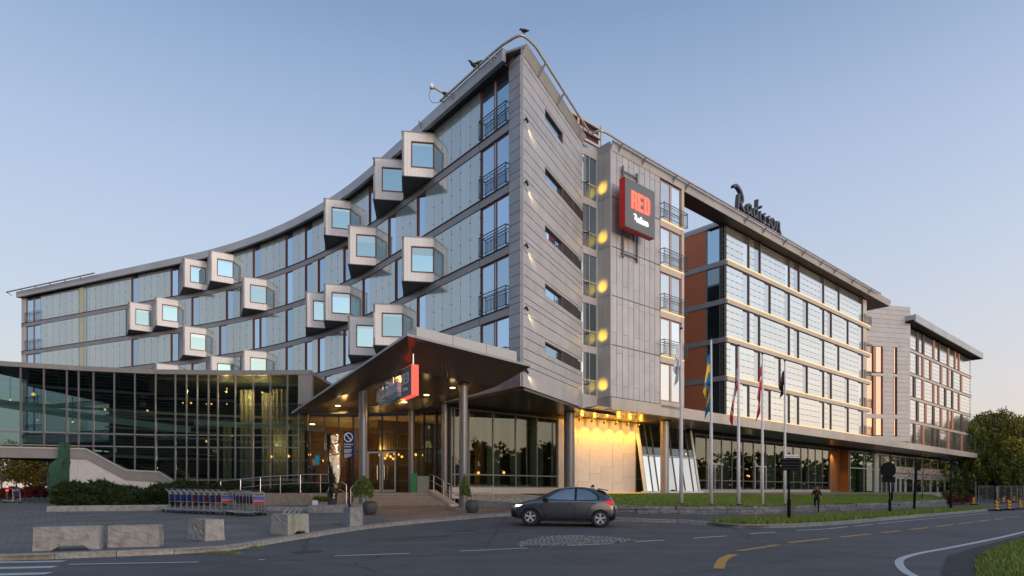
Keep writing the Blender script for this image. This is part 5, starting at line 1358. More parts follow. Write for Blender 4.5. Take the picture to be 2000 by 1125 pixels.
# roof edge, deck band, end panel
def ribbon(parent, name, us, z0f, z1f, b0, b1, mat):
    q = MB()
    for i in range(len(us) - 1):
        a, c = PP(us[i]), PP(us[i + 1]); o0, o1 = Vector((0, b0, 0)), Vector((0, b1, 0))
        q.hexa([a + o0 + Vector((0, 0, z0f(us[i]))), c + o0 + Vector((0, 0, z0f(us[i + 1]))), c + o1 + Vector((0, 0, z0f(us[i + 1]))), a + o1 + Vector((0, 0, z0f(us[i])))],
               [a + o0 + Vector((0, 0, z1f(us[i]))), c + o0 + Vector((0, 0, z1f(us[i + 1]))), c + o1 + Vector((0, 0, z1f(us[i + 1]))), a + o1 + Vector((0, 0, z1f(us[i])))])
    return q.build(name, mat, parent)
PGREY = pm('pavilion_grey', (.24, .23, .225), .5, .2, noise=.06)
us_ = [-120, 0, 75, 150, 225, 300, 375, 450, 530, 608]
ribbon(pv, 'roof_fascia', us_, lambda u: PT, lambda u: PT + .28, -.1, .3, PGREY)
ribbon(pv, 'roof', us_, lambda u: PT + .05, lambda u: PT + .22, .31, 11, PGREY)
ub = [-120, 0, 60, 110, 168, 172, 200, 245, 249, 280, 312, 330, 356]
ribbon(pv, 'deck_band', ub, lambda u: BZ(u) - .62, lambda u: BZ(u) - .02, -.06, .4, PGREY)
ribbon(pv, 'deck_lip', ub, lambda u: BZ(u) - .06, lambda u: BZ(u) + .02, -.12, -.065, ALU_L)
q = MB(); a, c = PP(583), PP(609); q.hexa([a + Vector((0, -.05, 6.8)), c + Vector((0, -.05, 6.8)), c + Vector((0, .3, 6.8)), a + Vector((0, .3, 6.8))], [a + Vector((0, -.05, PT + .0)), c + Vector((0, -.05, PT)), c + Vector((0, .3, PT)), a + Vector((0, .3, PT))]); q.build('end_panel', PGREY, pv)
q = MB(); a, c = PP(583), PP(600)
q.hexa([a + Vector((0, 0, 1.4)), c + Vector((0, 0, 1.4)), c + Vector((0, .2, 1.4)), a + Vector((0, .2, 1.4))], [a + Vector((0, 0, 6.79)), c + Vector((0, 0, 6.79)), c + Vector((0, .2, 6.79)), a + Vector((0, .2, 6.79))]); q.build('end_glass', CLEAR_G, pv)
# decks, underpass, white wall
ribbon(pv, 'deck', [-120, 0, 60, 110, 150, 200, 240], lambda u: 3.4, lambda u: 3.5, .41, 10, SEAM)
ribbon(pv, 'upper_floor', [-120, 0, 60, 110, 150, 200, 250, 300, 340], lambda u: min(3.9, BZ(u) - .1) if u < 300 else 3.85, lambda u: min(3.95, BZ(u) - .05) if u < 300 else 3.9, 2.4, 10, INT_FLOOR)
ribbon(pv, 'lower_floor', [300, 375, 450, 530, 608], lambda u: 1.1, lambda u: 1.35, .3, 10, INT_FLOOR)
UW = [114, 150, 168, 205, 245, 300, 345]
for i in range(len(UW) - 1):
    ribbon(pv, 'white_wall_panel', [UW[i] + .4, UW[i + 1]], lambda u: .2, lambda u: BZ(u) - .63, .05, .4, pm('white_wall', (.52, .51, .5), .7, noise=.05) if 'white_wall' not in bpy.data.materials else bpy.data.materials['white_wall'])
ribbon(pv, 'underpass_pillar', [103, 113], lambda u: .2, lambda u: 3.38, .1, 9.5, SEAM)
# interior: back wall with strips of window, pale curving beam, stair rail, curtains
BACKW = pm('pavilion_back', (.045, .055, .058), .6, noise=.3, nscale=.5)
ribbon(pv, 'back_wall', us_[1:], lambda u: 3.5 if u < 300 else 1.2, lambda u: PT, 9.6, 9.9, BACKW)
STRIPW = pm('louvre_pale', (.35, .38, .36), .5)
for j in range(4):
    ribbon(pv, 'back_louvre', [0, 75, 150, 225, 285], lambda u: 5.6 + .42 * j - (u / 300) * .3, lambda u: 5.72 + .42 * j - (u / 300) * .3, 9.2, 9.4, STRIPW)
BEAM = pm('beam_pale', (.55, .62, .64), .4)
ribbon(pv, 'curving_beam', [-120, 0, 75, 150, 225, 300, 330], lambda u: 6.25 - u / 300 * .9, lambda u: 6.72 - u / 300 * .98, 2.4, 2.6, BEAM)
ribbon(pv, 'curving_beam', [340, 400, 450, 500, 550, 608], lambda u: 5.75 - (u - 340) / 270 * .4, lambda u: 6.1 - (u - 340) / 270 * .4, 2.4, 2.6, BEAM)
ribbon(pv, 'curving_beam', [-120, 0, 75, 150, 225, 300, 340, 400, 450, 500, 550, 608], lambda u: 6.9 - u / 608 * .5, lambda u: 7.05 - u / 608 * .5, 5, 5.3, BEAM)
for j in range(5):
    u = 40 + j * 60; ribbon(pv, 'roof_truss', [u, u + 4], lambda z: 7.6, lambda z: PT, .5, 9, DARK)
TANRAIL = pm('stair_rail_tan', (.4, .27, .15), .5)
MB().tube([PP(318, 3.05, 1.2), PP(352, 2.3, 1.2), PP(385, 1.9, 1.2)], .05, 6).build('stair_rail', TANRAIL, pv); MB().tube([PP(318, 2.85, 1.2), PP(352, 2.1, 1.2), PP(385, 1.7, 1.2)], .05, 6).build('stair_rail', TANRAIL, pv)
CUR2 = pm('pavilion_curtain', (.42, .36, .29), .8)
for (u0, u1, z1, bk) in ((385, 405, 6.0, 3.4), (427, 458, 8.2, 3.0), (470, 492, 8.0, 3.2), (496, 526, 8.2, 3.0), (532, 558, 6.5, 3.4)):
    a, c = PP(u0, 0, bk), PP(u1, 0, bk); fr = Fr(a, c - a, None); curtain(pv, fr, 0, (c - a).length, 0, 1.4, z1, CUR2, .08, .3)
pl = [(65, 770, .1), (20, 781, .06), (205, 800, .07), (142, 824, .06), (288, 802, .07), (357, 787, .05), (373, 787, .07), (403, 789, .04), (413, 789, .06), (403, 862, .07), (453, 851, .07), (443, 759, .05), (564, 891, .09), (530, 892, .08), (443, 789, .05), (73, 820, .04)]
for i, (u, v, r) in enumerate(pl):
    Y = PY(u) + 2.9; p = at(u, v, Y)
    o = bulb(None, p, r, min(1.6, PT - p.z - .1), 'pendant_lamp'); tag(o, 'small glowing amber pendant lamp hanging inside the glass pavilion', 'lamp', 'pendant lamps in the pavilion')
for (u, v, e, b_) in ((442, 765, 30, 2.3), (487, 775, 34, 2.3), (512, 765, 34, 2.3), (540, 870, 20, 2.2)):
    p = at(u, v, PY(u) + b_); lamp('pavilion_uplight', p, e * 1.1, (1, .58, .2), .1, parent=pv)
for (u, v, e) in ((190, 800, 20), (90, 790, 20), (205, 850, 16), (320, 850, 26), (420, 880, 30), (555, 880, 18), (280, 790, 16)):
    lamp('pavilion_light', at(u, v, PY(u) + 4.5), e * .2, (1, .7, .42), .2, parent=pv)
# teal counter light seen beside the entrance
q = MB(); p = at(619, 880, 39.5); q.box(p.x - .12, p.x + .12, p.y, p.y + .1, 3.1, 3.7); q.build('screen', emis('cyan_screen', (.02, .3, .5), .35), en)

# ------------------------------------------------------------------ lettering
def ribbon2d(pts, w, n=6):
    P = cat_rom([Vector((x, y, 0)) for x, y in pts], n); out = []
    for i, p in enumerate(P):
        t = (P[min(i + 1, len(P) - 1)] - P[max(i - 1, 0)]).normalized(); nn = Vector((-t.y, t.x, 0))
        ww = w if not callable(w) else w(i / (len(P) - 1)); out.append((p + nn * ww / 2, p - nn * ww / 2))
    return out
SCRIPT = {'R': [[(1.0, 1.35), (.9, .9), (.72, -.1)], [(0, 1.7), (.3, 1.95), (.8, 1.93), (1.3, 1.65), (1.62, 1.2), (1.6, .85), (1.3, .62), (1.0, .62)], [(1.2, .62), (1.5, .3), (1.95, -.02)]],
 'a': [[(3.02, .92), (2.65, .9), (2.42, .5), (2.5, .1), (2.8, .12), (3.05, .55), (3.14, .98)], [(3.14, .98), (3.06, .35), (3.3, .0)]],
 'd': [[(4.25, .9), (3.88, .9), (3.66, .5), (3.75, .08), (4.02, .12), (4.28, .6), (4.4, 1.9)], [(4.4, 1.9), (4.3, .45), (4.52, .0)]],
 'i': [[(4.98, .95), (4.86, .25), (5.08, .0)], [(5.02, 1.32), (5.2, 1.5)]],
 's1': [[(5.95, 1.0), (5.6, .8), (5.85, .45), (5.75, .06), (5.38, .1)]], 's2': [[(6.85, 1.0), (6.5, .8), (6.75, .45), (6.65, .06), (6.28, .1)]],
 'o': [[(7.5, .98), (7.2, .75), (7.15, .3), (7.4, .02), (7.75, .25), (7.8, .7), (7.5, .98)]],
 'n': [[(8.3, .95), (8.2, .02)], [(8.25, .5), (8.55, .92), (8.85, .85), (8.85, .3), (9.25, -.22)]]}
def script_letters(parent, o, ex, ez, sc, depth, w, mats, under=None, name='letter'):
    """the hand-written word, letter by letter; o origin, ex reading direction, ez up, extruded along the normal"""
    ex = Vector(ex).normalized(); ez = Vector((0, 0, 1)); nn = ex.cross(ez).normalized()
    def put(strokes, wd, mat):
        q = MB()
        for stx in strokes:
            rb_ = ribbon2d(stx, wd)
            for i in range(len(rb_) - 1):
                quad_ = [rb_[i][0], rb_[i][1], rb_[i + 1][1], rb_[i + 1][0]]
                pts3 = [o + ex * (p.x * sc) + ez * (p.y * sc) for p in quad_]
                q.extr([p - nn * depth / 2 for p in pts3], nn * depth)
        return q.build(name, mat, parent)
    for L_, stx in SCRIPT.items(): put(stx, (lambda t: w * (.55 + .9 * math.sin(math.pi * min(1, t * .8 + .15)))) if L_ == 'R' else w, mats)
    if under: put([[(1.6, -.5), (4, -.62), (6.5, -.62), (9.2, -.5)]], under[0], under[1])
def block_letters(parent, text, o, ex, h, cw, gap, depth, st_, mat, outline=False):
    """heavy condensed capitals R E D"""
    ex = Vector(ex).normalized(); nn = ex.cross(Vector((0, 0, 1))).normalized(); x = 0
    for chs in text:
        q = MB(); B = lambda a0, a1, c0, c1: q.extr([o + ex * (x + a0 * cw) + Vector((0, 0, c0 * h)), o + ex * (x + a1 * cw) + Vector((0, 0, c0 * h)), o + ex * (x + a1 * cw) + Vector((0, 0, c1 * h)), o + ex * (x + a0 * cw) + Vector((0, 0, c1 * h))], nn * depth)
        s = st_
        if chs == 'R': B(0, s, 0, 1); B(s, .8, .83, 1); B(s, .8, .42, .58); B(1 - s, 1, .62, .92); B(.8, 1 - .0, .5, .62); B(.8, .95, .9, .98); B(1 - s, 1, 0, .42)
        if chs == 'E': B(0, s, 0, 1); B(s, .95, .83, 1); B(s, .85, .42, .58); B(s, .95, 0, .17)
        if chs == 'D': B(0, s, 0, 1); B(s, .8, .83, 1); B(s, .8, 0, .17); B(1 - s, 1, .1, .9)
        q.build('letter', mat, parent); x += cw + gap
# rooftop word
rs_ = thing('rooftop_sign', 'large dark handwritten style word sign on the roof edge of the long wing', 'sign', FT.p(14, -.3, 22.6))
aR0 = along(T0 - nR * .25, dR, 1431); aR1 = along(T0 - nR * .25, dR, 1524); scR = (aR1 - aR0) / 9.3
LETD = pm('letter_dark', (.07, .075, .085), .5)
script_letters(rs_, FT.p(aR0, -.25, 23.3), dR, None, scR, .3, .19, LETD)
q = MB(); q.box(aR0, aR1, -.4, -.34, 22.55, 22.75, FT); q.build('sign_rail', DARK, rs_)
# big square sign on the tower
sg = thing('square_hotel_sign', 'square grey sign with red edge and red capitals mounted on the zinc tower', 'sign', FT.p(1.5, .5, 15))
SB0 = 1.05; aS0 = along(T0 + nR * SB0, dR, 1220.5); aS1 = along(T0 + nR * SB0, dR, 1278.5); zS1 = CZ + (VH - 344) / FPX * FT.p(aS0, SB0, 0).y; zS0 = CZ + (VH - 441) / FPX * FT.p(aS0, SB0, 0).y
q = MB(); q.box(aS0, aS1, SB0 - .42, SB0 - .02, zS0, zS1, FT); q.build('sign_case', REDP, sg)
q = MB(); q.box(aS0 + .02, aS1 - .02, SB0 - .018, SB0 + .01, zS0 + .02, zS1 - .02, FT); q.build('sign_face', SIGNG, sg)
Wd = aS1 - aS0; Hh = zS1 - zS0
block_letters(sg, 'RED', FT.p(aS0 + Wd * .2, SB0 + .012, zS0 + Hh * .42), dR, Hh * .36, Wd * .185, Wd * .03, .04, .36, E_RED)
script_letters(sg, FT.p(aS0 + Wd * .28, SB0 + .035, zS0 + Hh * .22), dR, None, Wd * .052, .03, .22, E_WHITE, (.2, E_WHITE))
fmat = pm('sign_frame_steel', (.16, .16, .16), .5, .4)
q = MB()
for a in (aS0 + .95, aS0 + 2.35): q.box(a - .05, a + .05, .1, .2, zS0 - 1.4, zS1 + 1.3, FT); q.box(a - .04, a + .04, .2, SB0 - .43, zS0 + .5, zS0 + .6, FT); q.box(a - .04, a + .04, .03, .1, zS0 - 1.2, zS0 - 1.1, FT); q.box(a - .04, a + .04, .03, .1, zS1 + 1.0, zS1 + 1.1, FT)
q.box(aS0 + 1.0, aS0 + 2.3, .12, .18, zS1 + .95, zS1 + 1.03, FT); q.box(aS0 + 1.0, aS0 + 2.3, .12, .18, zS0 - 1.15, zS0 - 1.07, FT)
q.build('mounting_frame', fmat, sg)
# hanging sign under the canopy
hs = thing('hanging_square_sign', 'grey square sign with red edge hanging on a rod under the canopy', 'sign', (-4.2, 25.4, 5.3))
dH = Vector((-.47, .88, 0)).normalized(); nH = Vector((-.88, -.47, 0)).normalized(); H0 = Vector((-.1627 * 25, 25, 0))
FH = Fr(H0, dH, nH)
q = MB(); q.box(0, 1.3, -.3, 0, 5.33, 6.57, FH); q.build('sign_case', emis('sign_edge_red', (.9, .09, .06), .45), hs)
q = MB(); q.box(.02, 1.28, .002, .015, 5.35, 6.55, FH); q.build('sign_face', SIGNG, hs)
block_letters(hs, 'RED', FH.p(1.06, .035, 5.85), -dH, .46, .24, .05, .02, .3, pm('letter_pale', (.6, .57, .6), .5))
script_letters(hs, FH.p(1.0, .03, 5.62), -dH, None, .065, .02, .3, WHITE, (.24, WHITE))
MB().tube([FH.p(.25, -.15, 6.56), FH.p(.25, -.15, 7.05)], .035, 6).build('rod', STEEL, hs)
# hanging word
hw = thing('hanging_word_sign', 'pale handwritten style word with a blue underline hanging under the canopy', 'sign', (-5.5, 28, 5.6))
Hs = Vector((-.2183 * 29.7, 29.7, 5.72)); LP_ = pm('letter_white_blue', (.62, .68, .78), .35)
script_letters(hw, Hs, -dH, None, 3.65 / 9.4, .22, .3, LP_, (.3, pm('underline_blue', (.1, .34, .45), .4)))
for f in (.25, .7):
    p = Hs - dH * 3.65 * f; MB().tube([p + Vector((0, 0, .3)), p + Vector((0, 0, 1.15))], .03, 6).build('rod', STEEL, hw)
# ------------------------------------------------------------------ car
def eval_mesh(o):
    bpy.context.view_layer.update(); dg = bpy.context.evaluated_depsgraph_get()
    me = bpy.data.meshes.new_from_object(o.evaluated_get(dg)); return me
def make_car():
    hd = Vector((-.99, .14, 0)).normalized(); lf_ = Vector((-hd.y, hd.x, 0))
    pf, pr = onground(1043, 1022.5), onground(1172, 1029)
    mid_ = (pf + pr) / 2 ; S = .955
    wb = 1.28 * S
    zf = ground(*(mid_ + hd * wb).xy); zr = ground(*(mid_ - hd * wb).xy)
    pitch = math.atan2(zf - zr, 2 * wb) + R_(1.0)
    fx = Vector((hd.x * math.cos(pitch), hd.y * math.cos(pitch), math.sin(pitch))); up = fx.cross(lf_)
    if up.z < 0: up = -up
    org = Vector((mid_.x, mid_.y, (zf + zr) / 2 + .005)) + fx * (.11 * S)
    Mx = Matrix(((fx.x * S, lf_.x * S, up.x * S, org.x), (fx.y * S, lf_.y * S, up.y * S, org.y), (fx.z * S, lf_.z * S, up.z * S, org.z), (0, 0, 0, 1)))
    car = thing('parked_car', 'dark grey hatchback parked at the kerb in front of the hotel', 'car', org)
    PAINT = pm('car_paint', (.12, .128, .15), .26, .7, coat=1.0)
    st_ = [  # x, top, belt, half width, roof half width
        (1.96, .60, .56, .50, .30), (1.90, .70, .64, .66, .42), (1.70, .82, .76, .79, .58), (1.30, .93, .87, .86, .68), (.98, .99, .92, .87, .70), (.55, 1.22, .95, .872, .63), (.12, 1.42, .965, .873, .575),
        (-.4, 1.495, .975, .873, .57), (-.95, 1.47, .985, .873, .565), (-1.35, 1.39, 1.0, .865, .545), (-1.66, 1.23, 1.01, .84, .53), (-1.84, 1.03, .96, .79, .55), (-1.93, .86, .82, .72, .5), (-1.96, .6, .56, .62, .4)]
    rings = []
    for (x, zt, zbl, w, wr) in st_:
        lowz = .2 + (.08 if abs(x) > 1.85 else 0)
        cab = max(0, zt - zbl - .1)
        pts = [(0, lowz), (w * .86, lowz), (w * .965, lowz + .13), (w, .5), (w * .985, zbl - .1), (w * .945, zbl), (wr + (.0 if cab else .05), zt - .085 if cab else zt - .03), (wr * .72, zt - .015), (0, zt)]
        rings.append([(x, -y, z) for (y, z) in pts[1:-1]][::-1] + [(x, 0, pts[0][1])] + [(x, y, z) for (y, z) in pts[1:]] )
    q = MB(); n = len(rings[0])
    for r in rings: q.v += [tuple(v) for v in r]
    for i in range(len(rings) - 1):
        for j in range(n): q.f.append((i * n + j, i * n + (j + 1) % n, (i + 1) * n + (j + 1) % n, (i + 1) * n + j)); q.m.append(0)
    q.f.append(tuple(range(n))); q.m.append(0); q.f.append(tuple((len(rings) - 1) * n + j for j in range(n - 1, -1, -1))); q.m.append(0)
    tmp = q.build('tmp_body', PAINT)
    bm = bmesh.new(); bm.from_mesh(tmp.data); bmesh.ops.recalc_face_normals(bm, faces=bm.faces[:]); bm.to_mesh(tmp.data); bm.free()
    s_ = tmp.modifiers.new('s', 'SUBSURF'); s_.levels = 2; s_.render_levels = 2
    cutters = []
    for x in (1.17, -1.39):
        c = MB().lathe([(.345, -1.2), (.345, 1.2)], (x, 0, .31), 28, 'y').build('tmp_cut', PAINT)
        b2 = bmesh.new(); b2.from_mesh(c.data); bmesh.ops.recalc_face_normals(b2, faces=b2.faces[:]); b2.to_mesh(c.data); b2.free()
        m_ = tmp.modifiers.new('b', 'BOOLEAN'); m_.operation = 'DIFFERENCE'; m_.object = c; m_.solver = 'EXACT'; cutters.append(c)
    plain = tmp.copy(); plain.data = tmp.data.copy(); COL.objects.link(plain)
    for m_ in list(plain.modifiers):
        if m_.type == 'BOOLEAN': plain.modifiers.remove(m_)
    body = eval_mesh(tmp); bvm = eval_mesh(plain)
    b2 = bmesh.new(); b2.from_mesh(bvm); bvh = BVHTree.FromBMesh(b2); b2.free()
    for o_ in cutters + [tmp, plain]: bpy.data.objects.remove(o_)
    body.polygons.foreach_set('use_smooth', [True] * len(body.polygons)); body.set_sharp_from_angle(angle=R_(38))
    body.materials.clear(); body.materials.append(PAINT); body.name = 'car_body'
    bo = inst('body', body, Mx, car)
    def side(poly, off, sgn=1, n=10):
        """patch of the outline (x, z) laid on the flank"""
        xs = [p[0] for p in poly]; zs = [p[1] for p in poly]; q = MB(); bmx = bmesh.new()
        f = bmx.faces.new([bmx.verts.new((p[0], 0, p[1])) for p in poly])
        for i in range(1, n):
            x = lerp(min(xs), max(xs), i / n); bmesh.ops.bisect_plane(bmx, geom=bmx.verts[:] + bmx.edges[:] + bmx.faces[:], plane_co=(x, 0, 0), plane_no=(1, 0, 0))
            z = lerp(min(zs), max(zs), i / n); bmesh.ops.bisect_plane(bmx, geom=bmx.verts[:] + bmx.edges[:] + bmx.faces[:], plane_co=(0, 0, z), plane_no=(0, 0, 1))
        for v in bmx.verts:
            h, nn, _, _ = bvh.ray_cast(Vector((v.co.x, 2 * sgn, v.co.z)), Vector((0, -sgn, 0)))
            if h is not None: v.co = h + nn * off
        me = bpy.data.meshes.new('patch'); bmx.to_mesh(me); bmx.free(); me.polygons.foreach_set('use_smooth', [True] * len(me.polygons)); return me
    def top(poly, off, n=10):
        bmx = bmesh.new(); f = bmx.faces.new([bmx.verts.new((p[0], p[1], 0)) for p in poly]); xs = [p[0] for p in poly]; ys = [p[1] for p in poly]
        for i in range(1, n):
            x = lerp(min(xs), max(xs), i / n); bmesh.ops.bisect_plane(bmx, geom=bmx.verts[:] + bmx.edges[:] + bmx.faces[:], plane_co=(x, 0, 0), plane_no=(1, 0, 0))
            y = lerp(min(ys), max(ys), i / n); bmesh.ops.bisect_plane(bmx, geom=bmx.verts[:] + bmx.edges[:] + bmx.faces[:], plane_co=(0, y, 0), plane_no=(0, 1, 0))
        for v in bmx.verts:
            h, nn, _, _ = bvh.ray_cast(Vector((v.co.x, v.co.y, 3)), Vector((0, 0, -1)))
            if h is not None: v.co = h + nn * off
        me = bpy.data.meshes.new('patch'); bmx.to_mesh(me); bmx.free(); me.polygons.foreach_set('use_smooth', [True] * len(me.polygons)); return me
    CGL = mirror_glass('car_glass', (.42, .47, .5), .03, 0, .8); BLK = pm('car_black_trim', (.012, .012, .013), .35)
    def put(name, me, mat, parent=car, label=None):
        me.materials.append(mat); return inst(name, me, Mx, parent, label)
    fw_ = [(.60, .975), (.36, 1.14), (.1, 1.285), (-.1, 1.345), (-.43, 1.375), (-.43, .965)]; rw_ = [(-.52, .97), (-.52, 1.375), (-.82, 1.35), (-1.06, 1.27), (-1.24, 1.13), (-1.27, 1.03), (-1.2, .99)]
    for sg_ in (1, -1):
        put('window_surround', side([(.72, .955), (.36, 1.175), (.08, 1.325), (-.15, 1.39), (-.5, 1.41), (-.85, 1.385), (-1.12, 1.29), (-1.32, 1.13), (-1.34, 1.02), (-1.2, .965), (-.4, .945)], .006, sg_, 14), BLK)
        put('side_window', side(fw_, .012, sg_), CGL); put('side_window', side(rw_, .012, sg_), CGL)
        for nm, ln in (('front_door_seam', [(.70, .93), (.72, .6), (.62, .3)]), ('centre_door_seam', [(-.47, .95), (-.46, .6), (-.44, .3)]), ('rear_door_seam', [(-1.36, 1.0), (-1.26, .88), (-1.02, .74), (-.92, .55), (-.9, .3)])):
            P = cat_rom([Vector((a, 0, b_)) for a, b_ in ln], 5); poly = [(p.x + .006, p.z) for p in P] + [(p.x - .006, p.z) for p in reversed(P)]
            put('door_seam', side(poly, .004, sg_, 4), BLK)
        for x in (-.28, -1.12):
            z = .82 if x > -1 else .86
            h, nn, _, _ = bvh.ray_cast(Vector((x, 2 * sg_, z)), Vector((0, -sg_, 0))); mb = MB(); mb.box(x - .1, x + .1, h.y - .01, h.y + .03 * sg_, z - .02, z + .02); put('door_handle', mb.mesh('door_handle'), PAINT)
        put('sill_trim', side([(.74, .235), (-.95, .235), (-.95, .275), (.74, .28)], .01, sg_), pm('sill_sheen', (.2, .2, .22), .3, .6))
        hl = put('headlight', side([(1.36, .755), (1.46, .80), (1.76, .745), (1.80, .665), (1.62, .655)], .01, sg_), pm('lamp_dark', (.05, .05, .055), .1))
        put('headlight_lens', side([(1.46, .755), (1.72, .735), (1.765, .675), (1.62, .672)], .018, sg_, 6), emis('headlight_lit', (.85, .95, .8), 1.3), hl)
        put('tail_light', side([(-1.50, .93), (-1.66, .99), (-1.84, .94), (-1.88, .80), (-1.78, .80)], .012, sg_), emis('tail_red', (.6, .02, .01), .35))
        mb = MB(); mb.lathe([(.02, -.1), (.075, -.07), (.09, 0), (.07, .09), (.02, .11)], (.62, .98 * sg_, 1.0), 10, 'x'); mb.tube([(.6, .84 * sg_, .96), (.62, .96 * sg_, .98)], .03, 6); put('wing_mirror', mb.mesh('wing_mirror', None, True), BLK)
        put('front_bumper_grille', side([(1.80, .62), (1.93, .60), (1.92, .3), (1.66, .27), (1.72, .42)], .008, sg_), BLK)
        put('rear_bumper_trim', side([(-1.75, .42), (-1.93, .5), (-1.92, .28), (-1.72, .26)], .008, sg_), BLK)
    put('windscreen', top([(.90, .62), (.5, .60), (.16, .50), (.12, 0), (.16, -.50), (.5, -.60), (.90, -.62), (.96, 0)], .012), CGL)
    put('rear_window', top([(-1.4, .46), (-1.72, .52), (-1.72, -.52), (-1.4, -.46)], .012), CGL)
    mb = MB(); mb.hexa([Vector((-1.28, -.52, 1.39)), Vector((-1.28, .52, 1.39)), Vector((-1.66, .5, 1.33)), Vector((-1.66, -.5, 1.33))], [Vector((-1.28, -.52, 1.425)), Vector((-1.28, .52, 1.425)), Vector((-1.66, .5, 1.36)), Vector((-1.66, -.5, 1.36))]); put('roof_spoiler', mb.mesh('roof_spoiler'), BLK)
    mb = MB(); mb.hexa([Vector((-.98, -.03, 1.46)), Vector((-1.14, -.03, 1.44)), Vector((-1.14, .03, 1.44)), Vector((-.98, .03, 1.46))], [Vector((-1.06, -.01, 1.55)), Vector((-1.14, -.01, 1.55)), Vector((-1.14, .01, 1.55)), Vector((-1.06, .01, 1.55))]); put('aerial', mb.mesh('aerial'), BLK)
    mb = MB(); mb.box(1.86, 1.95, -.28, .28, .36, .6); put('grille', mb.mesh('grille'), BLK); mb = MB(); mb.box(-1.98, -1.94, -.26, .26, .66, .78); put('number_plate', mb.mesh('plate'), WHITE)
    mb = MB(); mb.box(-1.3, 1.1, -.7, .7, .16, .3); put('underbody', mb.mesh('underbody'), BLK)
    TY = pm('tyre', (.018, .018, .02), .75); RIM = pm('alloy_rim', (.6, .6, .61), .35, .25)
    ty = MB().lathe([(.2, -.1), (.29, -.105), (.31, -.07), (.312, 0), (.31, .07), (.29, .105), (.2, .1)], (0, 0, 0), 30, 'y', cap=False).mesh('tyre', TY, 45)
    rq = MB(); rq.lathe([(.205, .02), (.205, .1), (.19, .1), (.185, .03)], (0, 0, 0), 26, 'y', cap=False); rq.lathe([(.0, .05), (.05, .06), (.05, .085), (.0, .09)], (0, 0, 0), 12, 'y')
    for k in range(5):
        a = k * 2 * math.pi / 5 + .3
        for da in (-.11, .11):
            c, s = math.cos(a + da * .3), math.sin(a + da * .3); c2, s2 = math.cos(a + da), math.sin(a + da); t = .022
            p0 = Vector((c * .035, .075, s * .035)); p1 = Vector((c2 * .195, .085, s2 * .195)); nrm = Vector((-s2, 0, c2)) * t; dep = Vector((0, -.03, 0))
            rq.hexa([p0 - nrm, p0 + nrm, p1 + nrm, p1 - nrm], [v + dep for v in (p0 - nrm, p0 + nrm, p1 + nrm, p1 - nrm)])
    rm = rq.mesh('rim', RIM); hub = MB().lathe([(.19, .0), (.19, .025)], (0, 0, 0), 20, 'y').mesh('wheel_dark', BLK)
    for x in (1.17, -1.39):
        for sg_ in (1, -1):
            Mw = Mx @ Matrix.Translation((x, .765 * sg_, .31)) @ Matrix.Rotation(0 if sg_ > 0 else math.pi, 4, 'Z')
            w_ = inst('wheel', ty, Mw, car); inst('rim', rm, Mw, w_); inst('brake_disc', hub, Mw, w_)
        mb = MB().lathe([(.36, -.62), (.36, .62)], (x, 0, .31), 20, 'y'); put('wheel_arch_liner', mb.mesh('liner'), BLK)
make_car()

# ------------------------------------------------------------------ luggage trolleys in a row
ax_ = Vector((.9, -.43, 0)).normalized(); wd_ = Vector((.43, .9, 0)).normalized()
TSTEEL = pm('trolley_steel', (.46, .46, .47), .35, .8); TBLUE = [pm('ad_blue', (.012, .035, .17), .4, noise=.4, nscale=9), pm('ad_red', (.12, .015, .02), .4, col2=(.03, .03, .1), nscale=5)]
COINB = pm('coin_box', (.33, .33, .34), .4, .3); TDARK = pm('trolley_handle', (.03, .035, .045), .5)
def sunset_ad():
    m, N, L, b = nmat('ad_picture'); tc = N.new('ShaderNodeTexCoord'); sp = N.new('ShaderNodeSeparateXYZ'); L.new(tc.outputs['Object'], sp.inputs[0])
    nz = N.new('ShaderNodeTexNoise'); nz.inputs['Scale'].default_value = 14; L.new(tc.outputs['Object'], nz.inputs['Vector'])
    ad = N.new('ShaderNodeMath'); ad.operation = 'MULTIPLY_ADD'; L.new(nz.outputs[0], ad.inputs[0]); ad.inputs[1].default_value = .12; L.new(sp.outputs[2], ad.inputs[2])
    r = N.new('ShaderNodeValToRGB'); L.new(ad.outputs[0], r.inputs[0]); e = r.color_ramp.elements
    e[0].position = .56; e[0].color = (.25, .01, .02, 1); e[1].position = .92; e[1].color = (.02, .1, .45, 1)
    for ps, c in ((.66, (.5, .05, .05)), (.70, (.55, .3, .25)), (.73, (.12, .12, .35))): q_ = e.new(ps); q_.color = (*c, 1)
    L.new(r.outputs[0], b.inputs['Base Color']); b.inputs['Roughness'].default_value = .4; return m
ADP = sunset_ad()
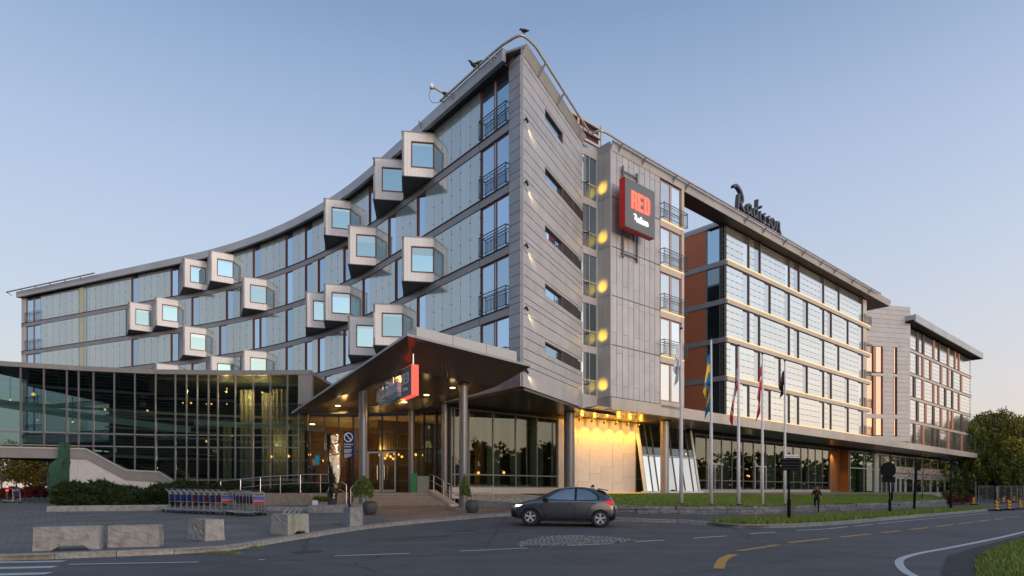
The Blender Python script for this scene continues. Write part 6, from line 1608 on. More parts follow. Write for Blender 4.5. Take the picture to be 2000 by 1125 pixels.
def trolley_meshes():
    # local frame: x forward (towards the row's head), y across, z up
    f = MB(); r = .016
    for s in (-.3, .3):
        f.tube([(0, s, .1), (-.02, s, .5), (-.05, s, .98)], r, 6); f.tube([(0, s, .14), (-.45, s * .85, .17), (-.85, s * .7, .2)], r, 6); f.tube([(-.05, s, .9), (-.16, s, 1.02), (-.3, s, 1.04)], r, 6)
        f.tube([(-.03, s, .36), (-.25, s * .9, .16)], r * .8, 6)
    for z in (.5, .98): f.tube([(-.02 - .03 * (z > .6), -.3, z), (-.02 - .03 * (z > .6), .3, z)], r, 6)
    for x in (-.25, -.5, -.85): f.tube([(x, -.26, .18), (x, .26, .18)], r, 6)
    fr_ = f.mesh('trolley_frame', TSTEEL)
    bq = MB(); bq.box(-.035, -.015, -.27, .27, .53, .80); pq = bq.mesh('ad_panel', TBLUE[0]); bq2 = MB(); bq2.box(-.035, -.015, -.27, .27, .53, .80); pq2 = bq2.mesh('ad_panel2', TBLUE[1]); b3 = MB(); b3.box(-.035, -.015, -.27, .27, .53, .80); pq3 = b3.mesh('ad_panel3', ADP)
    c = MB(); c.box(-.06, .0, -.28, .28, .82, .96); cb = c.mesh('coin_box', COINB)
    d = MB()
    for k in range(4): d.lathe([(.04, .0), (.04, .006)], (.0, -.17 + k * .11, .89), 10, 'x')
    db = d.mesh('coin_dials', TDARK)
    h = MB(); h.tube([(-.3, -.3, 1.04), (-.33, -.1, 1.06), (-.33, .1, 1.06), (-.3, .3, 1.04)], .024, 7); hb = h.mesh('handle', TDARK, True)
    w = MB().lathe([(.03, -.02), (.07, -.025), (.075, 0), (.07, .025), (.03, .02)], (0, 0, 0), 12, 'y').mesh('castor', TDARK, True)
    p = MB(); p.hexa([Vector((-.06, -.22, .17)), Vector((-.06, .22, .17)), Vector((-.85, .18, .2)), Vector((-.85, -.18, .2))], [Vector((-.06, -.22, .185)), Vector((-.06, .22, .185)), Vector((-.85, .18, .215)), Vector((-.85, -.18, .215))]); pb = p.mesh('deck', TSTEEL)
    return fr_, (pq, pq2, pq3), cb, db, hb, w, pb
TM = trolley_meshes()
us1 = [331, 342, 353, 365, 376, 388, 398, 410, 421.5, 433]; us2 = [461, 468, 475, 482, 488, 495]
P0 = onground(331, 1001.5, .1)
kinds1 = [0, 0, 0, 0, 1, 0, 1, 0, 1, 2]; kinds2 = [0, 1, 1, 0, 1, 2]
ordn = ['first', 'second', 'third', 'fourth', 'fifth', 'sixth', 'seventh', 'eighth', 'ninth', 'tenth', 'eleventh', 'twelfth', 'thirteenth', 'fourteenth', 'fifteenth', 'sixteenth']
for i, (u, kd) in enumerate(zip(us1 + us2, kinds1 + kinds2)):
    t_ = along(P0, ax_, u); p = P0 + ax_ * t_; p.z = ground(p.x, p.y) + .1
    Mt = Matrix(((ax_.x, wd_.x, 0, p.x + wd_.x * .3), (ax_.y, wd_.y, 0, p.y + wd_.y * .3), (0, 0, 1, p.z), (0, 0, 0, 1)))
    lab = {9: 'luggage trolley with a full picture panel heading the longer group of the row', 15: 'luggage trolley with a full picture panel at the right hand end of the row'}.get(i, '%s luggage trolley from the left in the row, %s advert panel' % (ordn[i], 'blue' if kd == 0 else 'dark red'))
    t = thing('luggage_trolley', lab, 'trolley', p, 'luggage trolleys parked in a row by the hedge')
    inst('frame', TM[0], Mt, t); inst('advert_panel', TM[1][kd], Mt, t); cbx = inst('coin_box', TM[2], Mt, t); inst('coin_dials', TM[3], Mt, cbx); inst('handle', TM[4], Mt, t); inst('deck', TM[6], Mt, t)
    for (x, y) in ((0, .29), (0, -.29), (-.85, 0)): inst('castor', TM[5], Mt @ Matrix.Translation((x, y, .075)), t)

# ------------------------------------------------------------------ granite blocks along the kerb
def rough_block(foot, h, lab, mat=GRANITE, notch=None, seed=0, taper=.03, amp=.008):
    """foot: four plan points; optional notch (start, end, height) cut through under the first side"""
    r = random.Random(seed); bm = bmesh.new(); z0 = min(ground(p[0], p[1]) for p in foot) + .09
    c = sum((Vector((p[0], p[1], 0)) for p in foot), Vector()) / 4
    n1, n2, n3 = 10, 6, 6
    P = [Vector((p[0], p[1], 0)) for p in foot]
    bmesh.ops.create_cube(bm, size=1.0); bmesh.ops.subdivide_edges(bm, edges=bm.edges[:], cuts=7, use_grid_fill=True)
    for v in bm.verts:
        a, b_, g = v.co.x + .5, v.co.y + .5, v.co.z + .5
        q = P[0].lerp(P[1], a).lerp(P[3].lerp(P[2], a), b_); q = c + (q - c) * (1 - taper * g * (1 if 0 < 1 else 0)); z = g * h
        edge = sum(1 for t in (a, b_, g) if t < .01 or t > .99)
        am = amp * (1.6 if edge == 1 else .9)
        if notch and g < .45 and notch[0] < a < notch[1]: z = max(z, notch[2])
        v.co = Vector((q.x + r.uniform(-am, am), q.y + r.uniform(-am, am), z0 + z + (r.uniform(-am, am) if g > .01 else 0)))
    me = bpy.data.meshes.new('granite_block'); bm.to_mesh(me); bm.free(); me.materials.append(mat)
    return tag(link('granite_block', me), lab, 'stone block', 'granite blocks along the kerb')
def foot2(uvL, uvR, depth, dz=.1, skew=0.0):
    a, c = onground(*uvL, dz), onground(*uvR, dz); d = (c - a); d.z = 0; n = Vector((-d.y, d.x, 0)).normalized() * depth; s = d.normalized() * skew
    return [a, c, c + n + s, a + n + s]
rough_block(foot2((63, 1077), (194, 1073), .45), .54, 'long granite block with a notch underneath, farthest left on the pavement', notch=(.25, .78, .11), seed=1, taper=.02)
rough_block(foot2((209, 1070), (311, 1067.5), .5), .52, 'plain long granite block right next to the notched one', seed=2)
def foot3(a, b_, c):
    A, B, C = onground(*a, .1), onground(*b_, .1), onground(*c, .1); return [B, C, C + (A - B), A]
rough_block(foot3((367, 1052), (401, 1057), (439, 1055)), .58, 'squarish granite block set cornerwise near the middle of the pavement', seed=3, taper=.05)
rough_block(foot3((528, 1042), (562, 1046.5), (604, 1041)), .62, 'mossy granite block with a notch below, nearest the trolleys', GRANITE_M, notch=(.35, .8, .12), seed=4)
rough_block(foot3((669, 1024), (683, 1030), (710, 1027)), .66, 'leaning granite block at the foot of the blue parking sign', seed=5, taper=.1)
# ------------------------------------------------------------------ parking sign on its post
pb = onground(686, 1029, .1) + Vector((.02, .25, 0)); Yp = pb.y
ps = thing('parking_sign', 'dark blue no parking sign on a black post behind a granite block', 'sign', pb)
xs0 = (671 - UC) / FPX * Yp; xs1 = (690.5 - UC) / FPX * Yp; zt = CZ + (VH - 842) / FPX * Yp; zb_ = CZ + (VH - 895) / FPX * Yp
xm = (xs0 + xs1) / 2; NAVY = pm('sign_navy', (.008, .014, .06), .35)
MB().tube([(xm + .02, Yp + .04, pb.z), (xm + .02, Yp + .04, zt - .1)], .035, 8).build('post', BLACK, ps)
q = MB(); q.box(xs0, xs1, Yp - .02, Yp, zb_, zt); q.build('sign_plate', NAVY, ps)
q = MB(); q.box(xs1 + .002, xs1 + .03, Yp - .02, Yp + .12, zb_, zt); q.build('sign_edge', pm('sign_edge_blue', (.01, .03, .12), .4), ps)
cx, cz = xm, zt - .21; R0 = .15
o = MB(); 
for k in range(28):
    a0, a1 = k * 2 * math.pi / 28, (k + 1) * 2 * math.pi / 28
    o.add([(cx + r * math.cos(a), Yp - .023, cz + r * 1.08 * math.sin(a)) for r, a in ((R0, a0), (R0, a1), (R0 - .03, a1), (R0 - .03, a0))], [(0, 1, 2, 3)])
d = .11; o.add([(cx - d - .01, Yp - .024, cz + d + .01), (cx - d + .02, Yp - .024, cz + d + .02), (cx + d + .01, Yp - .024, cz - d - .01), (cx + d - .02, Yp - .024, cz - d - .02)], [(0, 1, 2, 3)])
PALE = pm('sign_print_pale', (.7, .71, .74), .5); o.build('no_parking_symbol', PALE, ps)
def text_mesh(s, size, mat, bold=False, align='LEFT'):
    cu = bpy.data.curves.new('text', 'FONT'); cu.body = s; cu.size = size; cu.align_x = align; cu.resolution_u = 2
    if bold: cu.offset = size * .02
    t = bpy.data.objects.new('tmp_text', cu); COL.objects.link(t); me = eval_mesh(t); bpy.data.objects.remove(t); me.materials.clear(); me.materials.append(mat); return me
def text_on(parent, s, size, p, ex, mat, bold=False, align='LEFT', name='lettering'):
    ex = Vector(ex).normalized(); nn = ex.cross(Vector((0, 0, 1)))
    Mt = Matrix(((ex.x, 0, nn.x, p[0]), (ex.y, 0, nn.y, p[1]), (ex.z, 1, nn.z, p[2]), (0, 0, 0, 1))); return inst(name, text_mesh(s, size, mat, bold, align), Mt, parent)
X1 = Vector((1, 0, 0))
text_on(ps, 'Parkering', .075, (xs0 + .03, Yp - .024, zt - .47), X1, PALE, True); text_on(ps, 'forbudt', .075, (xs0 + .03, Yp - .024, zt - .55), X1, PALE, True)
q = MB(); rt = random.Random(8)
for i, z in enumerate((.62, .655, .69, .725, .785, .82, .855, .89)):
    x = xs0 + .03; L_ = (.27, .24, .25, .2, .27, .25, .22, .11)[i]
    while x < xs0 + .03 + L_: w = rt.uniform(.02, .05); q.box(x, min(x + w, xs0 + .03 + L_), Yp - .024, Yp - .0225, zt - z - .01, zt - z + .008); x += w + .008
q.build('small_print', PALE, ps, kind='stuff')
# ------------------------------------------------------------------ planters with weeping shrubs
LEAF = {}
def leafmat(n, c): 
    if n not in LEAF:
        m, N, L, b = nmat(n); b.inputs['Base Color'].default_value = (*c, 1); b.inputs['Roughness'].default_value = .65; b.inputs['Specular IOR Level'].default_value = .2
        b.inputs['Subsurface Weight'].default_value = 0
        LEAF[n] = m
    return LEAF[n]
G1, G2, G3 = leafmat('leaf_mid', (.10, .155, .03)), leafmat('leaf_dark', (.03, .055, .014)), leafmat('leaf_light', (.18, .23, .045))
Y1, Y2 = leafmat('leaf_yellow', (.28, .19, .025)), leafmat('leaf_ochre', (.2, .11, .025)); YD1, YD2, YD3 = leafmat('yew_dark', (.016, .03, .010)), leafmat('yew_mid', (.028, .046, .014)), leafmat('yew_brown', (.075, .045, .018))
RD1, RD2 = leafmat('leaf_red', (.16, .025, .02)), leafmat('leaf_maroon', (.08, .015, .015)); BB1, BB2, BB3 = leafmat('birch_dark', (.075, .105, .02)), leafmat('birch_mid', (.18, .2, .03)), leafmat('birch_gold', (.38, .27, .035))
def leaf(mb, p, s, r, mi, hang=False):
    d = Vector((r.gauss(0, 1), r.gauss(0, 1), r.gauss(0, .6) - (1.6 if hang else 0))).normalized(); a = d.cross(Vector((r.gauss(0, 1), r.gauss(0, 1), r.gauss(0, 1)))).normalized()
    k = len(mb.v); mb.v += [tuple(p), tuple(p + d * s * .5 + a * s * .28), tuple(p + d * s), tuple(p + d * s * .5 - a * s * .28)]; mb.f.append((k, k + 1, k + 2, k + 3)); mb.m.append(mi)
def planter(uv, lab, wid, seed, tall):
    p = onground(*uv, .106); t = thing('planter', lab, 'planter', p, 'planters flanking the entrance'); r = random.Random(seed)
    MB().lathe([(.19, 0), (.25, .08), (.3, .25), (.31, .4), (.27, .5), (.24, .5), (.24, .44)], p, 20).build('pot', pm('pot_grey', (.075, .075, .08), .6, noise=.15), t, smooth=50)
    MB().lathe([(.0, .44), (.24, .45)], p, 14).build('soil', EARTH, t)
    MB().tube(cat_rom([p + Vector((0, 0, .42)), p + Vector((-.06, 0, .9)), p + Vector((-.22, 0, 1.5)), p + Vector((-.3, 0, tall))], 4), [.022] * 13, 6).build('stem', pm('stem_pale', (.22, .17, .12), .8), t)
    mb = MB(); c = p + Vector((-.3, 0, tall))
    for _ in range(2600):
        a = r.uniform(0, 6.28); rr = wid * math.sqrt(r.random()); hz = r.random(); fall = (rr / wid) ** 1.5
        q_ = c + Vector((math.cos(a) * rr, math.sin(a) * rr, -fall * .55 - hz * (.75 - .3 * rr / wid) + .1)); leaf(mb, q_, r.uniform(.05, .1), r, r.choice((0, 0, 1, 2, 2)), True)
    mb.build('foliage', [G1, G2, G3], t, kind='stuff')
    m2 = MB()
    for _ in range(260): a = r.uniform(0, 6.28); rr = .24 * math.sqrt(r.random()); leaf(m2, p + Vector((math.cos(a) * rr, math.sin(a) * rr, .46 + r.random() * .08)), .07, r, r.choice((0, 1)))
    m2.build('ground_plants', [G1, G2], t, kind='stuff')
planter((723, 1004.5), 'round dark planter with a broad weeping shrub beside the left canopy column', .42, 1, 1.62)
planter((922, 1001.5), 'round dark planter with a slim weeping shrub beside the right canopy column', .2, 2, 1.65)
# ------------------------------------------------------------------ mirror steel sculpture and its bed
pbx = onground(651, 1001, .1); Ys = pbx.y + .6
bed = tag(MB().hexa([Vector((x, y, .2)) for x, y in ((-9.0, Ys - .75), (-6.95, Ys - .75), (-6.9, Ys + .6), (-9.0, Ys + .6))], [Vector((x, y, ground(x, y) + .42)) for x, y in ((-9.0, Ys - .7), (-7.0, Ys - .7), (-6.95, Ys + .6), (-9.0, Ys + .6))]).build('stone_bed', GRANITE), 'low granite edged bed carrying the mirror sculpture', 'planter bed')
def sculpture():
    q = MB(); zb0_ = ground(-7.8, Ys) + .4; H = CZ + (VH - 848) / FPX * Ys - zb0_; x0 = (651 - UC) / FPX * Ys; N_ = 26; K = 16
    for i in range(N_ + 1):
        t = i / N_; tw = .5 * math.sin(t * 2.2) - .2; w = .30 - .05 * math.sin(t * 3.1 + .5) * (1 - t); d = .16 + .03 * math.sin(t * 7)
        if t < .3: w *= .62 + .38 * (t / .3)
        for k in range(K):
            a = 2 * math.pi * k / K; cx_, cy_ = math.copysign(abs(math.cos(a)) ** .45, math.cos(a)) * w, math.copysign(abs(math.sin(a)) ** .45, math.sin(a)) * d
            b_ = .02 * math.sin(t * 17 + k * 1.3) * (t > .03) * (t < .97)
            q.v.append((x0 + (cx_ * math.cos(tw) - cy_ * math.sin(tw)) * (1 + b_) + .05 * math.sin(t * 4) - (.06 if t < .2 else 0), Ys + cx_ * math.sin(tw) + cy_ * math.cos(tw) + b_ * .5, zb0_ + t * H))
    for i in range(N_):
        for k in range(K): q.f.append((i * K + k, i * K + (k + 1) % K, (i + 1) * K + (k + 1) % K, (i + 1) * K + k)); q.m.append(0)
    q.f.append(tuple(N_ * K + k for k in range(K))); q.m.append(0)
    o = q.build('mirror_sculpture', pm('polished_steel', (.27, .25, .22), .06, 1.0, bump=1.0, bscale=2.6), None, smooth=70); tag(o, 'twisted polished steel column sculpture in front of the lobby', 'sculpture')
sculpture()
q = MB(); x = (625 - UC) / FPX * Ys; q.box(x - .12, x + .12, Ys - .72, Ys - .68, ground(x, Ys) + .42, ground(x, Ys) + .62); tag(q.build('name_plaque', PALE), 'small white plaque on the edge of the sculpture bed', 'plaque')
# bike hoops
bk = thing('cycle_rack', 'low steel cycle rack with curved hoops behind the mossy block', 'cycle rack', onground(585, 1008, .1))
for u in (568, 578, 588, 598):
    p = onground(u, 1008, .1); MB().tube([p + Vector((.22 * math.cos(a), .3 * math.cos(a), .34 * math.sin(a))) for a in [math.pi * i / 8 for i in range(9)]], .018, 6).build('hoop', STEEL, bk, smooth=True)
q = MB(); a, c = onground(560, 1009, .11), onground(608, 1009, .11); q.box(a.x, c.x, a.y - .02, a.y + .02, a.z, a.z + .03); q.build('base_bar', STEEL, bk)
# green bent sculpture left of the white wall
gs_Y = 34.6; GREENP = pm('patina_green', (.035, .105, .06), .5, .2, noise=.25, nscale=2.5)
pts = [(128, 972), (128, 912), (118, 905) , (118, 864), (131, 864), (131, 905), (131, 912)]
gx = lambda u: (u - UC) / FPX * gs_Y
gz = lambda v: CZ + (VH - v) / FPX * gs_Y
prof = [(104, 985, 126.5), (104, 915, 127), (105, 908, 128), (110, 903, 129.5), (117, 897, 130.8), (118.2, 890, 131), (118.6, 864, 131.5)]
q = MB(); rings_ = []
for (ul, v, ur) in prof:
    x0, x1, z = gx(ul), gx(ur), gz(v); d = .32 if v > 900 else .2
    q.v += [(x0, gs_Y - d, z), (x1, gs_Y - d, z), (x1 + .03, gs_Y + d, z), (x0, gs_Y + d, z)]
for i in range(len(prof) - 1):
    for k in range(4): q.f.append((i * 4 + k, i * 4 + (k + 1) % 4, (i + 1) * 4 + (k + 1) % 4, (i + 1) * 4 + k)); q.m.append(0)
q.f.append(tuple(len(prof) * 4 - 4 + k for k in range(4))); q.m.append(0)
tag(q.build('green_sculpture', GREENP), 'tall green bent metal sculpture standing before the underpass', 'sculpture')

# ------------------------------------------------------------------ flagpoles and limp flags
def cloth(name, parent, top, h, L_, pat, mats, seed, side=-1):
    r = random.Random(seed); q = MB(); NSs, NTt = 26, 16; ph = r.uniform(0, 6)
    for i in range(NSs + 1):
        s = i / NSs
        for j in range(NTt + 1):
            t = j / NTt
            out = (.20 + .24 * t) * (math.sin(s * 5.2 + ph) * .5 + .75) * min(1, s * 4) * (1 - .35 * s)
            yy = .10 * math.sin(s * 11 + ph + t * 1.5) * min(1, s * 4)
            q.v.append((top.x + side * (.05 + out), top.y + yy - .02, top.z - t * h * .82 - s * L_ * .62))
    for i in range(NSs):
        for j in range(NTt):
            k = i * (NTt + 1) + j; q.f.append((k, k + 1, k + NTt + 2, k + NTt + 1)); q.m.append(pat((i + .5) / NSs, (j + .5) / NTt))
    return q.build(name, mats, parent, smooth=True)
def pat_cross(s, t, w=.13, b_=.06, x0=.36):
    d = min(abs(s - x0) * 1.4, abs(t - .5)); return 2 if d < b_ else (1 if d < w else 0)
FB, FY, FRd, FWh, FNv, FBk = [pm('flag_' + n, c, .8) for n, c in (('blue', (.005, .17, .42)), ('yellow', (.85, .5, .01)), ('red', (.5, .012, .025)), ('white', (.7, .7, .74)), ('navy', (.01, .03, .14)), ('black', (.012, .012, .014)))]
POLE = pm('flagpole_white', (.68, .67, .68), .35)
def lawn_pt(u, back):
    best = min(range(len(lf)), key=lambda i: abs(UC + FPX * lf[i].x / lf[i].y - u))
    Y = lf[best].y + back; p = Vector(((u - UC) / FPX * Y, Y, lf[best].z + .06)); return p
flags = [(1330.5, 644, 'white flag with dark lettering hanging limp on the leftmost pole', 0), (1389, 664, 'blue flag with yellow cross hanging limp on the second pole from the left', 1), (1442.5, 677, 'red flag with blue and white cross hanging limp on the middle pole', 2), (1489, 693, 'red flag with white cross hanging limp on the second pole from the right', 3), (1533, 706.5, 'short black flag hanging limp on the rightmost pole', 4)]
for (u, vt, lab, k) in flags:
    b0_ = lawn_pt(u, .75); zt_ = CZ + (VH - vt) / FPX * b0_.y
    nm = ['leftmost', 'second from the left', 'middle', 'second from the right', 'rightmost'][k]
    fp = thing('flagpole', 'white flagpole on the lawn edge, %s of the five' % nm, 'flagpole', b0_, 'flagpoles along the lawn')
    MB().tube([b0_ + Vector((0, 0, -.1)), b0_ + Vector((0, 0, 2)), Vector((b0_.x, b0_.y, zt_))], [.095, .085, .045], 10).build('pole', POLE, fp, smooth=True)
    MB().lathe([(.02, 0), (.07, .04), (.07, .09), (.0, .12)], (b0_.x, b0_.y, zt_), 10).build('finial', DARK, fp, smooth=True)
    MB().lathe([(.16, -.04), (.16, .04)], b0_, 12).build('base_collar', DARK, fp)
    tp = Vector((b0_.x, b0_.y, zt_ - (.6 if k != 4 else .55)))
    if k == 0: f = cloth('flag', None, tp, 1.25, 1.6, lambda s, t: 1 if (abs(t - .45) < .07 and .25 < s < .85 and int(s * 22) % 3) else 0, [FWh, FNv], 3)
    elif k == 1: f = cloth('flag', None, tp, 1.8, 3.0, lambda s, t: 1 if pat_cross(s, t, .14, .0) else 0, [FB, FY], 4)
    elif k == 2: f = cloth('flag', None, tp, 1.9, 3.3, lambda s, t: pat_cross(s, t, .16, .075), [FRd, FWh, FNv], 5)
    elif k == 3: f = cloth('flag', None, tp, 1.8, 3.3, lambda s, t: 1 if pat_cross(s, t, .07, .0) else 0, [FRd, FWh], 7)
    else: f = cloth('flag', None, tp, 1.1, 1.35, lambda s, t: 1 if (.3 < t < .5 and .3 < s < .5) else 0, [FBk, FRd], 8)
    tag(f, lab, 'flag', 'flags on the lawn poles')
# ------------------------------------------------------------------ street signs, lamps
def pole_thing(name, uv, lab, cat, r=.045, dz=.1):
    p = onground(*uv, dz); t = thing(name, lab, cat, p); return t, p
t, p = pole_thing('street_sign', (1541, 1017), 'black street name post with dark board seen from behind', 'sign')
Y = p.y; zv = lambda v: CZ + (VH - v) / FPX * Y; xu = lambda u: (u - UC) / FPX * Y
MB().tube([p, Vector((p.x, p.y, zv(975)))], .075, 10).build('post_foot', BLACK, t); MB().tube([Vector((p.x, p.y, zv(975))), Vector((p.x, p.y, zv(884)))], .045, 8).build('post', BLACK, t)
q = MB(); q.box(xu(1525), xu(1561), Y - .08, Y - .05, zv(919), zv(895)); o = q.build('board', BLACK, t)
q = MB(); 
for i in range(4): q.box(xu(1525.5), xu(1560.5), Y - .1, Y - .081, zv(916 - i * 6), zv(915 - i * 6))
q.build('board_rib', DARK, o)
d = Vector((.97, .25, 0)); fr = Fr(Vector((p.x, p.y - .1, 0)), d, Vector((.25, -.97, 0))); q = MB(); q.box(-.28, .42, -.02, .0, zv(894), zv(888), fr); q.build('name_plate', WHITE, t)
text_on(t, 'Hans Gaarders veg', .085, fr.p(-.26, .004, zv(892.8)), d, pm('sign_print_black', (.02, .02, .02), .6))
t, p = pole_thing('round_sign', (1738, 1003), 'round road sign seen from behind with a small plate below', 'sign'); Y = p.y
MB().tube([p, Vector((p.x, p.y, zv(976)))], .08, 10).build('post_foot', BLACK, t); MB().tube([Vector((p.x, p.y, zv(976))), Vector((p.x - .1, p.y, zv(906)))], .04, 8).build('post', BLACK, t)
MB().lathe([(.0, -.06), (.46, -.06), (.46, -.04), (.0, -.04)], (xu(1733.5), Y, zv(918)), 26, 'y').build('disc', BLACK, t); q = MB(); q.box(xu(1721.5), xu(1747.5), Y - .06, Y - .04, zv(942), zv(931)); q.build('sub_plate', BLACK, t)
t, p = pole_thing('square_sign', (1785, 998), 'dark square road sign on a thick black post seen from behind', 'sign'); Y = p.y
MB().tube([p, Vector((xu(1789.5), p.y, zv(915)))], .085, 10).build('post', BLACK, t); q = MB(); q.box(xu(1784.5), xu(1796), Y - .1, Y - .06, zv(919), zv(902)); q.build('sign_plate', BLACK, t)
def street_lamp(uv, vtop, uhead, lab, lean=0):
    p = onground(*uv, .1); t = thing('street_lamp', lab, 'street lamp', p, 'street lamps along the footpath'); Y = p.y; z = CZ + (VH - vtop) / FPX * Y; xh = (uhead - UC) / FPX * Y
    MB().tube([p, p + Vector((0, 0, 1.2))], .08, 8).build('post_foot', BLACK, t); MB().tube([p + Vector((0, 0, 1.2)), Vector((p.x + lean, p.y, z))], .045, 8).build('post', BLACK, t)
    MB().tube([Vector((p.x + lean, p.y, z - .05)), Vector((xh, p.y, z - .06))], .035, 6).build('arm', BLACK, t); MB().lathe([(.02, .16), (.18, .1), (.42, -.02), (.4, -.08), (.0, -.05)], (xh, p.y, z - .06), 16).build('lamp_head', BLACK, t, smooth=True)
street_lamp((1857, 996), 896, 1846, 'black street lamp with saucer head at the end of the far glazed ground floor')
street_lamp((1742, 991), 882, 1708, 'black street lamp with saucer head behind the round road sign', -.1)
street_lamp((1944, 985), 905, 1932, 'slim black street lamp among the birches at the far right')
# ------------------------------------------------------------------ hedges, trees, background
def hedge(name, line, depth, h0, h1, mats, wts, lab, n, seed, lsz=(.1, .2), zb=.1, spiky=True):
    """line: plan polyline of the front foot; foliage fills the volume behind it"""
    r = random.Random(seed); t = thing(name, lab, 'hedge', (line[0][0], line[0][1], ground(*line[0][:2])))
    mb = MB(); wd = MB(); N_ = len(line) - 1
    for _ in range(n):
        a = r.random() * N_; i = min(N_ - 1, int(a)); f = a - i; x = lerp(line[i][0], line[i + 1][0], f); y0 = lerp(line[i][1], line[i + 1][1], f); dd = r.random() ** 1.3 * depth
        hh = lerp(h0, h1, a / N_) * (.78 + .22 * math.sin(x * 1.7) * math.sin(x * .63 + 1) + .1 * math.sin(x * 5.3))
        prof = (1 - abs(dd / depth - .45) ** 2.2 * 1.5)
        z = ground(x, y0) + zb + hh * max(.15, prof) * (r.random() ** .45)
        p = Vector((x, y0 + dd, z)); s = r.uniform(*lsz)
        d = Vector((r.gauss(0, .8), r.gauss(-.3, .8), r.gauss(.35, .5))).normalized() * s * 1.6; a_ = d.cross(Vector((r.gauss(0, 1), r.gauss(0, 1), r.gauss(0, 1)))).normalized() * s * .3
        mi = r.choices(range(len(mats)), wts if not callable(wts) else wts(a / N_))[0]; k = len(mb.v)
        mb.v += [tuple(p - d * .3), tuple(p + a_), tuple(p + d), tuple(p - a_)]; mb.f.append((k, k + 1, k + 2, k + 3)); mb.m.append(mi)
    mb.build('foliage', mats, t, kind='stuff')
    for i in range(12):
        a = (i + .5) / 12 * N_; j = min(N_ - 1, int(a)); f = a - j; x = lerp(line[j][0], line[j + 1][0], f); y0 = lerp(line[j][1], line[j + 1][1], f) + depth * .45
        MB().tube([(x, y0, ground(x, y0)), (x + r.uniform(-.2, .2), y0, ground(x, y0) + .7 * h0)], .03, 5).build('stem', pm('hedge_stem', (.06, .045, .03), .9) if 'hedge_stem' not in bpy.data.materials else bpy.data.materials['hedge_stem'], t)
    return t
h1_ = gp((88, 999), (150, 998), (230, 996), (330, 994)); 
hedge('yew_hedge', [(p.x, p.y + .35) for p in h1_], 2.9, 1.5, 1.35, [YD1, YD2, G2], (5, 4, 1), 'dark spreading yew hedge between the pavement and the pavilion', 15000, 1)
h2_ = gp((335, 994), (420, 993), (520, 991), (590, 990), (640, 990))
hedge('yew_hedge', [(p.x, p.y + 1.0) for p in h2_], 2.3, 1.35, 1.25, [YD1, YD2, YD3, G2], lambda f: (4, 4, .4 + 4 * max(0, f - .5), 1), 'yew hedge with browning right end behind the luggage trolleys', 14000, 2)
kerbline('hedge_edging', [(p.x, p.y) for p in gp((90, 1004), (160, 1003), (240, 1002), (330, 1001))], .3, .36, GRANITE, 2.0)
kerbline('hedge_edging', [(p.x, p.y) for p in gp((520, 1002), (560, 1003), (604, 1004))], .3, .3, GRANITE, 1.6)
hedge('low_shrub', [(p.x, p.y + .5) for p in gp((604, 996), (640, 996))], .6, .32, .3, [G1, G3], (3, 2), 'small light green shrub in the sculpture bed', 900, 5, (.05, .1), .35)
def tree(base, h, cr, mats, wts, lab, seed, n=2600, trunk=.1, lsz=(.25, .5), cz0=.3, hang=True, group=None, bark=None, name='tree', columnar=False):
    r = random.Random(seed); t = thing(name, lab, 'tree', base, group); base = Vector(base)
    bark = bark or BARK
    bend = Vector((r.uniform(-.3, .3), r.uniform(-.3, .3), 0)); tops = base + Vector((0, 0, h * .95)) + bend
    tq = MB(); tq.tube([base - Vector((0, 0, .1)), base.lerp(tops, .35) + bend * .3, base.lerp(tops, .7), tops], [trunk, trunk * .8, trunk * .45, trunk * .08], 7); tr = tq.build('trunk', bark, t, smooth=True)
    clumps = []
    nb = 44 if not columnar else 18
    for i in range(nb):
        f = cz0 + (1 - cz0) * (i + r.random()) / nb; a = r.uniform(0, 6.28); rad = cr * (math.sin(math.pi * min(1, (f - cz0) / (1 - cz0) * .8 + .16)) ** .8) * r.uniform(.45, 1.05)
        c = base.lerp(tops, f) + Vector((math.cos(a) * rad, math.sin(a) * rad, r.uniform(-.2, .3)))
        s0 = base.lerp(tops, max(.1, f - .12)); MB().tube([s0, s0.lerp(c, .6) + Vector((0, 0, .15)), c], [trunk * .3, trunk * .18, trunk * .05], 5).build('limb', bark, tr) if i % 3 == 0 else None
        clumps.append((c, cr * r.uniform(.15, .34), r.random(), f))
    mb = MB()
    for i in range(n):
        c, cs, tone, f = clumps[i % nb]
        d = Vector((r.gauss(0, 1), r.gauss(0, 1), r.gauss(0, .9))); d = d.normalized() * cs * r.random() ** .5; p = c + d
        if hang: p.z -= r.random() ** 2 * cr * .35
        w = list(wts); w[int(tone * len(w)) % len(w)] *= 2.2
        w[-1] *= .5 + 1.6 * max(0, f - .45)
        leaf(mb, p, r.uniform(*lsz), r, r.choices(range(len(mats)), w)[0], hang)
    mb.build('crown', mats, t, kind='stuff'); return t
BARK = pm('bark_brown', (.08, .06, .045), .9); BIRCH = pm('bark_birch', (.38, .36, .33), .8, col2=(.06, .05, .05), nscale=5, lo=.55, hi=.7, stretch=(1, 1, 2.5))
rt_ = random.Random(31); order = ['leftmost', 'second', 'third', 'fourth', 'fifth', 'sixth', 'seventh', 'eighth']
bd = [(1906, 96, 13.4, 812, 2.5), (1921, 108, 0, 795, 3.0), (1947, 104, 0, 792, 3.0), (1962, 116, 0, 806, 3.1), (1978, 100, 0, 800, 2.9), (1994, 92, 0, 812, 2.8), (2012, 104, 0, 795, 3.3), (2032, 96, 0, 802, 3.2)]
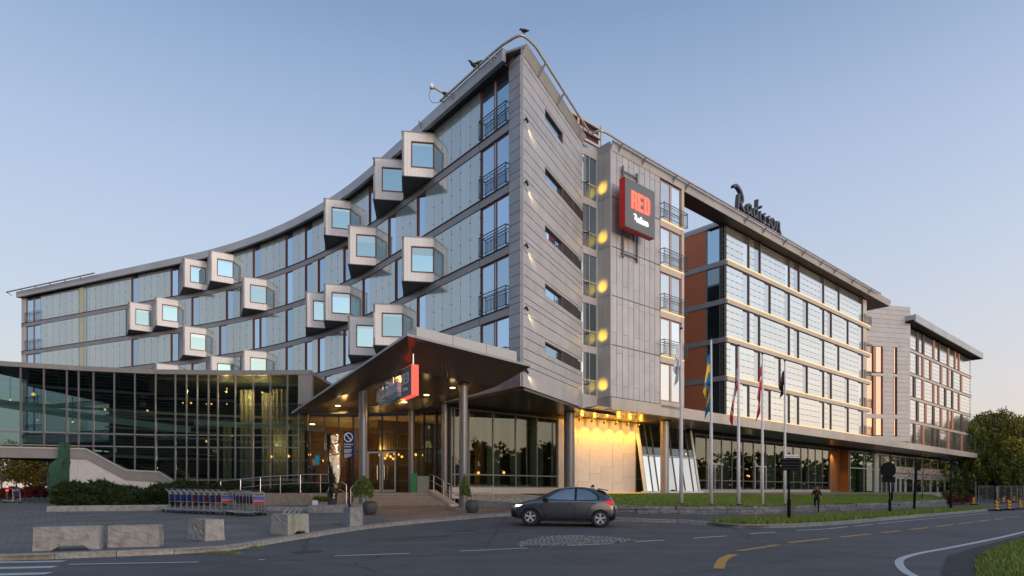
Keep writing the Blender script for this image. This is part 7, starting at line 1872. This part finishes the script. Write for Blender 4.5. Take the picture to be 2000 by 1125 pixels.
for i, (u, Y, _, vt, cr) in enumerate(bd):
    x = (u - UC) / FPX * Y; h = CZ + (VH - vt) / FPX * Y
    tree((x, Y, -.05), h, cr * 1.15, [BB1, BB2, BB1, BB3], (4, 4, 3, 2.2), 'tall birch with drooping gold green leaves, %s of the row at the far right' % order[i], 40 + i, 6500, .16, (.25, .45), .2, True, 'birches at the far right', BIRCH, 'birch_tree')
for i, (u, Y, vt, cr) in enumerate([(1930, 125, 830, 5), (1975, 130, 825, 6), (2020, 128, 825, 6), (1910, 122, 850, 4)]):
    x = (u - UC) / FPX * Y; h = CZ + (VH - vt) / FPX * Y
    tree((x, Y, -.05), h, cr, [BB1, G2, BB1], (4, 4, 3), 'dense dark tree closing the view behind the birches, %s of four' % order[i], 70 + i, 4200, .2, (.6, 1.1), .05, False, 'dark trees behind the birches', BARK, 'background_tree')
# undergrowth wall behind the site fence
hedge('undergrowth', [(70, 102), (82, 98), (100, 95)], 5, 5.5, 5.5, [BB1, G2, BB2], (5, 4, 1), 'dark undergrowth beneath the birches at the far right', 7000, 9, (.35, .7))
# slim young trees in front of the far storefront
for i, (u, Y, vt, cr, mt, wt, nm) in enumerate([(1846, 58, 893, .55, [G1, G3, Y1], (4, 3, 2), 'slim columnar young tree left of the far street lamp'), (1866, 62, 905, .6, [G1, G2, G3], (4, 4, 1), 'slim columnar young tree right of the far street lamp'), (1882, 64, 915, .7, [G2, G1, G2], (4, 3, 2), 'dark columnar young tree at the end of the storefront')]):
    x = (u - UC) / FPX * Y; h = CZ + (VH - vt) / FPX * Y
    tree((x, Y, 0), h, cr, mt, wt, nm, 90 + i, 1500, .05, (.12, .24), .12, False, 'young trees by the storefront', BARK, 'young_tree', True)
Y = 54; x = (1800 - UC) / FPX * Y; tree((x, Y, .1), CZ + (VH - 893) / FPX * Y, 1.5, [Y1, Y2, Y1], (3, 2, 3), 'thin young tree with sparse orange leaves before the far storefront', 95, 330, .045, (.12, .2), .35, False, None, BARK, 'young_tree')
# red shrubs by the fence
hedge('red_shrub', [((1858 - UC) / FPX * 60, 60), ((1900 - UC) / FPX * 66, 66)], 1.4, 1.2, 1.0, [RD1, RD2, Y2], (4, 4, 1), 'red leaved shrubs at the end of the footpath', 1800, 12, (.12, .22))
# view through the underpass
for i, (u, Y, vt, cr, mt) in enumerate([(5, 62, 893, 2.6, [Y1, Y2, G1]), (50, 66, 890, 2.4, [Y2, Y1, G1]), (95, 64, 890, 2.6, [Y1, Y2, Y1]), (30, 80, 885, 3.5, [G1, Y2, G2])]):
    x = (u - UC) / FPX * Y; tree((x, Y, .5), CZ + (VH - vt) / FPX * Y - .5 + 1.2, cr, mt, (3, 2, 2), ['yellowing', 'ochre', 'bright yellow', 'green and ochre'][i] + ' leaved tree seen through the underpass', 100 + i, 2200, .1, (.2, .4), .35, False, 'trees beyond the underpass', BIRCH, 'underpass_tree')
hedge('red_hedge', [((-30 - UC) / FPX * 58, 58), ((82 - UC) / FPX * 58, 58)], 1.2, 1.2, 1.2, [RD1, RD2], (3, 4), 'clipped dark red hedge beyond the underpass', 4200, 14, (.12, .22))
hedge('far_hedge', [(-75, 95), (-40, 95)], 4, 7, 7, [BB1, Y2, G2], (4, 2, 3), 'distant wooded edge beyond the underpass', 3500, 15, (.5, 1.0))
bl = thing('bollard', 'dark bollard with a red light on top by the underpass', 'bollard', onground(14, 968))
pB = Vector(((14 - UC) / FPX * 44, 44, ground(-36, 44))); MB().lathe([(.1, 0), (.1, .85)], pB, 10).build('post', DARK, bl); MB().lathe([(.08, .85), (.08, .93)], pB, 10).build('red_light', emis('red_light', (1, .02, .02), 3), bl)
lt = thing('loose_trolley', 'single luggage trolley left standing by the underpass', 'trolley', Vector(((33 - UC) / FPX * 42, 42, ground(-33, 42))))
Mt = Matrix.Translation(((33 - UC) / FPX * 42, 42, ground(-33, 42))); inst('frame', TM[0], Mt, lt); inst('coin_box', TM[2], Mt, lt); inst('deck', TM[6], Mt, lt); inst('advert_panel', TM[1][0], Mt, lt)
for (x, y) in ((0, .29), (0, -.29), (-.85, 0)): inst('castor', TM[5], Mt @ Matrix.Translation((x, y, .075)), lt)
# trees across the road that the glass mirrors
for i, (x, y, h) in enumerate([(62, 24, 9), (72, 34, 10), (58, 10, 9), (80, 20, 11), (54, -4, 9), (90, 40, 11), (46, -16, 10), (102, 52, 11), (36, -26, 10)]):
    tree((x, y, 0), h, 3.0, [BB1, BB2, G2], (4, 4, 2), 'leafy tree across the road outside the picture, mirrored in the storefront glass', 120 + i, 1300, .15, (.5, .9), .25, False, 'trees across the road', BARK, 'roadside_tree')
wl_ = MB(); rw = random.Random(77)
for _ in range(15000):
    f = rw.random(); x, y = lerp(46, 150, f), lerp(-34, 82, f); hh = 6.6 + 1.6 * math.sin(f * 37) + 1.0 * math.sin(f * 91 + 1) + .8 * math.sin(f * 213)
    p = Vector((x + rw.uniform(0, 7), y + rw.uniform(-5, 0), hh * rw.random() ** .8)); s_ = rw.uniform(.9, 1.7); leaf(wl_, p, s_, rw, rw.choice((0, 0, 1, 2)))
for _ in range(11000):
    f = rw.random(); x, y = lerp(68, 130, f), lerp(26, 140, f); hh = 7.6 + 1.6 * math.sin(f * 31) + 1.2 * math.sin(f * 77 + 1) + .8 * math.sin(f * 190)
    p = Vector((x + rw.uniform(0, 7), y + rw.uniform(-5, 0), hh * rw.random() ** .8)); s_ = rw.uniform(.9, 1.7); leaf(wl_, p, s_, rw, rw.choice((0, 0, 1, 2)))
tag(wl_.build('woodland_edge', [BB1, BB2, G2], kind='stuff'), 'dense wood edge across the road, seen mirrored in the ground floor glass', 'woodland')
# car park building across the road that the pavilion mirrors
def gm(n, c, r=.6): return bpy.data.materials[n] if n in bpy.data.materials else pm(n, c, r)
for (x0, x1, nm) in ((-120, -56, 'long louvred car park building across the road behind the viewer'), (-52, -3, 'shorter louvred car park building across the road behind the viewer')):
    gpk = thing('car_park_building', nm, 'building', (x0, -20, 0))
    for k in range(7):
        q = MB(); q.box(x0, x1, -34, -20, 3.0 * k + 3.0, 3.0 * k + 3.4); q.build('floor_slab', gm('slab_grey', (.3, .3, .3), .8), gpk)
        for j in range(5):
            q = MB(); q.box(x0, x1, -20, -19.8, .8 + 3.0 * k + j * .42, .98 + 3.0 * k + j * .42); q.build('louvre', gm('louvre_grey_dark', (.1, .11, .11), .5), gpk)
    for i in range(int((x1 - x0) / 6)):
        q = MB(); q.box(x0 + i * 6, x0 + i * 6 + .4, -20.6, -20.1, 0, 21.4); q.build('post', DARK, gpk)
    q = MB(); q.box(x0, x1, -27.0, -26.6, 0, 21.4); q.build('rear_wall', gm('car_park_back', (.05, .055, .06), .8), gpk)

# ------------------------------------------------------------------ road works at the far right
def striped_board(u, vb, vt, wpx, lab, lean=1, dz=0):
    p = onground(u, vb); Y = p.y; w = wpx / FPX * Y / 2; h = (vb - vt) / FPX * Y; t = thing('barrier_board', lab, 'barrier board', p, 'striped barrier boards at the road works')
    q = MB(); q.box(p.x - w, p.x + w, Y - .03, Y + .03, p.z + .08, p.z + h); q.build('board', RDB, t)
    for k in range(3):
        z0 = p.z + .12 + (h - .12) * (k * .33 + .02); dzz = lean * w * 1.0; hh = (h - .12) * .16
        a = max(p.z + .1, z0 + dzz * .5); b_ = max(p.z + .1, z0 - dzz * .5)
        pts = [Vector((p.x - w * .98, Y - .035, a)), Vector((p.x + w * .98, Y - .035, b_)), Vector((p.x + w * .98, Y - .035, min(p.z + h, b_ + hh))), Vector((p.x - w * .98, Y - .035, min(p.z + h, a + hh)))]
        m_ = MB(); m_.extr(pts, Vector((0, .004, 0))); m_.build('stripe', YLB, t)
    q = MB(); q.box(p.x - w * 1.6, p.x + w * 1.6, Y - .25, Y + .25, p.z, p.z + .1); q.build('foot', BLACK, t)
RDB = pm('board_red', (.3, .012, .015), .5); YLB = pm('board_yellow', (.7, .5, .02), .5)
for i, (u, vb, vt, w, ln, lab) in enumerate([(1947, 998, 976, 6.5, 1, 'red and yellow striped barrier board nearest to the verge tip'), (1971, 996.5, 975.5, 6.5, 1, 'red and yellow striped barrier board in the middle of the front three'), (1993, 993.5, 975, 6.5, 1, 'red and yellow striped barrier board at the right edge of the picture'), (1902, 986, 970, 5.5, -1, 'red and yellow striped barrier board beside the red shrubs'), (1960, 983, 970, 5, -1, 'small striped barrier board behind the gap of the front ones, left'), (1980, 981, 968, 5, -1, 'small striped barrier board behind the gap of the front ones, right')]):
    striped_board(u, vb, vt, w, lab, ln)
fnc = thing('site_fence', 'grey mesh site fence panels standing before the birches', 'fence', ((1910 - UC) / FPX * 76, 76, 0))
seg = [(1911, 74), (1944, 78), (1951, 74), (1975, 76), (1999, 73), (2030, 76)]
FST_ = pm('fence_steel', (.38, .37, .36), .4, .7)
for i in range(len(seg) - 1):
    (u0, Y0), (u1, Y1_) = seg[i], seg[i + 1]; a = Vector(((u0 - UC) / FPX * Y0, Y0, 0)); c = Vector(((u1 - UC) / FPX * Y1_, Y1_, 0)); fr = Fr(a, c - a, None); L_ = (c - a).length; q = MB()
    for z in (.15, 1.98): q.box(0, L_, -.03, .03, z, z + .05, fr)
    for k in range(3): q.box(L_ * k / 2 * .98, L_ * k / 2 * .98 + .05, -.03, .03, .1, 2.03, fr)
    o = q.build('panel_frame', FST_, fnc); g = MB(); nn_ = int(L_ / .22)
    for k in range(nn_): g.box(L_ * k / nn_, L_ * k / nn_ + .012, -.006, .006, .2, 1.98, fr)
    for k in range(7): g.box(0, L_, -.005, .005, .3 + k * .25, .312 + k * .25, fr)
    g.build('mesh_infill', FST_, o)

# ------------------------------------------------------------------ people
def person(base, face, H, pose, lab, shirt, trousers, skin, hair, extra=None):
    """one continuous figure grown from a posed skeleton; face: heading angle"""
    t = thing('person', lab, 'person', base); f = Vector((math.cos(face), math.sin(face), 0)); s = Vector((-f.y, f.x, 0)); base = Vector(base); u = H / 1.75
    def J(fw, sd, z): return base + (f * fw + s * sd) * u + Vector((0, 0, z * u))
    J_ = pose(J); names = list(J_['v'].keys()); me = bpy.data.meshes.new('person_body')
    me.from_pydata([tuple(J_['v'][n][0]) for n in names], [(names.index(a), names.index(b_)) for a, b_ in J_['e']], [])
    o = bpy.data.objects.new('tmp_person', me); COL.objects.link(o); sk = o.modifiers.new('skin', 'SKIN'); sk.use_smooth_shade = True
    for i, n in enumerate(names): r_ = J_['v'][n][1] * u; me.skin_vertices[0].data[i].radius = (r_, r_ * J_['v'][n][2] if len(J_['v'][n]) > 2 else r_)
    me.skin_vertices[0].data[names.index('pelvis')].use_root = True
    sb = o.modifiers.new('sub', 'SUBSURF'); sb.levels = 2; sb.render_levels = 2
    body = eval_mesh(o); bpy.data.objects.remove(o); body.materials.clear()
    for m_ in (shirt, trousers, skin, BLACK): body.materials.append(m_)
    hip = J(0, 0, .92).z; neck = J(0, 0, 1.47).z; hands = [J_['v'][n][0] for n in names if n.startswith('hand')]
    for p in body.polygons:
        c = p.center
        p.material_index = 3 if c.z < base.z + .09 * u else (1 if c.z < hip else (2 if (c.z > neck or any((c - h).length < .1 * u for h in hands)) else 0)); p.use_smooth = True
    link('body', body, t)
    hd = J_['v']['head'][0]
    MB().lathe([(.0, -.02), (.085 * u, .0), (.1 * u, .05 * u), (.085 * u, .1 * u), (.03 * u, .14 * u), (0, .142 * u)], hd - f * .018 * u + Vector((0, 0, .01)), 12).build('hair', hair, t, smooth=True)
    fc = MB(); fc.lathe([(.004, -.01), (.014, -.006), (.012, .01), (.003, .016)], hd + f * .1 * u + Vector((0, 0, -.01)), 6); fc.build('nose', skin, t, smooth=True)
    for sg_ in (-1, 1): MB().lathe([(.003, -.006), (.009, 0), (.003, .006)], hd + f * .092 * u + s * .035 * sg_ * u + Vector((0, 0, .02)), 6).build('eye', BLACK, t); MB().lathe([(.005, -.03), (.018, -.01), (.016, .02), (.004, .03)], hd + s * .098 * sg_ * u, 6).build('ear', skin, t, smooth=True)
    for i, h in enumerate(hands):
        pv_ = J_['fing'][i]
        for k in range(5):
            off = (k - 2) * .018; dd = pv_.normalized(); sd = dd.cross(Vector((0, 0, 1)));
            if sd.length < .1: sd = f.copy()
            sd.normalize(); L_ = (.055, .075, .08, .075, .06)[k]
            if k == 0: MB().tube([h + sd * -.03, h + sd * -.05 + dd * .03, h + sd * -.045 + dd * .055], [.012, .011, .008], 6).build('finger', skin, t, smooth=True)
            else: MB().tube([h + sd * off + dd * .02, h + sd * off + dd * (.03 + L_ * .5), h + sd * off + dd * (.03 + L_ * .85) + f * .015], [.011, .01, .007], 6).build('finger', skin, t, smooth=True)
    if extra: extra(t, J, J_)
    return t
def base_pose(J, la, ra, ll, rl, hd=(0.02, 0)):
    v = {'pelvis': (J(0, 0, .96), .13, 1.15), 'waist': (J(0, 0, 1.1), .125, 1.2), 'chest': (J(.0, 0, 1.3), .13, 1.4), 'neckb': (J(0, 0, 1.45), .07), 'neck': (J(.015, 0, 1.52), .052), 'head0': (J(.02 + hd[0] * .4, hd[1] * .4, 1.575), .072, 1.0), 'head': (J(.02 + hd[0], hd[1], 1.655), .085, 1.12), 'crown': (J(.01 + hd[0], hd[1], 1.72), .06)}
    e = [('pelvis', 'waist'), ('waist', 'chest'), ('chest', 'neckb'), ('neckb', 'neck'), ('neck', 'head0'), ('head0', 'head'), ('head', 'crown')]
    fing = []
    for nm, sd, arm, leg in (('l', 1, la, ll), ('r', -1, ra, rl)):
        v['sh' + nm] = (J(0, .19 * sd, 1.4), .068); v['el' + nm] = (J(*arm[0]), .048); v['hand' + nm] = (J(*arm[1]), .036); e += [('chest', 'sh' + nm), ('sh' + nm, 'el' + nm), ('el' + nm, 'hand' + nm)]; fing.append(J(*arm[1]) - J(*arm[0]))
        v['hip' + nm] = (J(0, .1 * sd, .88), .098); v['kn' + nm] = (J(*leg[0]), .066); v['an' + nm] = (J(*leg[1]), .046); v['to' + nm] = (J(*leg[2]), .04); e += [('pelvis', 'hip' + nm), ('hip' + nm, 'kn' + nm), ('kn' + nm, 'an' + nm), ('an' + nm, 'to' + nm)]
    return {'v': v, 'e': e, 'fing': fing}
SKIN = pm('skin', (.42, .22, .16), .6); CLN = pm('cloth_navy', (.02, .022, .04), .85); CLB = pm('cloth_black', (.012, .012, .014), .9); HAIRG = pm('hair_grey', (.3, .28, .26), .8); HAIRD = pm('hair_dark', (.03, .02, .015), .7)
def pose_phone(J): return base_pose(J, ((.16, .25, 1.14), (.26, .05, 1.42)), ((.05, -.26, 1.12), (.16, -.2, .96)), ((.02, .1, .5), (0, .11, .07), (.15, .12, .04)), ((.0, -.1, .5), (-.02, -.11, .07), (.13, -.12, .04)), (.03, .01))
def phone(t, J, J_): h = J_['v']['handl'][0]; q = MB(); q.box(h.x - .02, h.x + .02, h.y - .04, h.y + .04, h.z - .02, h.z + .12); q.build('phone', BLACK, t)
person(((614 - UC) / FPX * 34.0, 34.0, FL), R_(190), 1.78, pose_phone, 'grey haired man in dark jacket raising his hand to his face on the entrance landing', CLN, CLB, SKIN, HAIRG, phone)
pw_ = onground(1595, 1000, .09)
def pose_walk(J): return base_pose(J, ((-.02, .27, 1.14), (.12, .26, .97)), ((.04, -.28, 1.15), (.2, -.2, 1.05)), ((.14, .1, .5), (.1, .1, .07), (.25, .1, .04)), ((-.02, -.1, .5), (-.2, -.1, .09), (-.06, -.1, .04)))
def scarf(t, J, J_):
    c = J(0.02, 0, 1.47); MB().lathe([(.06, -.04), (.095, -.02), (.095, .03), (.06, .05)], c, 12).build('red_collar', pm('collar_red', (.3, .02, .02), .8), t, smooth=True)
    MB().tube([J(.13, .08, 1.38), J(.15, -.02, 1.22), J(.14, -.14, 1.1)], [.02, .025, .02], 6).build('red_strap', bpy.data.materials['collar_red'], t, smooth=True)
person(pw_, R_(250), 1.66, pose_walk, 'person in black clothes with a red collar walking on the footpath before the lawn', CLB, CLB, SKIN, HAIRD, scarf)
